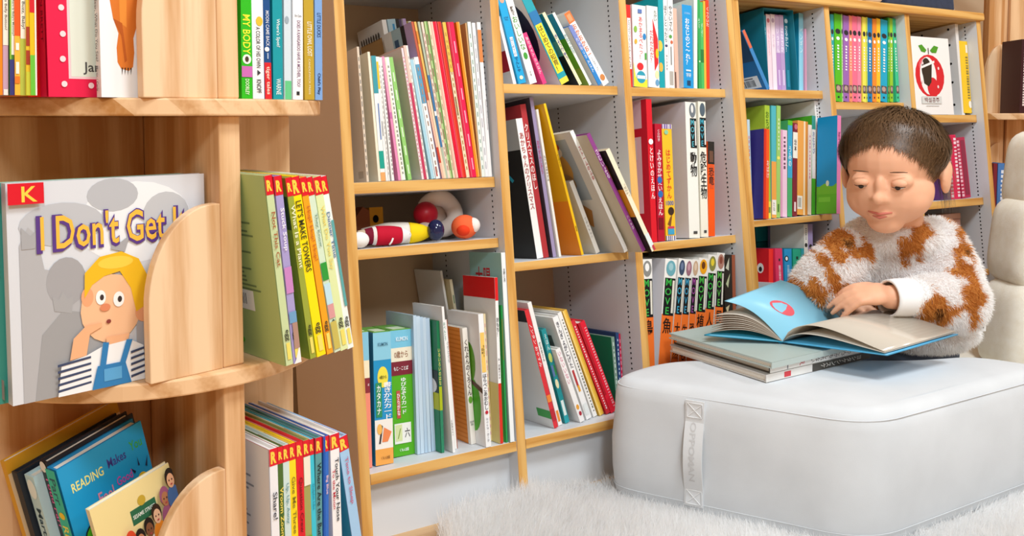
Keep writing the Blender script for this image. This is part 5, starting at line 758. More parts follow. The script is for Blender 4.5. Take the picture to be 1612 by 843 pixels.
['c', 0.6459, 0.025, 0.3601, 0.0141, 0.2858, 0.16, 0.0325, 'D9182A', [('s', 'r', 'D71A2E', 0, 0, 1, 1), ('s', 'r', 'F3C6CC', 0.1, 0.8, 0.9, 1), ('s', 'r', 'F4C2C4', 0.1, 0.2, 0.88, 0.74), ('s', 'bars', '3A3034', 0.12, 0.9, 0.62, 0.96, 12), ('s', 'bars', '3A3034', 0.12, 0.83, 0.62, 0.88, 12), ('s', 'r', '4A5A8A', 0.2, 0.52, 0.75, 0.54), ('s', 'r', 'A06A6A', 0.2, 0.45, 0.7, 0.46), ('s', 'r', 'A06A6A', 0.2, 0.38, 0.75, 0.39), ('s', 'r', 'A06A6A', 0.2, 0.3, 0.6, 0.31), ('s', 'r', 'EFD4D2', 0.18, 0.58, 0.8, 0.72), ('b', 't', 'FBEFEF', 'と\nけ\nい\nの\nえ\nほ\nん', 0.2, 0.3, 0.85, 0.66, 'v'), ('b', 'e', 'FFFFFF', 0.5, 0.7, 0.4, 0.02)], 'red-spined pink barcode-covered picture book, leftmost on the middle third-column shelf', 'books on the middle third-column shelf', 'picture_book', 0, 0],
['c', 0.6619, 0.025, 0.3605, 0.0178, 0.2358, 0.18, 0.0506, 'B5122E', [('b', 't', 'F7E8EA', 'よ\nみ\nき\nか\nせ\nえ\nい\nご\nえ\nほ\nん', 0.2, 0.22, 0.85, 0.78, 'v'), ('b', 'e', '2C6CB4', 0.5, 0.52, 0.35, 0.03), ('b', 'e', '2C6CB4', 0.55, 0.4, 0.36, 0.03), ('b', 'r', '7A0A1C', 0.15, 0.1, 0.85, 0.2), ('b', 't', 'F0D0D4', 'CD付き', 0.3, 0.85, 0.7, 0.95, 'v')], 'dark red white-lettered picture book, second from left on the middle third-column shelf', 'books on the middle third-column shelf', 'picture_book', 0, 0],
['c', 0.6831, 0.025, 0.3606, 0.0259, 0.2347, 0.18, 0.0376, 'F3BE2C', [('b', 'r', 'F4EFE4', 0, 0.96, 1, 1), ('b', 'r', 'F4EFE4', 0, 0, 1, 0.04), ('b', 'bars', '6A4AA0', 0, 0.96, 1, 1, 5), ('b', 'bars', '6A6A9A', 0, 0, 1, 0.04, 5), ('b', 't', 'D8402A', 'は\nじ\nめ\nて\nず\nか\nん', 0.3, 0.36, 0.75, 0.78, 'v'), ('b', 't', '3A6CB8', '1000', 0.12, 0.3, 0.9, 0.34, 'h'), ('b', 'e', '3A2A22', 0.6, 0.25, 0.3, 0.035), ('b', 'p', '7A4A2A', [(0.2, 0.14), (0.5, 0.2), (0.7, 0.22), (0.5, 0.12)]), ('b', 'r', '3FA0C8', 0.2, 0.05, 0.85, 0.1), ('b', 'r', 'C83A5A', 0.2, 0.1, 0.85, 0.12), ('b', 'e', '8CC8A0', 0.4, 0.93, 0.2, 0.02)], 'yellow striped-edged picture book, third from left on the middle third-column shelf', 'books on the middle third-column shelf', 'picture_book', 0, 0],
['c', 0.7456, 0.025, 0.361, 0.029, 0.2803, 0.18, 0.05, 'F0EFE6', [('s', 'r', 'DAD8E2', 0, 0, 1, 1), ('b', 'r', '17181A', 0.4, 0.66, 1, 0.88), ('b', 't', '58B8C8', 'M\nO\nV\nE', 0.45, 0.67, 0.78, 0.87, 'v'), ('b', 'r', 'E6E6E0', 0.82, 0.68, 0.94, 0.86), ('b', 'e', '707880', 0.65, 0.94, 0.3, 0.055), ('b', 'e', 'E6E4E0', 0.62, 0.95, 0.12, 0.03), ('b', 't', '1A1A1A', '動\n物', 0.3, 0.45, 0.92, 0.63, 'v'), ('b', 'r', '4A4A4A', 0.4, 0.03, 0.75, 0.05)], 'white animal-headed encyclopedia, fourth from left on the middle third-column shelf', 'books on the middle third-column shelf', 'picture_book', 0, 0],
['c', 0.7781, 0.025, 0.3609, 0.0205, 0.2818, 0.18, 0.0626, 'EEEBDC', [('b', 'r', '17181A', 0.15, 0.66, 1, 0.88), ('b', 't', '3FA8C0', 'M\nO\nV\nE', 0.2, 0.67, 0.7, 0.87, 'v'), ('b', 'r', 'E6E6E0', 0.76, 0.68, 0.94, 0.86), ('b', 'e', '52626E', 0.55, 0.94, 0.36, 0.05), ('b', 't', '1A1A1A', '危\n険\n生\n物', 0.1, 0.28, 0.95, 0.63, 'v'), ('b', 'r', '4A4A4A', 0.4, 0.03, 0.75, 0.05)], 'white wolf-headed encyclopedia, fifth from left on the middle third-column shelf', 'books on the middle third-column shelf', 'picture_book', 0, 0],
['c', 0.7987, 0.025, 0.3612, 0.0185, 0.1977, 0.16, 0.0831, 'F25A1A', [('b', 'r', '2A2622', 0, 0.76, 1, 1), ('b', 'r', 'D9542A', 0.3, 0.5, 0.8, 0.75), ('b', 't', '2A2220', '恐\n竜', 0.1, 0.54, 0.9, 0.72, 'v'), ('b', 'r', '6A4A3A', 0.2, 0.78, 0.8, 0.9)], 'orange black-topped short picture book, sixth from left on the middle third-column shelf', 'books on the middle third-column shelf', 'picture_book', 0, 0],
['c', 0.6014, 0.025, 0.0444, 0.0263, 0.2845, 0.19, 0.053, 'EFEDE8', [('b', 'r', 'F0742A', 0, 0, 1, 0.61), ('b', 'r', '17181A', 0.08, 0.6, 0.98, 0.865), ('b', 't', '3CB24A', 'M\nO\nV\nE', 0.14, 0.61, 0.68, 0.86, 'v'), ('b', 'r', 'E4DFD0', 0.74, 0.62, 0.92, 0.85), ('b', 'e', '8A8A86', 0.52, 0.935, 0.4, 0.055), ('b', 'e', 'F0F0EE', 0.5, 0.945, 0.2, 0.028), ('b', 't', '2A1A14', '鳥', 0.12, 0.475, 0.88, 0.585, 'v')], 'white-topped orange encyclopedia with crane-head, leftmost on the lowest third-column shelf', 'animal encyclopedias on the lowest third-column shelf', 'encyclopedia', 0, 0],
['c', 0.628, 0.025, 0.0486, 0.0303, 0.2813, 0.19, 0.1797, 'EFEDE8', [('s', 'r', 'E2E0E6', 0, 0, 1, 1), ('b', 'r', 'F0742A', 0, 0, 1, 0.61), ('b', 'r', '17181A', 0.08, 0.6, 0.98, 0.865), ('b', 't', '3CB24A', 'M\nO\nV\nE', 0.14, 0.61, 0.68, 0.86, 'v'), ('b', 'r', 'E4DFD0', 0.74, 0.62, 0.92, 0.85), ('b', 'e', '6AA8B4', 0.52, 0.935, 0.4, 0.055), ('b', 'e', '9AC4CC', 0.5, 0.945, 0.2, 0.028), ('b', 't', '2A1A14', '魚', 0.12, 0.475, 0.88, 0.585, 'v')], 'white-covered orange encyclopedia with fish, second from left on the lowest third-column shelf', 'animal encyclopedias on the lowest third-column shelf', 'encyclopedia', 0, 0],
['c', 0.6585, 0.025, 0.047, 0.019, 0.2816, 0.19, 0.198, 'EFEDE8', [('b', 'r', 'F0742A', 0, 0, 1, 0.61), ('b', 'r', '17181A', 0.08, 0.6, 0.98, 0.865), ('b', 't', '3FA8C8', 'M\nO\nV\nE', 0.14, 0.61, 0.68, 0.86, 'v'), ('b', 'r', 'E4DFD0', 0.74, 0.62, 0.92, 0.85), ('b', 'e', '3A4A66', 0.52, 0.935, 0.4, 0.055), ('b', 'e', '6A7A9A', 0.5, 0.945, 0.2, 0.028), ('b', 't', '2A1A14', '大\n自\n然', 0.12, 0.245, 0.88, 0.585, 'v')], 'orange encyclopedia with blue bird, third from left on the lowest third-column shelf', 'animal encyclopedias on the lowest third-column shelf', 'encyclopedia', 0, 0],
['c', 0.6798, 0.025, 0.0466, 0.0183, 0.278, 0.19, 0.1909, 'EFEDE8', [('b', 'r', 'F0742A', 0, 0, 1, 0.61), ('b', 'r', '17181A', 0.08, 0.6, 0.98, 0.865), ('b', 't', '3F9AC0', 'M\nO\nV\nE', 0.14, 0.61, 0.68, 0.86, 'v'), ('b', 'r', 'E4DFD0', 0.74, 0.62, 0.92, 0.85), ('b', 'e', '9A6A7A', 0.52, 0.935, 0.4, 0.055), ('b', 'e', 'C89AA8', 0.5, 0.945, 0.2, 0.028), ('b', 't', '2A1A14', '生\nき\nも\nの', 0.12, 0.12999999999999995, 0.88, 0.585, 'v')], 'orange encyclopedia with mauve picture, fourth from left on the lowest third-column shelf', 'animal encyclopedias on the lowest third-column shelf', 'encyclopedia', 0, 0],
['c', 0.7022, 0.025, 0.0462, 0.0171, 0.2761, 0.19, 0.1774, 'EFEDE8', [('b', 'r', 'F0742A', 0, 0, 1, 0.61), ('b', 'r', '17181A', 0.08, 0.6, 0.98, 0.865), ('b', 't', 'A04A9A', 'M\nO\nV\nE', 0.14, 0.61, 0.68, 0.86, 'v'), ('b', 'r', 'E4DFD0', 0.74, 0.62, 0.92, 0.85), ('b', 'e', 'C8A88A', 0.52, 0.935, 0.4, 0.055), ('b', 'e', 'E0C8B0', 0.5, 0.945, 0.2, 0.028), ('b', 't', '2A1A14', '恐\nろ\nし', 0.12, 0.245, 0.88, 0.585, 'v')], 'orange encyclopedia with purple lettering, fifth from left on the lowest third-column shelf', 'animal encyclopedias on the lowest third-column shelf', 'encyclopedia', 0, 0],
['c', 0.7213, 0.025, 0.0475, 0.0253, 0.2763, 0.19, 0.1722, 'EFEDE8', [('b', 'r', 'F0742A', 0, 0, 1, 0.61), ('b', 'r', '17181A', 0.08, 0.6, 0.98, 0.865), ('b', 't', '4CB84A', 'M\nO\nV\nE', 0.14, 0.61, 0.68, 0.86, 'v'), ('b', 'r', 'E4DFD0', 0.74, 0.62, 0.92, 0.85), ('b', 'e', 'F0A81E', 0.52, 0.935, 0.4, 0.055), ('b', 'e', '6A3A1A', 0.5, 0.945, 0.2, 0.028), ('b', 't', '2A1A14', '植\n物', 0.12, 0.36, 0.88, 0.585, 'v')], 'orange encyclopedia with sunflower, sixth from left on the lowest third-column shelf', 'animal encyclopedias on the lowest third-column shelf', 'encyclopedia', 0, 0],
['c', 0.747, 0.025, 0.0476, 0.0239, 0.2806, 0.19, 0.1736, 'EFEDE8', [('b', 'r', 'F0742A', 0, 0, 1, 0.61), ('b', 'r', '17181A', 0.08, 0.6, 0.98, 0.865), ('b', 't', '3CB84A', 'M\nO\nV\nE', 0.14, 0.61, 0.68, 0.86, 'v'), ('b', 'r', 'E4DFD0', 0.74, 0.62, 0.92, 0.85), ('b', 'e', '8A8A4A', 0.52, 0.935, 0.4, 0.055), ('b', 'e', 'E8D03A', 0.5, 0.945, 0.2, 0.028), ('b', 't', '2A1A14', '人\n体', 0.12, 0.36, 0.88, 0.585, 'v')], 'orange encyclopedia with yellow frog, seventh from left on the lowest third-column shelf', 'animal encyclopedias on the lowest third-column shelf', 'encyclopedia', 0, 0],
['c', 0.7782, 0.025, 0.0477, 0.0223, 0.2812, 0.19, 0.149, 'EFEDE8', [('b', 'r', 'F0742A', 0, 0, 1, 0.61), ('b', 'r', '17181A', 0.08, 0.6, 0.98, 0.865), ('b', 't', '5CB84A', 'M\nO\nV\nE', 0.14, 0.61, 0.68, 0.86, 'v'), ('b', 'r', 'E4DFD0', 0.74, 0.62, 0.92, 0.85), ('b', 'e', 'B08070', 0.52, 0.935, 0.4, 0.055), ('b', 'e', '8A4A3A', 0.5, 0.945, 0.2, 0.028), ('b', 't', '2A1A14', '昆\n虫', 0.12, 0.36, 0.88, 0.585, 'v')], 'orange encyclopedia with reddish beast, eighth from left on the lowest third-column shelf', 'animal encyclopedias on the lowest third-column shelf', 'encyclopedia', 0, 0],
['c', 0.8201, 0.025, 0.0464, 0.0312, 0.273, 0.19, 0.0703, '2C2620', [('b', 'r', '9A5236', 0.7, 0, 1, 1), ('b', 'p', 'C8C8B4', [(0.1, 0.9), (0.45, 0.98), (0.4, 0.88)]), ('b', 'p', 'BAC09A', [(0.1, 0.78), (0.5, 0.86), (0.3, 0.75)]), ('b', 'p', 'C6B890', [(0.05, 0.6), (0.4, 0.62), (0.2, 0.55)]), ('b', 'r', '3A3028', 0, 0, 0.7, 0.45)], 'black leaf-pictured encyclopedia, ninth from left on the lowest third-column shelf', 'animal encyclopedias on the lowest third-column shelf', 'encyclopedia', 0, 0],
['c', 1.0097, 0.03, 0.6696, 0.0102, 0.1437, 0.1, -0.4749, '3C84BE', [('s', 'r', '1D6CA8', 0, 0, 1, 1), ('s', 'r', '264A6E', 0, 0.5, 1, 1), ('s', 'r', 'E8EAEA', 0.3, 0.06, 0.9, 0.26), ('s', 'bars', '3A3A40', 0.42, 0.09, 0.78, 0.2, 11), ('s', 'r', '6A6A70', 0.5, 0.215, 0.75, 0.235), ('b', 'r', 'D86A4A', 0.1, 0.7, 0.9, 1), ('s', 'e', 'E8E0D8', 0.3, 0.35, 0.1, 0.04)], 'blue leaning barcode-backed picture book, leftmost on the upper fourth-column shelf', 'books on the upper fourth-column shelf', 'picture_book', 0, 0],
['c', 1.0235, 0.05, 0.6704, 0.0119, 0.1725, 0.12, 0.0607, '1F7E92', [('b', 't', 'E4F2F4', 'お\nお\nき\nな\nか\nぶ', 0.2, 0.5, 0.8, 0.85, 'v'), ('b', 'r', '2A92A6', 0.2, 0.06, 0.8, 0.3)], 'teal white-lettered boxed picture book, second from left on the upper fourth-column shelf', 'books on the upper fourth-column shelf', 'picture_book', 0, 0],
['c', 1.038, 0.05, 0.6702, 0.0127, 0.1759, 0.12, 0.0456, 'F2D3DC', [('b', 'e', 'C06A78', 0.5, 0.92, 0.35, 0.03), ('b', 't', 'E8B4C4', 'も\nも\nた\nろ\nう', 0.25, 0.45, 0.75, 0.82, 'v')], 'pale pink red-marked boxed picture book, third from left on the upper fourth-column shelf', 'books on the upper fourth-column shelf', 'picture_book', 0, 0],
['c', 1.0524, 0.05, 0.6702, 0.0134, 0.1769, 0.12, 0.0484, 'EEDDE6', [('b', 'e', 'B8A0B8', 0.5, 0.92, 0.35, 0.03), ('b', 't', 'D8B8CC', 'か\nぐ\nや', 0.25, 0.5, 0.75, 0.8, 'v')], 'pale lilac boxed picture book, fourth from left on the upper fourth-column shelf', 'books on the upper fourth-column shelf', 'picture_book', 0, 0],
['c', 1.0666, 0.05, 0.6702, 0.0135, 0.1766, 0.12, 0.0461, 'B58CC4', [('b', 'r', 'CDB4D6', 0, 0.5, 1, 0.98), ('b', 't', 'F4ECF8', 'い\nっ\nす\nん', 0.2, 0.5, 0.8, 0.82, 'v'), ('b', 'r', 'D4BCE0', 0.3, 0.08, 0.7, 0.28)], 'lavender boxed picture book, fifth from left on the upper fourth-column shelf', 'books on the upper fourth-column shelf', 'picture_book', 0, 0],
['c', 1.0808, 0.05, 0.6702, 0.0136, 0.1769, 0.12, 0.0463, 'B79AC8', [('b', 'r', 'C7B0D4', 0, 0.5, 1, 0.98), ('b', 't', 'F4ECF8', 'は\nな\nさ\nか', 0.2, 0.5, 0.8, 0.85, 'v'), ('b', 'r', 'D8C6E4', 0.3, 0.08, 0.7, 0.28)], 'light purple boxed picture book, sixth from left on the upper fourth-column shelf', 'books on the upper fourth-column shelf', 'picture_book', 0, 0],
['c', 1.0952, 0.05, 0.6703, 0.0153, 0.1777, 0.12, 0.0468, '1C6E86', [('b', 't', 'E4F2F4', 'さ\nる\nか\nに\n！', 0.2, 0.52, 0.8, 0.86, 'v'), ('b', 'e', 'C8E0E8', 0.5, 0.92, 0.35, 0.03), ('b', 'r', '2F88A0', 0.25, 0.06, 0.75, 0.28)], 'dark teal boxed picture book, seventh from left on the upper fourth-column shelf', 'books on the upper fourth-column shelf', 'picture_book', 0, 0],
['c', 1.1376, 0.05, 0.6714, 0.0147, 0.1848, 0.13, 0.1029, '8CCBE0', [('s', 'r', '1C93B8', 0, 0, 1, 1), ('s', 'e', 'BFDCD8', 0.5, 0.8, 0.4, 0.12), ('s', 'r', '5CB83A', 0.12, 0.14, 0.75, 0.34), ('s', 'e', 'F0EEE6', 0.4, 0.24, 0.22, 0.08), ('s', 'e', '2A2A2A', 0.45, 0.3, 0.14, 0.03), ('b', 't', 'D8EEF4', 'ペ\nン\nギ\nン', 0.2, 0.4, 0.8, 0.9, 'v')], 'sky blue penguin-covered picture book, eighth from left on the upper fourth-column shelf', 'books on the upper fourth-column shelf', 'picture_book', 0, 0],
['c', 1.1532, 0.045, 0.6703, 0.0049, 0.1479, 0.13, 0.0966, 'D99AB4', [], 'rose slim picture book, ninth from left on the upper fourth-column shelf', 'books on the upper fourth-column shelf', 'picture_book', 0, 0],
['c', 1.2162, 0.024, 0.6451, 0.0111, 0.2075, 0.15, 0.0906, '2CA4A8', [('b', 'e', '2A2A30', 0.5, 0.8, 0.38, 0.03), ('b', 'e', 'F6F6F2', 0.5, 0.72, 0.26, 0.02), ('b', 'dots', 'F6F6F2', 0.5, 0.36, 0.66, 9), ('b', 'r', '5A4A4A', 0.1, 0.1, 0.9, 0.19), ('b', 'e', 'B89A8E', 0.45, 0.15, 0.3, 0.03), ('b', 'r', '2A2A30', 0.35, 0.04, 0.6, 0.06)], 'teal narrow storybook, leftmost in the rainbow coloured row', 'rainbow coloured storybooks', 'storybook', 0, 0],
['c', 1.2294, 0.024, 0.6463, 0.0234, 0.209, 0.15, 0.0938, '55BA22', [('b', 'e', '2A2A30', 0.5, 0.8, 0.38, 0.03), ('b', 'e', 'F6F6F2', 0.5, 0.72, 0.26, 0.02), ('b', 'dots', 'F6F6F2', 0.5, 0.36, 0.66, 9), ('b', 'r', '5A4A4A', 0.1, 0.1, 0.9, 0.19), ('b', 'e', 'B89A8E', 0.45, 0.15, 0.3, 0.03), ('b', 'r', '2A2A30', 0.35, 0.04, 0.6, 0.06)], 'bright green storybook, second from left in the rainbow coloured row', 'rainbow coloured storybooks', 'storybook', 0, 0],
['c', 1.2528, 0.024, 0.6446, 0.0042, 0.2106, 0.15, 0.0996, 'A9CE86', [('b', 'e', '2A2A30', 0.5, 0.8, 0.38, 0.03), ('b', 'e', 'F6F6F2', 0.5, 0.72, 0.26, 0.02), ('b', 'dots', 'F6F6F2', 0.5, 0.36, 0.66, 9), ('b', 'r', '5A4A4A', 0.1, 0.1, 0.9, 0.19), ('b', 'e', 'B89A8E', 0.45, 0.15, 0.3, 0.03), ('b', 'r', '2A2A30', 0.35, 0.04, 0.6, 0.06)], 'pale green slim storybook, third from left in the rainbow coloured row', 'rainbow coloured storybooks', 'storybook', 0, 0],
['c', 1.2573, 0.024, 0.6466, 0.0209, 0.2069, 0.15, 0.1148, '9A66B0', [('b', 'e', '2A2A30', 0.5, 0.8, 0.38, 0.03), ('b', 'e', 'F6F6F2', 0.5, 0.72, 0.26, 0.02), ('b', 'dots', 'F6F6F2', 0.5, 0.36, 0.66, 9), ('b', 'r', '5A4A4A', 0.1, 0.1, 0.9, 0.19), ('b', 'e', 'B89A8E', 0.45, 0.15, 0.3, 0.03), ('b', 'r', '2A2A30', 0.35, 0.04, 0.6, 0.06)], 'purple storybook, fourth from left in the rainbow coloured row', 'rainbow coloured storybooks', 'storybook', 0, 0],
['c', 1.2795, 0.024, 0.6453, 0.0111, 0.2086, 0.15, 0.1082, 'F08A6E', [('b', 'e', '2A2A30', 0.5, 0.8, 0.38, 0.03), ('b', 'e', 'F6F6F2', 0.5, 0.72, 0.26, 0.02), ('b', 'dots', 'F6F6F2', 0.5, 0.36, 0.66, 9), ('b', 'r', '5A4A4A', 0.1, 0.1, 0.9, 0.19), ('b', 'e', 'B89A8E', 0.45, 0.15, 0.3, 0.03), ('b', 'r', '2A2A30', 0.35, 0.04, 0.6, 0.06)], 'coral slim storybook, fifth from left in the rainbow coloured row', 'rainbow coloured storybooks', 'storybook', 0, 0],
['c', 1.2907, 0.024, 0.6461, 0.0178, 0.2079, 0.15, 0.1113, 'F0708E', [('b', 'e', '2A2A30', 0.5, 0.8, 0.38, 0.03), ('b', 'e', 'F6F6F2', 0.5, 0.72, 0.26, 0.02), ('b', 'dots', 'F6F6F2', 0.5, 0.36, 0.66, 9), ('b', 'r', '5A4A4A', 0.1, 0.1, 0.9, 0.19), ('b', 'e', 'B89A8E', 0.45, 0.15, 0.3, 0.03), ('b', 'r', '2A2A30', 0.35, 0.04, 0.6, 0.06)], 'rose pink storybook, sixth from left in the rainbow coloured row', 'rainbow coloured storybooks', 'storybook', 0, 0],
['c', 1.3091, 0.024, 0.6457, 0.0137, 0.2081, 0.15, 0.1146, 'E884A0', [('b', 'e', '2A2A30', 0.5, 0.8, 0.38, 0.03), ('b', 'e', 'F6F6F2', 0.5, 0.72, 0.26, 0.02), ('b', 'dots', 'F6F6F2', 0.5, 0.36, 0.66, 9), ('b', 'r', '5A4A4A', 0.1, 0.1, 0.9, 0.19), ('b', 'e', 'B89A8E', 0.45, 0.15, 0.3, 0.03), ('b', 'r', '2A2A30', 0.35, 0.04, 0.6, 0.06)], 'pink slim storybook, seventh from left in the rainbow coloured row', 'rainbow coloured storybooks', 'storybook', 0, 0],
['c', 1.3282, 0.024, 0.6455, 0.0128, 0.2079, 0.15, 0.1129, 'F2E45A', [('b', 'e', '2A2A30', 0.5, 0.8, 0.38, 0.03), ('b', 'e', 'F6F6F2', 0.5, 0.72, 0.26, 0.02), ('b', 'dots', 'F6F6F2', 0.5, 0.36, 0.66, 9), ('b', 'r', '5A4A4A', 0.1, 0.1, 0.9, 0.19), ('b', 'e', 'B89A8E', 0.45, 0.15, 0.3, 0.03), ('b', 'r', '2A2A30', 0.35, 0.04, 0.6, 0.06)], 'lemon yellow storybook, eighth from left in the rainbow coloured row', 'rainbow coloured storybooks', 'storybook', 0, 0],
['c', 1.3416, 0.024, 0.6447, 0.0048, 0.209, 0.15, 0.1161, 'C6D64A', [('b', 'e', '2A2A30', 0.5, 0.8, 0.38, 0.03), ('b', 'e', 'F6F6F2', 0.5, 0.72, 0.26, 0.02), ('b', 'dots', 'F6F6F2', 0.5, 0.36, 0.66, 9), ('b', 'r', '5A4A4A', 0.1, 0.1, 0.9, 0.19), ('b', 'e', 'B89A8E', 0.45, 0.15, 0.3, 0.03), ('b', 'r', '2A2A30', 0.35, 0.04, 0.6, 0.06)], 'lime narrow storybook, ninth from left in the rainbow coloured row', 'rainbow coloured storybooks', 'storybook', 0, 0],
['c', 1.3469, 0.024, 0.6461, 0.0172, 0.2065, 0.15, 0.1163, '1C7EB4', [('b', 'e', '2A2A30', 0.5, 0.8, 0.38, 0.03), ('b', 'e', 'F6F6F2', 0.5, 0.72, 0.26, 0.02), ('b', 'dots', 'F6F6F2', 0.5, 0.36, 0.66, 9), ('b', 'r', '5A4A4A', 0.1, 0.1, 0.9, 0.19), ('b', 'e', 'B89A8E', 0.45, 0.15, 0.3, 0.03), ('b', 'r', '2A2A30', 0.35, 0.04, 0.6, 0.06)], 'deep blue storybook, tenth from left in the rainbow coloured row', 'rainbow coloured storybooks', 'storybook', 0, 0],
['c', 1.3653, 0.024, 0.6459, 0.0152, 0.2057, 0.15, 0.1198, 'F08A2E', [('b', 'e', '2A2A30', 0.5, 0.8, 0.38, 0.03), ('b', 'e', 'F6F6F2', 0.5, 0.72, 0.26, 0.02), ('b', 'dots', 'F6F6F2', 0.5, 0.36, 0.66, 9), ('b', 'r', '5A4A4A', 0.1, 0.1, 0.9, 0.19), ('b', 'e', 'B89A8E', 0.45, 0.15, 0.3, 0.03), ('b', 'r', '2A2A30', 0.35, 0.04, 0.6, 0.06)], 'tangerine storybook, eleventh from left in the rainbow coloured row', 'rainbow coloured storybooks', 'storybook', 0, 0],
['c', 1.3811, 0.024, 0.6458, 0.0142, 0.2075, 0.15, 0.1205, 'F6C02A', [('b', 'e', '2A2A30', 0.5, 0.8, 0.38, 0.03), ('b', 'e', 'F6F6F2', 0.5, 0.72, 0.26, 0.02), ('b', 'dots', 'F6F6F2', 0.5, 0.36, 0.66, 9), ('b', 'r', '5A4A4A', 0.1, 0.1, 0.9, 0.19), ('b', 'e', 'B89A8E', 0.45, 0.15, 0.3, 0.03), ('b', 'r', '2A2A30', 0.35, 0.04, 0.6, 0.06)], 'amber yellow storybook, twelfth from left in the rainbow coloured row', 'rainbow coloured storybooks', 'storybook', 0, 0],
['c', 1.3965, 0.024, 0.6473, 0.0254, 0.205, 0.15, 0.1267, '18A6C8', [('b', 'e', '2A2A30', 0.5, 0.8, 0.38, 0.03), ('b', 'e', 'F6F6F2', 0.5, 0.72, 0.26, 0.02), ('b', 'dots', 'F6F6F2', 0.5, 0.36, 0.66, 9), ('b', 'r', '5A4A4A', 0.1, 0.1, 0.9, 0.19), ('b', 'e', 'B89A8E', 0.45, 0.15, 0.3, 0.03), ('b', 'r', '2A2A30', 0.35, 0.04, 0.6, 0.06)], 'cyan blue storybook, thirteenth from left in the rainbow coloured row', 'rainbow coloured storybooks', 'storybook', 0, 0],
['c', 1.4243, 0.024, 0.645, 0.0056, 0.2128, 0.15, 0.1279, '3EB04A', [('b', 'e', '2A2A30', 0.5, 0.8, 0.38, 0.03), ('b', 'e', 'F6F6F2', 0.5, 0.72, 0.26, 0.02), ('b', 'dots', 'F6F6F2', 0.5, 0.36, 0.66, 9), ('b', 'r', '5A4A4A', 0.1, 0.1, 0.9, 0.19), ('b', 'e', 'B89A8E', 0.45, 0.15, 0.3, 0.03), ('b', 'r', '2A2A30', 0.35, 0.04, 0.6, 0.06)], 'grass green narrow storybook, fourteenth from left in the rainbow coloured row', 'rainbow coloured storybooks', 'storybook', 0, 0],
['c', 1.4337, 0.024, 0.6465, 0.0118, 0.2098, 0.15, 0.1112, '96C62A', [('b', 'e', '2A2A30', 0.5, 0.8, 0.38, 0.03), ('b', 'e', 'F6F6F2', 0.5, 0.72, 0.26, 0.02), ('b', 'dots', 'F6F6F2', 0.5, 0.36, 0.66, 9), ('b', 'r', '5A4A4A', 0.1, 0.1, 0.9, 0.19), ('b', 'e', 'B89A8E', 0.45, 0.15, 0.3, 0.03), ('b', 'r', '2A2A30', 0.35, 0.04, 0.6, 0.06)], 'lime green storybook, fifteenth from left in the rainbow coloured row', 'rainbow coloured storybooks', 'storybook', 0, 0],
['c', 1.4589, 0.024, 0.6465, 0.0125, 0.2086, 0.15, 0.0443, '3CC08A', [('b', 'e', '2A2A30', 0.5, 0.8, 0.38, 0.03), ('b', 'e', 'F6F6F2', 0.5, 0.72, 0.26, 0.02), ('b', 'dots', 'F6F6F2', 0.5, 0.36, 0.66, 9), ('b', 'r', '5A4A4A', 0.1, 0.1, 0.9, 0.19), ('b', 'e', 'B89A8E', 0.45, 0.15, 0.3, 0.03), ('b', 'r', '2A2A30', 0.35, 0.04, 0.6, 0.06)], 'mint green storybook, sixteenth from left in the rainbow coloured row', 'rainbow coloured storybooks', 'storybook', 0, 0],
['c', 0.9497, 0.05, 0.3861, 0.0078, 0.2208, 0.15, 0.0568, 'BFD3DE', [('b', 'dots', 'E07A6A', 0.5, 0.5, 0.85, 8)], 'pale blue thin picture book, leftmost on the middle fourth-column shelf', 'books on the middle fourth-column shelf', 'picture_book', 0, 0],
['c', 0.9576, 0.02, 0.3877, 0.0169, 0.1967, 0.13, 0.116, 'EE5A1E', [('s', 'r', '38307E', 0, 0, 1, 1), ('s', 'p', '4FA8D8', [(0.4, 0.62), (0.47, 0.7), (0.54, 0.62), (0.5, 0.73), (0.58, 0.78), (0.5, 0.78), (0.47, 0.88), (0.44, 0.78), (0.36, 0.78), (0.44, 0.73)]), ('s', 'e', '7A4AA8', 0.55, 0.42, 0.16, 0.05), ('s', 'p', '8CB84A', [(0.3, 0.3), (0.5, 0.36), (0.62, 0.26), (0.5, 0.22), (0.4, 0.2)]), ('s', 'e', 'A83A9A', 0.4, 0.95, 0.12, 0.03), ('s', 'e', 'B83A5A', 0.15, 0.12, 0.28, 0.16), ('b', 'r', 'D8301E', 0, 0, 0.4, 1), ('b', 't', 'F8D8C8', 'お\nば\nけ', 0.5, 0.35, 0.95, 0.75, 'v')], 'orange-red star-covered picture book, second from left on the middle fourth-column shelf', 'books on the middle fourth-column shelf', 'picture_book', 0, 0],
['c', 0.9816, 0.034, 0.3869, 0.0155, 0.2507, 0.15, 0.0856, 'A5C23A', [('b', 'r', 'E8D84A', 0, 0, 1, 0.15), ('b', 'r', '7A8A3A', 0.1, 0.05, 0.9, 0.1), ('b', 't', '4A6A1A', 'お\nち\nば', 0.2, 0.75, 0.8, 0.95, 'v')], 'lime yellow-footed picture book, third from left on the middle fourth-column shelf', 'books on the middle fourth-column shelf', 'picture_book', 0, 0],
['c', 0.9992, 0.034, 0.3871, 0.0151, 0.2502, 0.15, 0.0992, '4FB4BE', [('b', 'r', 'EBA24A', 0, 0, 1, 0.5), ('b', 'r', 'F0ECE4', 0.1, 0.03, 0.95, 0.16), ('b', 't', '7A6A4A', 'た\nね', 0.3, 0.06, 0.7, 0.14, 'v')], 'teal and orange picture book, fourth from left on the middle fourth-column shelf', 'books on the middle fourth-column shelf', 'picture_book', 0, 0],
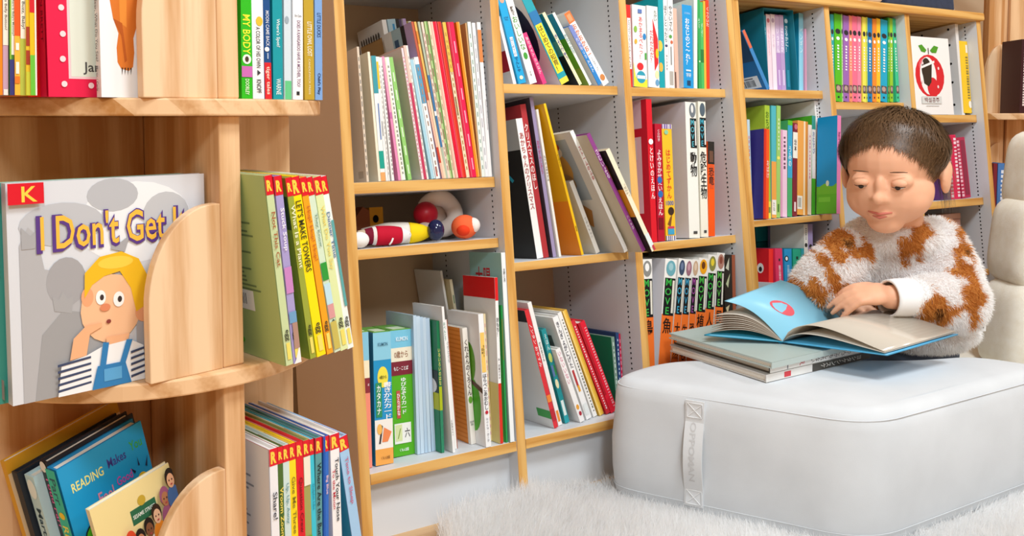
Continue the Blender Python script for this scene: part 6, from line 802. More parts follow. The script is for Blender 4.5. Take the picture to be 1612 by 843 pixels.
['c', 1.0143, 0.034, 0.387, 0.0121, 0.2508, 0.15, 0.1108, '9CC86A', [('b', 'e', 'F2E26A', 0.5, 0.53, 0.4, 0.015), ('b', 'r', '4A7A3A', 0.3, 0.05, 0.7, 0.12), ('b', 'dots', 'DDEBC0', 0.5, 0.6, 0.9, 8)], 'light green yellow-dotted picture book, fifth from left on the middle fourth-column shelf', 'books on the middle fourth-column shelf', 'picture_book', 0, 0],
['c', 1.0276, 0.034, 0.3879, 0.0211, 0.1951, 0.13, 0.1077, 'EBC6D8', [('b', 'r', 'D89AB8', 0, 0, 0.3, 1), ('b', 'dots', '6A4A5A', 0.6, 0.55, 0.95, 8)], 'pale pink picture book, sixth from left on the middle fourth-column shelf', 'books on the middle fourth-column shelf', 'picture_book', 0, 0],
['c', 1.05, 0.034, 0.3873, 0.0149, 0.2167, 0.15, 0.1111, '4AA86A', [('b', 'r', '3FA4C8', 0, 0.4, 1, 0.95), ('b', 't', 'E8F4F0', 'う\nみ\nの', 0.2, 0.45, 0.8, 0.8, 'v'), ('b', 'r', '5FB82A', 0, 0.95, 1, 1)], 'green and blue slim picture book, seventh from left on the middle fourth-column shelf', 'books on the middle fourth-column shelf', 'picture_book', 0, 0],
['c', 1.0662, 0.034, 0.3874, 0.0151, 0.211, 0.15, 0.1173, '7E2430', [('b', 'r', 'F0EADC', 0.0, 0.62, 1, 0.9), ('b', 't', '5A3A30', '絵\n本', 0.25, 0.66, 0.8, 0.86, 'v'), ('b', 'e', 'C86A7A', 0.6, 0.96, 0.35, 0.03), ('b', 'r', 'E8D0D0', 0.3, 0.05, 0.7, 0.15)], 'maroon white-labelled picture book, eighth from left on the middle fourth-column shelf', 'books on the middle fourth-column shelf', 'picture_book', 0, 0],
['c', 1.0815, 0.034, 0.3896, 0.0338, 0.2144, 0.15, 0.1178, 'EDA24A', [('b', 'r', 'F6DDB8', 0.6, 0, 0.75, 1), ('b', 'r', 'D98A3A', 0.85, 0, 1, 1), ('b', 'r', 'EDE6DC', 0.0, 0.06, 0.5, 0.2), ('b', 'bars', '5A5A5A', 0.1, 0.08, 0.4, 0.18, 6)], 'orange wide striped picture book, ninth from left on the middle fourth-column shelf', 'books on the middle fourth-column shelf', 'picture_book', 0, 0],
['c', 1.1168, 0.034, 0.3872, 0.0119, 0.2067, 0.15, 0.1201, 'F2DCCB', [('b', 'dots', 'D88AA0', 0.5, 0.4, 0.9, 12)], 'cream pink-lettered slim picture book, tenth from left on the middle fourth-column shelf', 'books on the middle fourth-column shelf', 'picture_book', 0, 0],
['c', 1.1315, 0.034, 0.3874, 0.0122, 0.2272, 0.15, 0.107, '4EB02C', [('b', 'r', 'EEE8E0', 0, 0.36, 1, 0.86), ('b', 'r', '3A9A8A', 0, 0.86, 1, 1), ('b', 't', '3A6A9A', 'おむすび', 0.2, 0.6, 0.8, 0.85, 'v')], 'green white-topped picture book, eleventh from left on the middle fourth-column shelf', 'books on the middle fourth-column shelf', 'picture_book', 0, 0],
['c', 1.1378, -0.028, 0.3872, 0.0122, 0.2213, 0.055, 0.1291, 'DD7FB0', [('s', 'r', '1090CC', 0, 0, 1, 1), ('s', 'r', '62B82C', 0, 0, 1, 0.28), ('s', 'p', '6FBE34', [(0, 0.26), (0.4, 0.31), (0.75, 0.27), (1, 0.31), (1, 0.2), (0, 0.2)]), ('s', 'r', '7ACB3E', 0.1, 0.12, 0.7, 0.17), ('s', 'e', 'D8E8D0', 0.55, 0.31, 0.08, 0.03), ('b', 't', '8A3A6A', 'ぼうし', 0.2, 0.6, 0.8, 0.9, 'v')], 'pink-spined blue-covered picture book, twelfth from left on the middle fourth-column shelf', 'books on the middle fourth-column shelf', 'picture_book', 0, 0],
['c', 1.1636, 0.034, 0.3876, 0.0131, 0.2604, 0.15, 0.0152, 'F0EFEC', [('b', 'dots', '7A7A7A', 0.6, 0.85, 0.97, 5)], 'white large picture book, thirteenth from left on the middle fourth-column shelf', 'books on the middle fourth-column shelf', 'picture_book', 0, 0],
['c', 0.9839, 0.045, 0.2071, 0.0137, 0.1123, 0.08, 0.1032, 'E8322A', [('s', 'r', 'E0222A', 0, 0, 1, 1), ('s', 'e', 'F4F0E8', 0.7, 0.62, 0.12, 0.1), ('s', 'e', '2A2A2A', 0.7, 0.6, 0.06, 0.05), ('s', 'r', 'B8202A', 0.1, 0.2, 0.3, 0.6)], 'red face-covered picture book, leftmost on the low fourth-column shelf', 'books on the low fourth-column shelf', 'picture_book', 0, 0],
['c', 1.0041, 0.04, 0.2067, 0.0227, 0.1121, 0.15, 0.0458, 'D8345C', [('b', 'r', '2A2A2A', 0.45, 0.75, 0.65, 0.8), ('b', 'dots', 'F4C8D2', 0.55, 0.35, 0.68, 12)], 'crimson slim picture book, second from left on the low fourth-column shelf', 'books on the low fourth-column shelf', 'picture_book', 0, 0],
['c', 1.0272, 0.038, 0.2076, 0.0237, 0.109, 0.15, 0.0842, '2092C8', [('b', 'e', '17181C', 0.3, 0.8, 0.28, 0.06), ('b', 'e', 'F4F2EC', 0.3, 0.8, 0.16, 0.04), ('b', 'dots', 'BFE0F2', 0.5, 0.3, 0.68, 14)], 'sky blue face-marked picture book, third from left on the low fourth-column shelf', 'books on the low fourth-column shelf', 'picture_book', 0, 0],
['c', 1.0545, 0.038, 0.208, 0.0256, 0.1064, 0.15, 0.0933, '22A886', [('b', 'r', '1A3A30', 0.4, 0.78, 0.65, 0.84), ('b', 'dots', 'BFEADC', 0.55, 0.35, 0.7, 14), ('b', 't', '123A2E', '210', 0.25, 0.08, 0.75, 0.16, 'v')], 'emerald green picture book, fourth from left on the low fourth-column shelf', 'books on the low fourth-column shelf', 'picture_book', 0, 0],
['c', 1.0814, 0.038, 0.2065, 0.0092, 0.107, 0.15, 0.0945, '26A0AC', [('b', 'r', '184A54', 0.2, 0.75, 0.8, 0.8)], 'teal narrow picture book, fifth from left on the low fourth-column shelf', 'books on the low fourth-column shelf', 'picture_book', 0, 0],
['c', 1.0997, 0.045, 0.2068, 0.0127, 0.1604, 0.1, 0.0953, 'F4F1E8', [('b', 'e', '2A2A2A', 0.5, 0.7, 0.35, 0.03), ('b', 'e', 'A83A4A', 0.5, 0.54, 0.35, 0.025), ('b', 'dots', '8A8A8A', 0.5, 0.78, 0.95, 6)], 'white bear-marked picture book, sixth from left on the low fourth-column shelf', 'books on the low fourth-column shelf', 'picture_book', 0, 0],
['c', 1.1136, 0.045, 0.2071, 0.0154, 0.1593, 0.12, 0.0946, 'A999C8', [('b', 'e', '2A2A2A', 0.5, 0.68, 0.32, 0.03), ('b', 'e', 'A83A5A', 0.5, 0.52, 0.32, 0.025), ('b', 't', 'F2EEF8', 'くま', 0.25, 0.25, 0.75, 0.45, 'v')], 'lavender bear-marked picture book, seventh from left on the low fourth-column shelf', 'books on the low fourth-column shelf', 'picture_book', 0, 0],
['c', 1.1463, 0.06, 0.2067, 0.0104, 0.0931, 0.1, 0.1099, 'F1EEE8', [], 'white short picture book, eighth from left on the low fourth-column shelf', 'books on the low fourth-column shelf', 'picture_book', 0, 0],
['c', 1.1599, 0.06, 0.2063, 0.0057, 0.096, 0.1, 0.0861, '3A5A92', [], 'navy slim short picture book, ninth from left on the low fourth-column shelf', 'books on the low fourth-column shelf', 'picture_book', 0, 0],
['c', 1.1721, 0.06, 0.2063, 0.0066, 0.0975, 0.1, 0.018, 'D8B25A', [], 'ochre slim short picture book, tenth from left on the low fourth-column shelf', 'books on the low fourth-column shelf', 'picture_book', 0, 0],
['c', 0.9649, 0.012, 0.2063, 0.0086, 0.0422, 0.08, 0.0863, 'F2ECEE', [('b', 'dots', 'D86A8A', 0.5, 0.2, 0.8, 5), ('s', 'r', 'D4D6D8', 0, 0, 1, 1)], 'white small grey-covered picture book, eleventh from left on the low fourth-column shelf', 'books on the low fourth-column shelf', 'picture_book', 0, 0],
['c', 1.1515, 0.165, 0.2069, 0.0266, 0.1541, 0.1, 0.012, 'F0923A', [('s', 'r', 'DFE2DC', 0, 0, 1, 1), ('s', 'e', '17181A', 0.9, 0.75, 0.12, 0.08), ('s', 'e', '17181A', 0.68, 0.5, 0.12, 0.07), ('b', 'r', '2A1A14', 0.5, 0.5, 0.75, 0.66), ('b', 'e', 'F6D0A0', 0.5, 0.85, 0.2, 0.03)], 'orange black-lettered panda-covered picture book, leftmost behind the red one on the low fourth-column shelf', 'books on the low fourth-column shelf', 'picture_book', 0, 0],
['c', 1.7491, 0.028, 0.6193, 0.0349, 0.1927, 0.15, 0.0221, 'F6C81E', [('b', 'r', 'F4F0E0', 0.72, 0.84, 0.95, 0.95), ('b', 'e', 'F4F0E0', 0.85, 0.12, 0.2, 0.05), ('b', 'dots', '8A7A3A', 0.75, 0.2, 0.8, 16)], 'bright yellow rounded book standing beside the white perforated panel', '', 'board_book', 0, 0],
['c', 1.6552, 0.035, 0.3942, 0.0143, 0.1712, 0.13, 0.0151, '6A3A7A', [('b', 'dots', 'E8C8D8', 0.5, 0.1, 0.9, 14)], "dark purple slim notebook, leftmost on the shelf behind the child's ear", 'magenta notebooks beside the head', 'notebook', 0, 0],
['c', 1.6732, 0.035, 0.394, 0.0404, 0.1682, 0.13, -0.0067, 'D81A50', [('b', 'dots', 'F6D8E2', 0.15, 0.03, 0.97, 16), ('b', 'dots', 'F6D8E2', 0.85, 0.03, 0.97, 16)], "magenta scalloped notebook, second from left on the shelf behind the child's ear", 'magenta notebooks beside the head', 'notebook', 0, 0],
['c', 1.7209, 0.035, 0.394, 0.0388, 0.1606, 0.13, -0.0471, 'B8284E', [('b', 'dots', 'F0C0CE', 0.15, 0.03, 0.97, 16), ('b', 'r', '8E2A44', 0.45, 0.05, 0.9, 0.95)], "dark rose scalloped notebook, third from left on the shelf behind the child's ear", 'magenta notebooks beside the head', 'notebook', 0, 0],
['f', [-0.224, -0.3524, 0.4135], [-0.2628, 0.9648, 0.0], 0.0085, 0.2062, 0.172, -0.1104, 'C7D6A2', [('b', 'r', 'DC1428', 0, 0.9, 1, 1), ('b', 't', 'F6D24A', 'R', 0.15, 0.91, 0.85, 0.985, 'B'), ('s', 'r', 'DC1428', 0.72, 0.9, 1, 1), ('f', 'r', 'DC1428', 0.0, 0.9, 0.3, 1), ('b', 'r', 'F0DC6A', 0.3, 0.03, 0.8, 0.12), ('b', 't', '3A3A2A', 'egg', 0.2, 0.13, 0.8, 0.19, 'l'), ('s', 'r', 'A9BF7C', 0, 0, 1, 1), ('s', 'lines', '6E8458', 0.08, 0.36, 0.82, 0.86, 22), ('s', 'r', 'EEF0EE', 0.42, 0.26, 0.72, 0.37), ('s', 'bars', '3A3A40', 0.46, 0.29, 0.64, 0.35, 9), ('s', 'e', '4CB82E', 0.5, 0.08, 0.05, 0.02), ('s', 'r', '3A4A3A', 0.36, 0.06, 0.42, 0.1), ('s', 'e', 'B83A4A', 0.02, 0.32, 0.2, 0.03), ('b', 't', 'A8603A', 'Not This Cat', 0.25, 0.5, 0.8, 0.84, 'l')], 'sage green-spined reader with printed back cover, leftmost beside tower panel', 'red-cornered readers on the middle tower shelf', 'picture_book', 0],
['f', [-0.2146, -0.3485, 0.4135], [-0.2628, 0.9648, 0.0], 0.0089, 0.2048, 0.172, -0.1023, 'A79CCF', [('b', 'r', 'DC1428', 0, 0.9, 1, 1), ('b', 't', 'F6D24A', 'R', 0.15, 0.91, 0.85, 0.985, 'B'), ('s', 'r', 'DC1428', 0.72, 0.9, 1, 1), ('f', 'r', 'DC1428', 0.0, 0.9, 0.3, 1), ('b', 'r', 'F0DC6A', 0.3, 0.03, 0.8, 0.12), ('b', 't', '3A3A2A', 'egg', 0.2, 0.13, 0.8, 0.19, 'l'), ('b', 'r', 'C886C4', 0, 0.38, 1, 0.52), ('b', 'r', '6FA0C8', 0, 0.22, 1, 0.28), ('b', 'p', 'F0EEEA', [(0, 0), (1, 0), (1, 0.1), (0.3, 0.02)]), ('b', 'r', 'B08A7A', 0.3, 0.08, 1, 0.22), ('b', 't', 'F4F2F8', 'Stuck Soup', 0.2, 0.58, 0.85, 0.86, 'l')], 'lavender-spined reader with mauve and white foot', 'red-cornered readers on the middle tower shelf', 'picture_book', 0],
['f', [-0.1931, -0.34, 0.4135], [-0.2628, 0.9648, 0.0], 0.0073, 0.2031, 0.172, -0.1414, '9AA43C', [('b', 'r', 'DC1428', 0, 0.9, 1, 1), ('b', 't', 'F6D24A', 'R', 0.15, 0.91, 0.85, 0.985, 'B'), ('s', 'r', 'DC1428', 0.72, 0.9, 1, 1), ('f', 'r', 'DC1428', 0.0, 0.9, 0.3, 1), ('b', 'r', 'F0DC6A', 0.3, 0.03, 0.8, 0.12), ('b', 't', '3A3A2A', 'egg', 0.2, 0.13, 0.8, 0.19, 'l'), ('s', 'r', '7E9A2E', 0, 0, 1, 1), ('s', 'r', '2F4A22', 0, 0.72, 1, 0.9), ('s', 'e', 'E8D03A', 0.7, 0.5, 0.2, 0.06), ('s', 'e', 'D8502E', 0.75, 0.62, 0.14, 0.05), ('s', 'e', '2A5A3A', 0.6, 0.75, 0.3, 0.06), ('b', 't', 'F0EECC', 'What Is a Plant', 0.2, 0.5, 0.85, 0.86, 'l')], 'dark olive reader with painted leafy cover', 'red-cornered readers on the middle tower shelf', 'picture_book', 0],
['f', [-0.184, -0.3366, 0.4135], [-0.2628, 0.9648, 0.0], 0.0114, 0.2036, 0.172, -0.1595, 'FBE20A', [('b', 'r', 'DC1428', 0, 0.9, 1, 1), ('b', 't', 'F6D24A', 'R', 0.15, 0.91, 0.85, 0.985, 'B'), ('s', 'r', 'DC1428', 0.72, 0.9, 1, 1), ('f', 'r', 'DC1428', 0.0, 0.9, 0.3, 1), ('b', 'r', 'F0DC6A', 0.3, 0.03, 0.8, 0.12), ('b', 't', '3A3A2A', 'egg', 0.2, 0.13, 0.8, 0.19, 'l'), ('b', 't', '3A3A1A', "LET'S MAKE TOWERS", 0.2, 0.48, 0.85, 0.87, 'l')], 'bright yellow reader with black lettering', 'red-cornered readers on the middle tower shelf', 'picture_book', 0],
['f', [-0.1709, -0.3319, 0.4135], [-0.2628, 0.9648, 0.0], 0.008, 0.2027, 0.172, -0.1628, 'F2A41E', [('b', 'r', 'DC1428', 0, 0.9, 1, 1), ('b', 't', 'F6D24A', 'R', 0.15, 0.91, 0.85, 0.985, 'B'), ('s', 'r', 'DC1428', 0.72, 0.9, 1, 1), ('f', 'r', 'DC1428', 0.0, 0.9, 0.3, 1), ('b', 'r', 'F0DC6A', 0.3, 0.03, 0.8, 0.12), ('b', 't', '3A3A2A', 'egg', 0.2, 0.13, 0.8, 0.19, 'l'), ('s', 'r', 'C8642A', 0, 0, 1, 1), ('b', 't', 'C8742A', 'Hop! Hop! Hop!', 0.2, 0.52, 0.85, 0.86, 'l')], 'amber-spined reader with rust-red cover edge', 'red-cornered readers on the middle tower shelf', 'picture_book', 0],
['f', [-0.1609, -0.3284, 0.4135], [-0.2628, 0.9648, 0.0], 0.0081, 0.2027, 0.172, -0.1754, 'D3E6CC', [('b', 'r', 'DC1428', 0, 0.9, 1, 1), ('b', 't', 'F6D24A', 'R', 0.15, 0.91, 0.85, 0.985, 'B'), ('s', 'r', 'DC1428', 0.72, 0.9, 1, 1), ('f', 'r', 'DC1428', 0.0, 0.9, 0.3, 1), ('b', 'r', 'F0DC6A', 0.3, 0.03, 0.8, 0.12), ('b', 't', '3A3A2A', 'egg', 0.2, 0.13, 0.8, 0.19, 'l'), ('b', 'r', '2E9A3A', 0, 0.42, 1, 0.52), ('b', 'r', 'BFE0EC', 0, 0.28, 1, 0.4), ('b', 'r', 'D89A9A', 0, 0.2, 1, 0.28), ('b', 'r', 'C8B85A', 0, 0.02, 1, 0.18), ('b', 't', '7A9A8A', 'They Know', 0.25, 0.55, 0.8, 0.86, 'l')], 'mint reader with leaf and pink artwork', 'red-cornered readers on the middle tower shelf', 'picture_book', 0],
['f', [-0.1522, -0.3255, 0.4135], [-0.2628, 0.9648, 0.0], 0.01, 0.2024, 0.172, -0.173, 'DDE8AC', [('b', 'r', 'DC1428', 0, 0.9, 1, 1), ('b', 't', 'F6D24A', 'R', 0.15, 0.91, 0.85, 0.985, 'B'), ('s', 'r', 'DC1428', 0.72, 0.9, 1, 1), ('f', 'r', 'DC1428', 0.0, 0.9, 0.3, 1), ('b', 'r', 'F0DC6A', 0.3, 0.03, 0.8, 0.12), ('b', 't', '3A3A2A', 'egg', 0.2, 0.13, 0.8, 0.19, 'l'), ('b', 't', 'E8D06A', 'What Do You Say', 0.25, 0.45, 0.8, 0.86, 'l')], 'pale lime reader with yellow lettering', 'red-cornered readers on the middle tower shelf', 'picture_book', 0],
['f', [-0.1432, -0.3225, 0.4135], [-0.2628, 0.9648, 0.0], 0.0087, 0.2025, 0.172, -0.1746, 'EDF3EE', [('b', 'r', 'DC1428', 0, 0.9, 1, 1), ('b', 't', 'F6D24A', 'R', 0.15, 0.91, 0.85, 0.985, 'B'), ('s', 'r', 'DC1428', 0.72, 0.9, 1, 1), ('f', 'r', 'DC1428', 0.0, 0.9, 0.3, 1), ('b', 'r', 'F0DC6A', 0.3, 0.03, 0.8, 0.12), ('b', 't', '3A3A2A', 'egg', 0.2, 0.13, 0.8, 0.19, 'l'), ('b', 'r', '5CA8A8', 0.6, 0.25, 1, 0.75), ('b', 't', '5A7A9A', 'Dinner Time', 0.1, 0.5, 0.6, 0.84, 'l')], 'white and teal reader, rightmost of upper group', 'red-cornered readers on the middle tower shelf', 'picture_book', 0],
['f', [-0.2374, -0.3378, 0.13], [-0.2628, 0.9648, 0.0], 0.0098, 0.1909, 0.172, -0.0146, 'EDEDF2', [('b', 'r', 'DC1428', 0, 0.9, 1, 1), ('b', 't', 'F6D24A', 'R', 0.15, 0.91, 0.85, 0.985, 'B'), ('s', 'r', 'DC1428', 0.72, 0.9, 1, 1), ('f', 'r', 'DC1428', 0.0, 0.9, 0.3, 1), ('b', 'r', 'F0DC6A', 0.3, 0.03, 0.8, 0.12), ('b', 't', '3A3A2A', 'egg', 0.2, 0.13, 0.8, 0.19, 'l'), ('s', 'r', 'D5DAE4', 0, 0, 1, 1), ('s', 'lines', '8A94A4', 0.1, 0.1, 0.84, 0.8, 26), ('b', 't', '4A4A52', 'Share!', 0.25, 0.55, 0.8, 0.78, 'l')], 'white reader with printed back cover, leftmost of lower group', 'red-cornered readers on the lowest tower shelf', 'picture_book', 0],
['f', [-0.2278, -0.3334, 0.13], [-0.2628, 0.9648, 0.0], 0.0066, 0.1898, 0.172, -0.0109, '4A6A2A', [('b', 'r', 'DC1428', 0, 0.9, 1, 1), ('b', 't', 'F6D24A', 'R', 0.15, 0.91, 0.85, 0.985, 'B'), ('s', 'r', 'DC1428', 0.72, 0.9, 1, 1), ('f', 'r', 'DC1428', 0.0, 0.9, 0.3, 1), ('b', 'r', 'F0DC6A', 0.3, 0.03, 0.8, 0.12), ('b', 't', '3A3A2A', 'egg', 0.2, 0.13, 0.8, 0.19, 'l'), ('b', 'r', '3A5A8A', 0, 0.2, 1, 0.4), ('b', 'r', 'B8322A', 0, 0.1, 1, 0.22), ('b', 'r', '6A8AA0', 0, 0.0, 1, 0.1), ('b', 't', 'F0D85A', 'Vroom Zoom', 0.2, 0.42, 0.85, 0.8, 'l')], 'dark green reader with red and yellow artwork', 'red-cornered readers on the lowest tower shelf', 'picture_book', 0],
['f', [-0.2202, -0.3301, 0.13], [-0.2628, 0.9648, 0.0], 0.0082, 0.1892, 0.172, -0.018, 'CFE3DF', [('b', 'r', 'DC1428', 0, 0.9, 1, 1), ('b', 't', 'F6D24A', 'R', 0.15, 0.91, 0.85, 0.985, 'B'), ('s', 'r', 'DC1428', 0.72, 0.9, 1, 1), ('f', 'r', 'DC1428', 0.0, 0.9, 0.3, 1), ('b', 'r', 'F0DC6A', 0.3, 0.03, 0.8, 0.12), ('b', 't', '3A3A2A', 'egg', 0.2, 0.13, 0.8, 0.19, 'l'), ('b', 't', '6A9AA0', 'Up, Up, Away', 0.25, 0.5, 0.8, 0.8, 'l'), ('b', 'r', 'E8F0EE', 0.1, 0.1, 0.8, 0.2)], 'pale mint reader with teal lettering', 'red-cornered readers on the lowest tower shelf', 'picture_book', 0],
['f', [-0.2112, -0.3262, 0.13], [-0.2628, 0.9648, 0.0], 0.0083, 0.1883, 0.172, -0.0215, 'FBDB1A', [('b', 'r', 'DC1428', 0, 0.9, 1, 1), ('b', 't', 'F6D24A', 'R', 0.15, 0.91, 0.85, 0.985, 'B'), ('s', 'r', 'DC1428', 0.72, 0.9, 1, 1), ('f', 'r', 'DC1428', 0.0, 0.9, 0.3, 1), ('b', 'r', 'F0DC6A', 0.3, 0.03, 0.8, 0.12), ('b', 't', '3A3A2A', 'egg', 0.2, 0.13, 0.8, 0.19, 'l'), ('b', 't', '8A7A1A', 'Give Me Three', 0.25, 0.45, 0.8, 0.8, 'l')], 'golden yellow reader with brown lettering', 'red-cornered readers on the lowest tower shelf', 'picture_book', 0],
['f', [-0.2028, -0.3226, 0.13], [-0.2628, 0.9648, 0.0], 0.0092, 0.1868, 0.172, -0.0181, 'E0182A', [('b', 'r', 'DC1428', 0, 0.9, 1, 1), ('b', 't', 'F6D24A', 'R', 0.15, 0.91, 0.85, 0.985, 'B'), ('s', 'r', 'DC1428', 0.72, 0.9, 1, 1), ('f', 'r', 'DC1428', 0.0, 0.9, 0.3, 1), ('b', 'r', 'F0DC6A', 0.3, 0.03, 0.8, 0.12), ('b', 't', '3A3A2A', 'egg', 0.2, 0.13, 0.8, 0.19, 'l'), ('b', 't', '7A0A14', 'Question Crew', 0.25, 0.42, 0.8, 0.8, 'l')], 'scarlet reader with dark lettering', 'red-cornered readers on the lowest tower shelf', 'picture_book', 0],
['f', [-0.1936, -0.3189, 0.13], [-0.2628, 0.9648, 0.0], 0.0086, 0.1858, 0.172, -0.0182, 'A3A35A', [('b', 'r', 'DC1428', 0, 0.9, 1, 1), ('b', 't', 'F6D24A', 'R', 0.15, 0.91, 0.85, 0.985, 'B'), ('s', 'r', 'DC1428', 0.72, 0.9, 1, 1), ('f', 'r', 'DC1428', 0.0, 0.9, 0.3, 1), ('b', 'r', 'F0DC6A', 0.3, 0.03, 0.8, 0.12), ('b', 't', '3A3A2A', 'egg', 0.2, 0.13, 0.8, 0.19, 'l'), ('b', 'r', '5CB82A', 0, 0, 1, 0.4), ('b', 'r', 'F0EEE4', 0, 0.24, 1, 0.3), ('b', 'r', 'F0EAD8', 0, 0.72, 1, 0.9)], 'olive and green reader with white stripe', 'red-cornered readers on the lowest tower shelf', 'picture_book', 0],
['f', [-0.1844, -0.3153, 0.13], [-0.2628, 0.9648, 0.0], 0.0059, 0.1847, 0.172, -0.0217, '3CC4DC', [('b', 'r', 'DC1428', 0, 0.9, 1, 1), ('b', 't', 'F6D24A', 'R', 0.15, 0.91, 0.85, 0.985, 'B'), ('s', 'r', 'DC1428', 0.72, 0.9, 1, 1), ('f', 'r', 'DC1428', 0.0, 0.9, 0.3, 1), ('b', 'r', 'F0DC6A', 0.3, 0.03, 0.8, 0.12), ('b', 't', '3A3A2A', 'egg', 0.2, 0.13, 0.8, 0.19, 'l'), ('b', 't', '1A8AA8', 'Dolphin Like', 0.25, 0.45, 0.8, 0.82, 'l'), ('b', 'e', 'EAF6FA', 0.5, 0.16, 0.3, 0.02)], 'aqua reader with pale lettering', 'red-cornered readers on the lowest tower shelf', 'picture_book', 0],
['f', [-0.1807, -0.3136, 0.13], [-0.2628, 0.9648, 0.0], 0.0084, 0.1837, 0.172, 0.0056, '5C9CA0', [('b', 'r', 'DC1428', 0, 0.9, 1, 1), ('b', 't', 'F6D24A', 'R', 0.15, 0.91, 0.85, 0.985, 'B'), ('s', 'r', 'DC1428', 0.72, 0.9, 1, 1), ('f', 'r', 'DC1428', 0.0, 0.9, 0.3, 1), ('b', 'r', 'F0DC6A', 0.3, 0.03, 0.8, 0.12), ('b', 't', '3A3A2A', 'egg', 0.2, 0.13, 0.8, 0.19, 'l'), ('b', 't', '1A2A2E', 'Where Are the Butterflies', 0.2, 0.22, 0.85, 0.84, 'l')], 'grey-teal reader with black butterfly title', 'red-cornered readers on the lowest tower shelf', 'picture_book', 0],
['f', [-0.1715, -0.3101, 0.13], [-0.2628, 0.9648, 0.0], 0.0077, 0.1822, 0.172, 0.0121, '2E6CC8', [('b', 'r', 'DC1428', 0, 0.9, 1, 1), ('b', 't', 'F6D24A', 'R', 0.15, 0.91, 0.85, 0.985, 'B'), ('s', 'r', 'DC1428', 0.72, 0.9, 1, 1), ('f', 'r', 'DC1428', 0.0, 0.9, 0.3, 1), ('b', 'r', 'F0DC6A', 0.3, 0.03, 0.8, 0.12), ('b', 't', '3A3A2A', 'egg', 0.2, 0.13, 0.8, 0.19, 'l'), ('b', 'r', '1A58B4', 0, 0, 0.35, 1), ('b', 't', 'F0C8D0', 'Big Blue', 0.4, 0.55, 0.9, 0.82, 'l')], 'cobalt blue reader between teal and white ones', 'red-cornered readers on the lowest tower shelf', 'picture_book', 0],
['f', [-0.1557, -0.3046, 0.13], [-0.2628, 0.9648, 0.0], 0.0124, 0.1809, 0.172, -0.0222, 'F2F2F4', [('b', 'r', 'DC1428', 0, 0.9, 1, 1), ('b', 't', 'F6D24A', 'R', 0.15, 0.91, 0.85, 0.985, 'B'), ('s', 'r', 'DC1428', 0.72, 0.9, 1, 1), ('f', 'r', 'DC1428', 0.0, 0.9, 0.3, 1), ('b', 'r', 'F0DC6A', 0.3, 0.03, 0.8, 0.12), ('b', 't', '3A3A2A', 'egg', 0.2, 0.13, 0.8, 0.19, 'l'), ('b', 't', '2A2A32', 'Touch Your Nose', 0.45, 0.42, 0.85, 0.84, 'l'), ('b', 't', 'C83A4A', 'To the Moon', 0.1, 0.46, 0.4, 0.82, 'l')], 'white reader with black and red title', 'red-cornered readers on the lowest tower shelf', 'picture_book', 0],
['f', [-0.1229, -0.2938, 0.13], [-0.2628, 0.9648, 0.0], 0.0131, 0.1751, 0.172, -0.1506, 'A4CCF0', [('b', 'r', 'DC1428', 0, 0.9, 1, 1), ('b', 't', 'F6D24A', 'R', 0.15, 0.91, 0.85, 0.985, 'B'), ('s', 'r', 'DC1428', 0.72, 0.9, 1, 1), ('f', 'r', 'DC1428', 0.0, 0.9, 0.3, 1), ('b', 'r', 'F0DC6A', 0.3, 0.03, 0.8, 0.12), ('b', 't', '3A3A2A', 'egg', 0.2, 0.13, 0.8, 0.19, 'l'), ('s', 'r', '2A8AB4', 0, 0, 1, 1), ('b', 't', 'C86A8A', 'Time to Sleep', 0.3, 0.5, 0.75, 0.86, 'l')], 'light blue leaning reader, rightmost of lower group', 'red-cornered readers on the lowest tower shelf', 'picture_book', 0],
['f', [-0.2479, -0.285, 0.6995], [-0.2628, 0.9648, 0.0], 0.0131, 0.1903, 0.142, 0.0066, '2FB81E', [('b', 't', 'F2F03A', 'MY BODY', 0.15, 0.257, 0.85, 0.484, 'l'), ('b', 'e', 'F4F2E8', 0.5, 0.228, 0.4, 0.028), ('b', 'e', '4A3A2A', 0.5, 0.228, 0.18, 0.017), ('b', 'r', 'C86AB4', 0, 0.125, 1, 0.188), ('b', 't', 'E8F4D8', 'DOORLEY', 0.3, 0.023, 0.7, 0.114, 'l')], 'bright green eye-marked book beside tower panel', 'books on the top tower shelf', 'picture_book', 0],
['f', [-0.2336, -0.278, 0.6995], [-0.2628, 0.9648, 0.0], 0.0142, 0.1894, 0.1407, -0.0005, 'F1F0F2', [('b', 't', '5A5A5E', 'A COLOR OF HIS OWN', 0.3, 0.182, 0.75, 0.422, 'l'), ('b', 'e', 'E0BC3A', 0.65, 0.456, 0.3, 0.028), ('b', 't', '4A4A50', 'KNOPF', 0.3, 0.034, 0.75, 0.114, 'l'), ('b', 'p', '3A3A40', [(0.4, 0.137), (0.7, 0.154), (0.4, 0.171)])], 'white serif-titled book with gold moon', 'books on the top tower shelf', 'picture_book', 0],
['f', [-0.2181, -0.2708, 0.6995], [-0.2628, 0.9648, 0.0], 0.0085, 0.1893, 0.1378, -0.0048, '1C4C86', [('b', 'r', 'D4222A', 0, 0.0, 1, 0.217), ('b', 't', 'F2D8C8', 'tiger tales', 0.15, 0.028, 0.85, 0.194, 'l'), ('b', 't', 'D8DCE8', 'MOON CAME BACK', 0.3, 0.314, 0.8, 0.524, 'l'), ('b', 'e', 'F0F0EE', 0.4, 0.296, 0.35, 0.014), ('b', 'r', 'A8B8D0', 0.4, 0.239, 0.6, 0.274)], 'navy and red book on the top tower shelf', 'books on the top tower shelf', 'picture_book', 0],
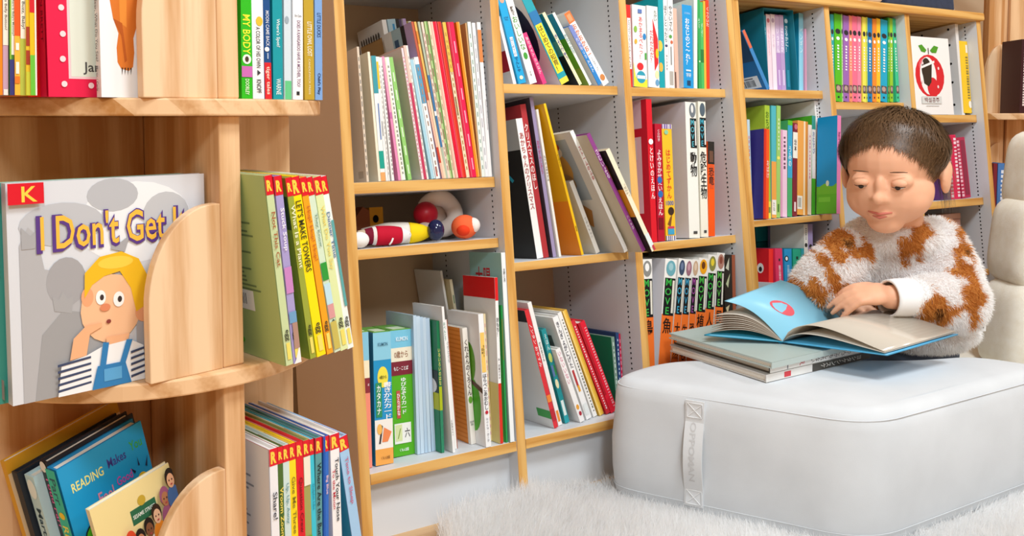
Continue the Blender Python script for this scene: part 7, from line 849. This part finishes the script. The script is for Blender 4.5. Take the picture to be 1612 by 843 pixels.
['f', [-0.2071, -0.2659, 0.6995], [-0.2628, 0.9648, 0.0], 0.0126, 0.1891, 0.136, 0.0049, '1597A2', [('b', 't', 'E4F2F2', "Where's Spot?", 0.3, 0.314, 0.75, 0.484, 'l'), ('b', 't', 'E4F2F2', 'WARNE', 0.3, 0.028, 0.8, 0.125, 'l')], 'teal-spined book with white serif lettering', 'books on the top tower shelf', 'picture_book', 0],
['f', [-0.1924, -0.2596, 0.6995], [-0.2628, 0.9648, 0.0], 0.0093, 0.1889, 0.1338, 0.0111, 'CFDBE2', [('b', 'r', '64C486', 0.1, 0.0, 1, 0.114), ('b', 'e', '9AA8B2', 0.4, 0.484, 0.3, 0.023)], 'pale grey-blue book with green foot label', 'books on the top tower shelf', 'picture_book', 0],
['f', [-0.1807, -0.2548, 0.6995], [-0.2628, 0.9648, 0.0], 0.0136, 0.1883, 0.1322, 0.014, 'F2F1F2', [('b', 't', '8A6A88', 'DOES A KANGAROO HAVE A MOTHER, TOO?', 0.35, 0.08, 0.75, 0.49, 'l'), ('b', 'r', '2A2A30', 0.35, 0.028, 0.65, 0.051), ('b', 't', '6A6A70', 'Eric Carle', 0.2, 0.502, 0.85, 0.536, 'h')], 'white purple-lettered book on the top tower shelf', 'books on the top tower shelf', 'picture_book', 0],
['f', [-0.1642, -0.2482, 0.6995], [-0.2628, 0.9648, 0.0], 0.0135, 0.1877, 0.1302, 0.0027, 'BE9E32', [('b', 't', 'F6F0DA', 'LITTLE OWL LOST', 0.25, 0.274, 0.85, 0.49, 'l'), ('b', 't', 'EADFB0', 'CANDLEWICK PRESS', 0.4, 0.034, 0.6, 0.257, 'l')], 'mustard gold book with white lettering', 'books on the top tower shelf', 'picture_book', 0],
['f', [-0.1496, -0.2428, 0.6995], [-0.2628, 0.9648, 0.0], 0.0104, 0.1875, 0.1288, 0.009, '7CA4D8', [('b', 't', '2A4A7A', 'LITTLE DUCKS', 0.3, 0.399, 0.8, 0.553, 'l'), ('b', 't', '1A2A5A', "Child's Play", 0.25, 0.034, 0.75, 0.171, 'l')], 'light blue rightmost book on top tower shelf', 'books on the top tower shelf', 'picture_book', 0],
['f', [-0.4815, -0.3513, 0.6995], [-0.1777, 0.9841, 0.0], 0.0028, 0.1865, 0.09, 0.0257, 'F08A1E', [], 'orange narrow book at left edge of top tower shelf', 'books on the top tower shelf', 'picture_book', 0],
['f', [-0.4786, -0.3515, 0.6995], [-0.1777, 0.9841, 0.0], 0.0043, 0.1871, 0.09, 0.029, 'C8A0B4', [('b', 'r', 'F0E8D8', 0.0, 0.239, 1, 1.0), ('b', 't', '6A5A4A', "Baby's Belly Button?", 0.2, 0.257, 0.8, 0.559, 'l'), ('b', 'r', 'EFE6DC', 0.1, 0.0, 0.9, 0.028)], 'mauve white-banded book beside the orange one', 'books on the top tower shelf', 'picture_book', 0],
['f', [-0.4734, -0.352, 0.6995], [-0.1777, 0.9841, 0.0], 0.0039, 0.1872, 0.09, 0.0287, '4A8A3A', [('b', 'r', 'F0ECDC', 0.35, 0.194, 1, 1.0), ('b', 't', '5A7A5A', "Where Is Baby's Mommy?", 0.45, 0.205, 0.95, 0.559, 'l'), ('b', 'r', '3A3A78', 0, 0.0, 1, 0.171), ('b', 'r', '8CB83A', 0, 0.171, 0.35, 1.0)], 'green and navy white-banded book', 'books on the top tower shelf', 'picture_book', 0],
['f', [-0.4694, -0.3524, 0.6995], [-0.1777, 0.9841, 0.0], 0.0088, 0.1872, 0.09, 0.0261, 'E85A22', [('b', 'r', 'F0B83A', 0, 0.0, 0.5, 0.285), ('b', 'r', 'B8C04A', 0.5, 0.0, 1, 0.274), ('b', 'r', 'F2ECDC', 0.55, 0.274, 1, 1.0), ('b', 't', '5A5A4A', 'Buzz, Buzz, Baby!', 0.6, 0.285, 0.95, 0.559, 'l'), ('b', 'r', 'F4F0E0', 0.1, 0.217, 0.4, 0.251), ('b', 'r', 'F4EEDC', 0.1, 0.103, 0.4, 0.16), ('b', 'r', 'E87A22', 0, 0.057, 0.45, 0.091)], 'orange and yellow checked book', 'books on the top tower shelf', 'picture_book', 0],
['f', [-0.4604, -0.3533, 0.6995], [-0.1777, 0.9841, 0.0], 0.0036, 0.1873, 0.09, 0.028, 'E6BE2A', [('b', 'r', 'A83A22', 0, 0.148, 0.9, 0.217), ('b', 'r', 'A83A22', 0, 0.239, 0.9, 0.331), ('b', 'r', 'C8C83A', 0, 0.0, 1, 0.114)], 'yellow red-patched book near the left edge of the top tower shelf', 'books on the top tower shelf', 'picture_book', 0],
['f', [-0.4568, -0.3536, 0.6995], [-0.1777, 0.9841, 0.0], 0.0053, 0.1879, 0.09, 0.0182, 'F2BE1E', [('b', 'r', 'D8202A', 0, 0.399, 1, 1.0), ('b', 'r', '6CC23A', 0, 0.0, 1, 0.194), ('b', 'r', 'F2EAE2', 0.75, 0.0, 1, 1.0)], 'red yellow and green striped book', 'books on the top tower shelf', 'picture_book', 0]
]
# ================================================================ books
for b in BOOKS:
    if b[0] == 'c':
        _, x, y, z, t, h, d, L, col, deco, lab, grp, name, style, yaw = b
        M = CASE @ Matrix.Translation((x,y,z)) @ Matrix.Rotation(L,4,'Y') @ Matrix.Rotation(yaw,4,'Z')
    else:
        _, o, ey, t, h, d, L, col, deco, lab, grp, name, style = b
        ey = Vector(ey); ex = Vector((ey.y,-ey.x,0)); M = frame(o, ex, ey, (0,0,1)) @ Matrix.Rotation(L,4,'Y')
    book(M, t, h, d, col, deco, lab, grp, name, style, {'card_box':'box','booklet':'booklet','notebook':'notebook'}.get(name,'book'))
bpy.data.objects.remove(_to); bpy.data.curves.remove(_tc)
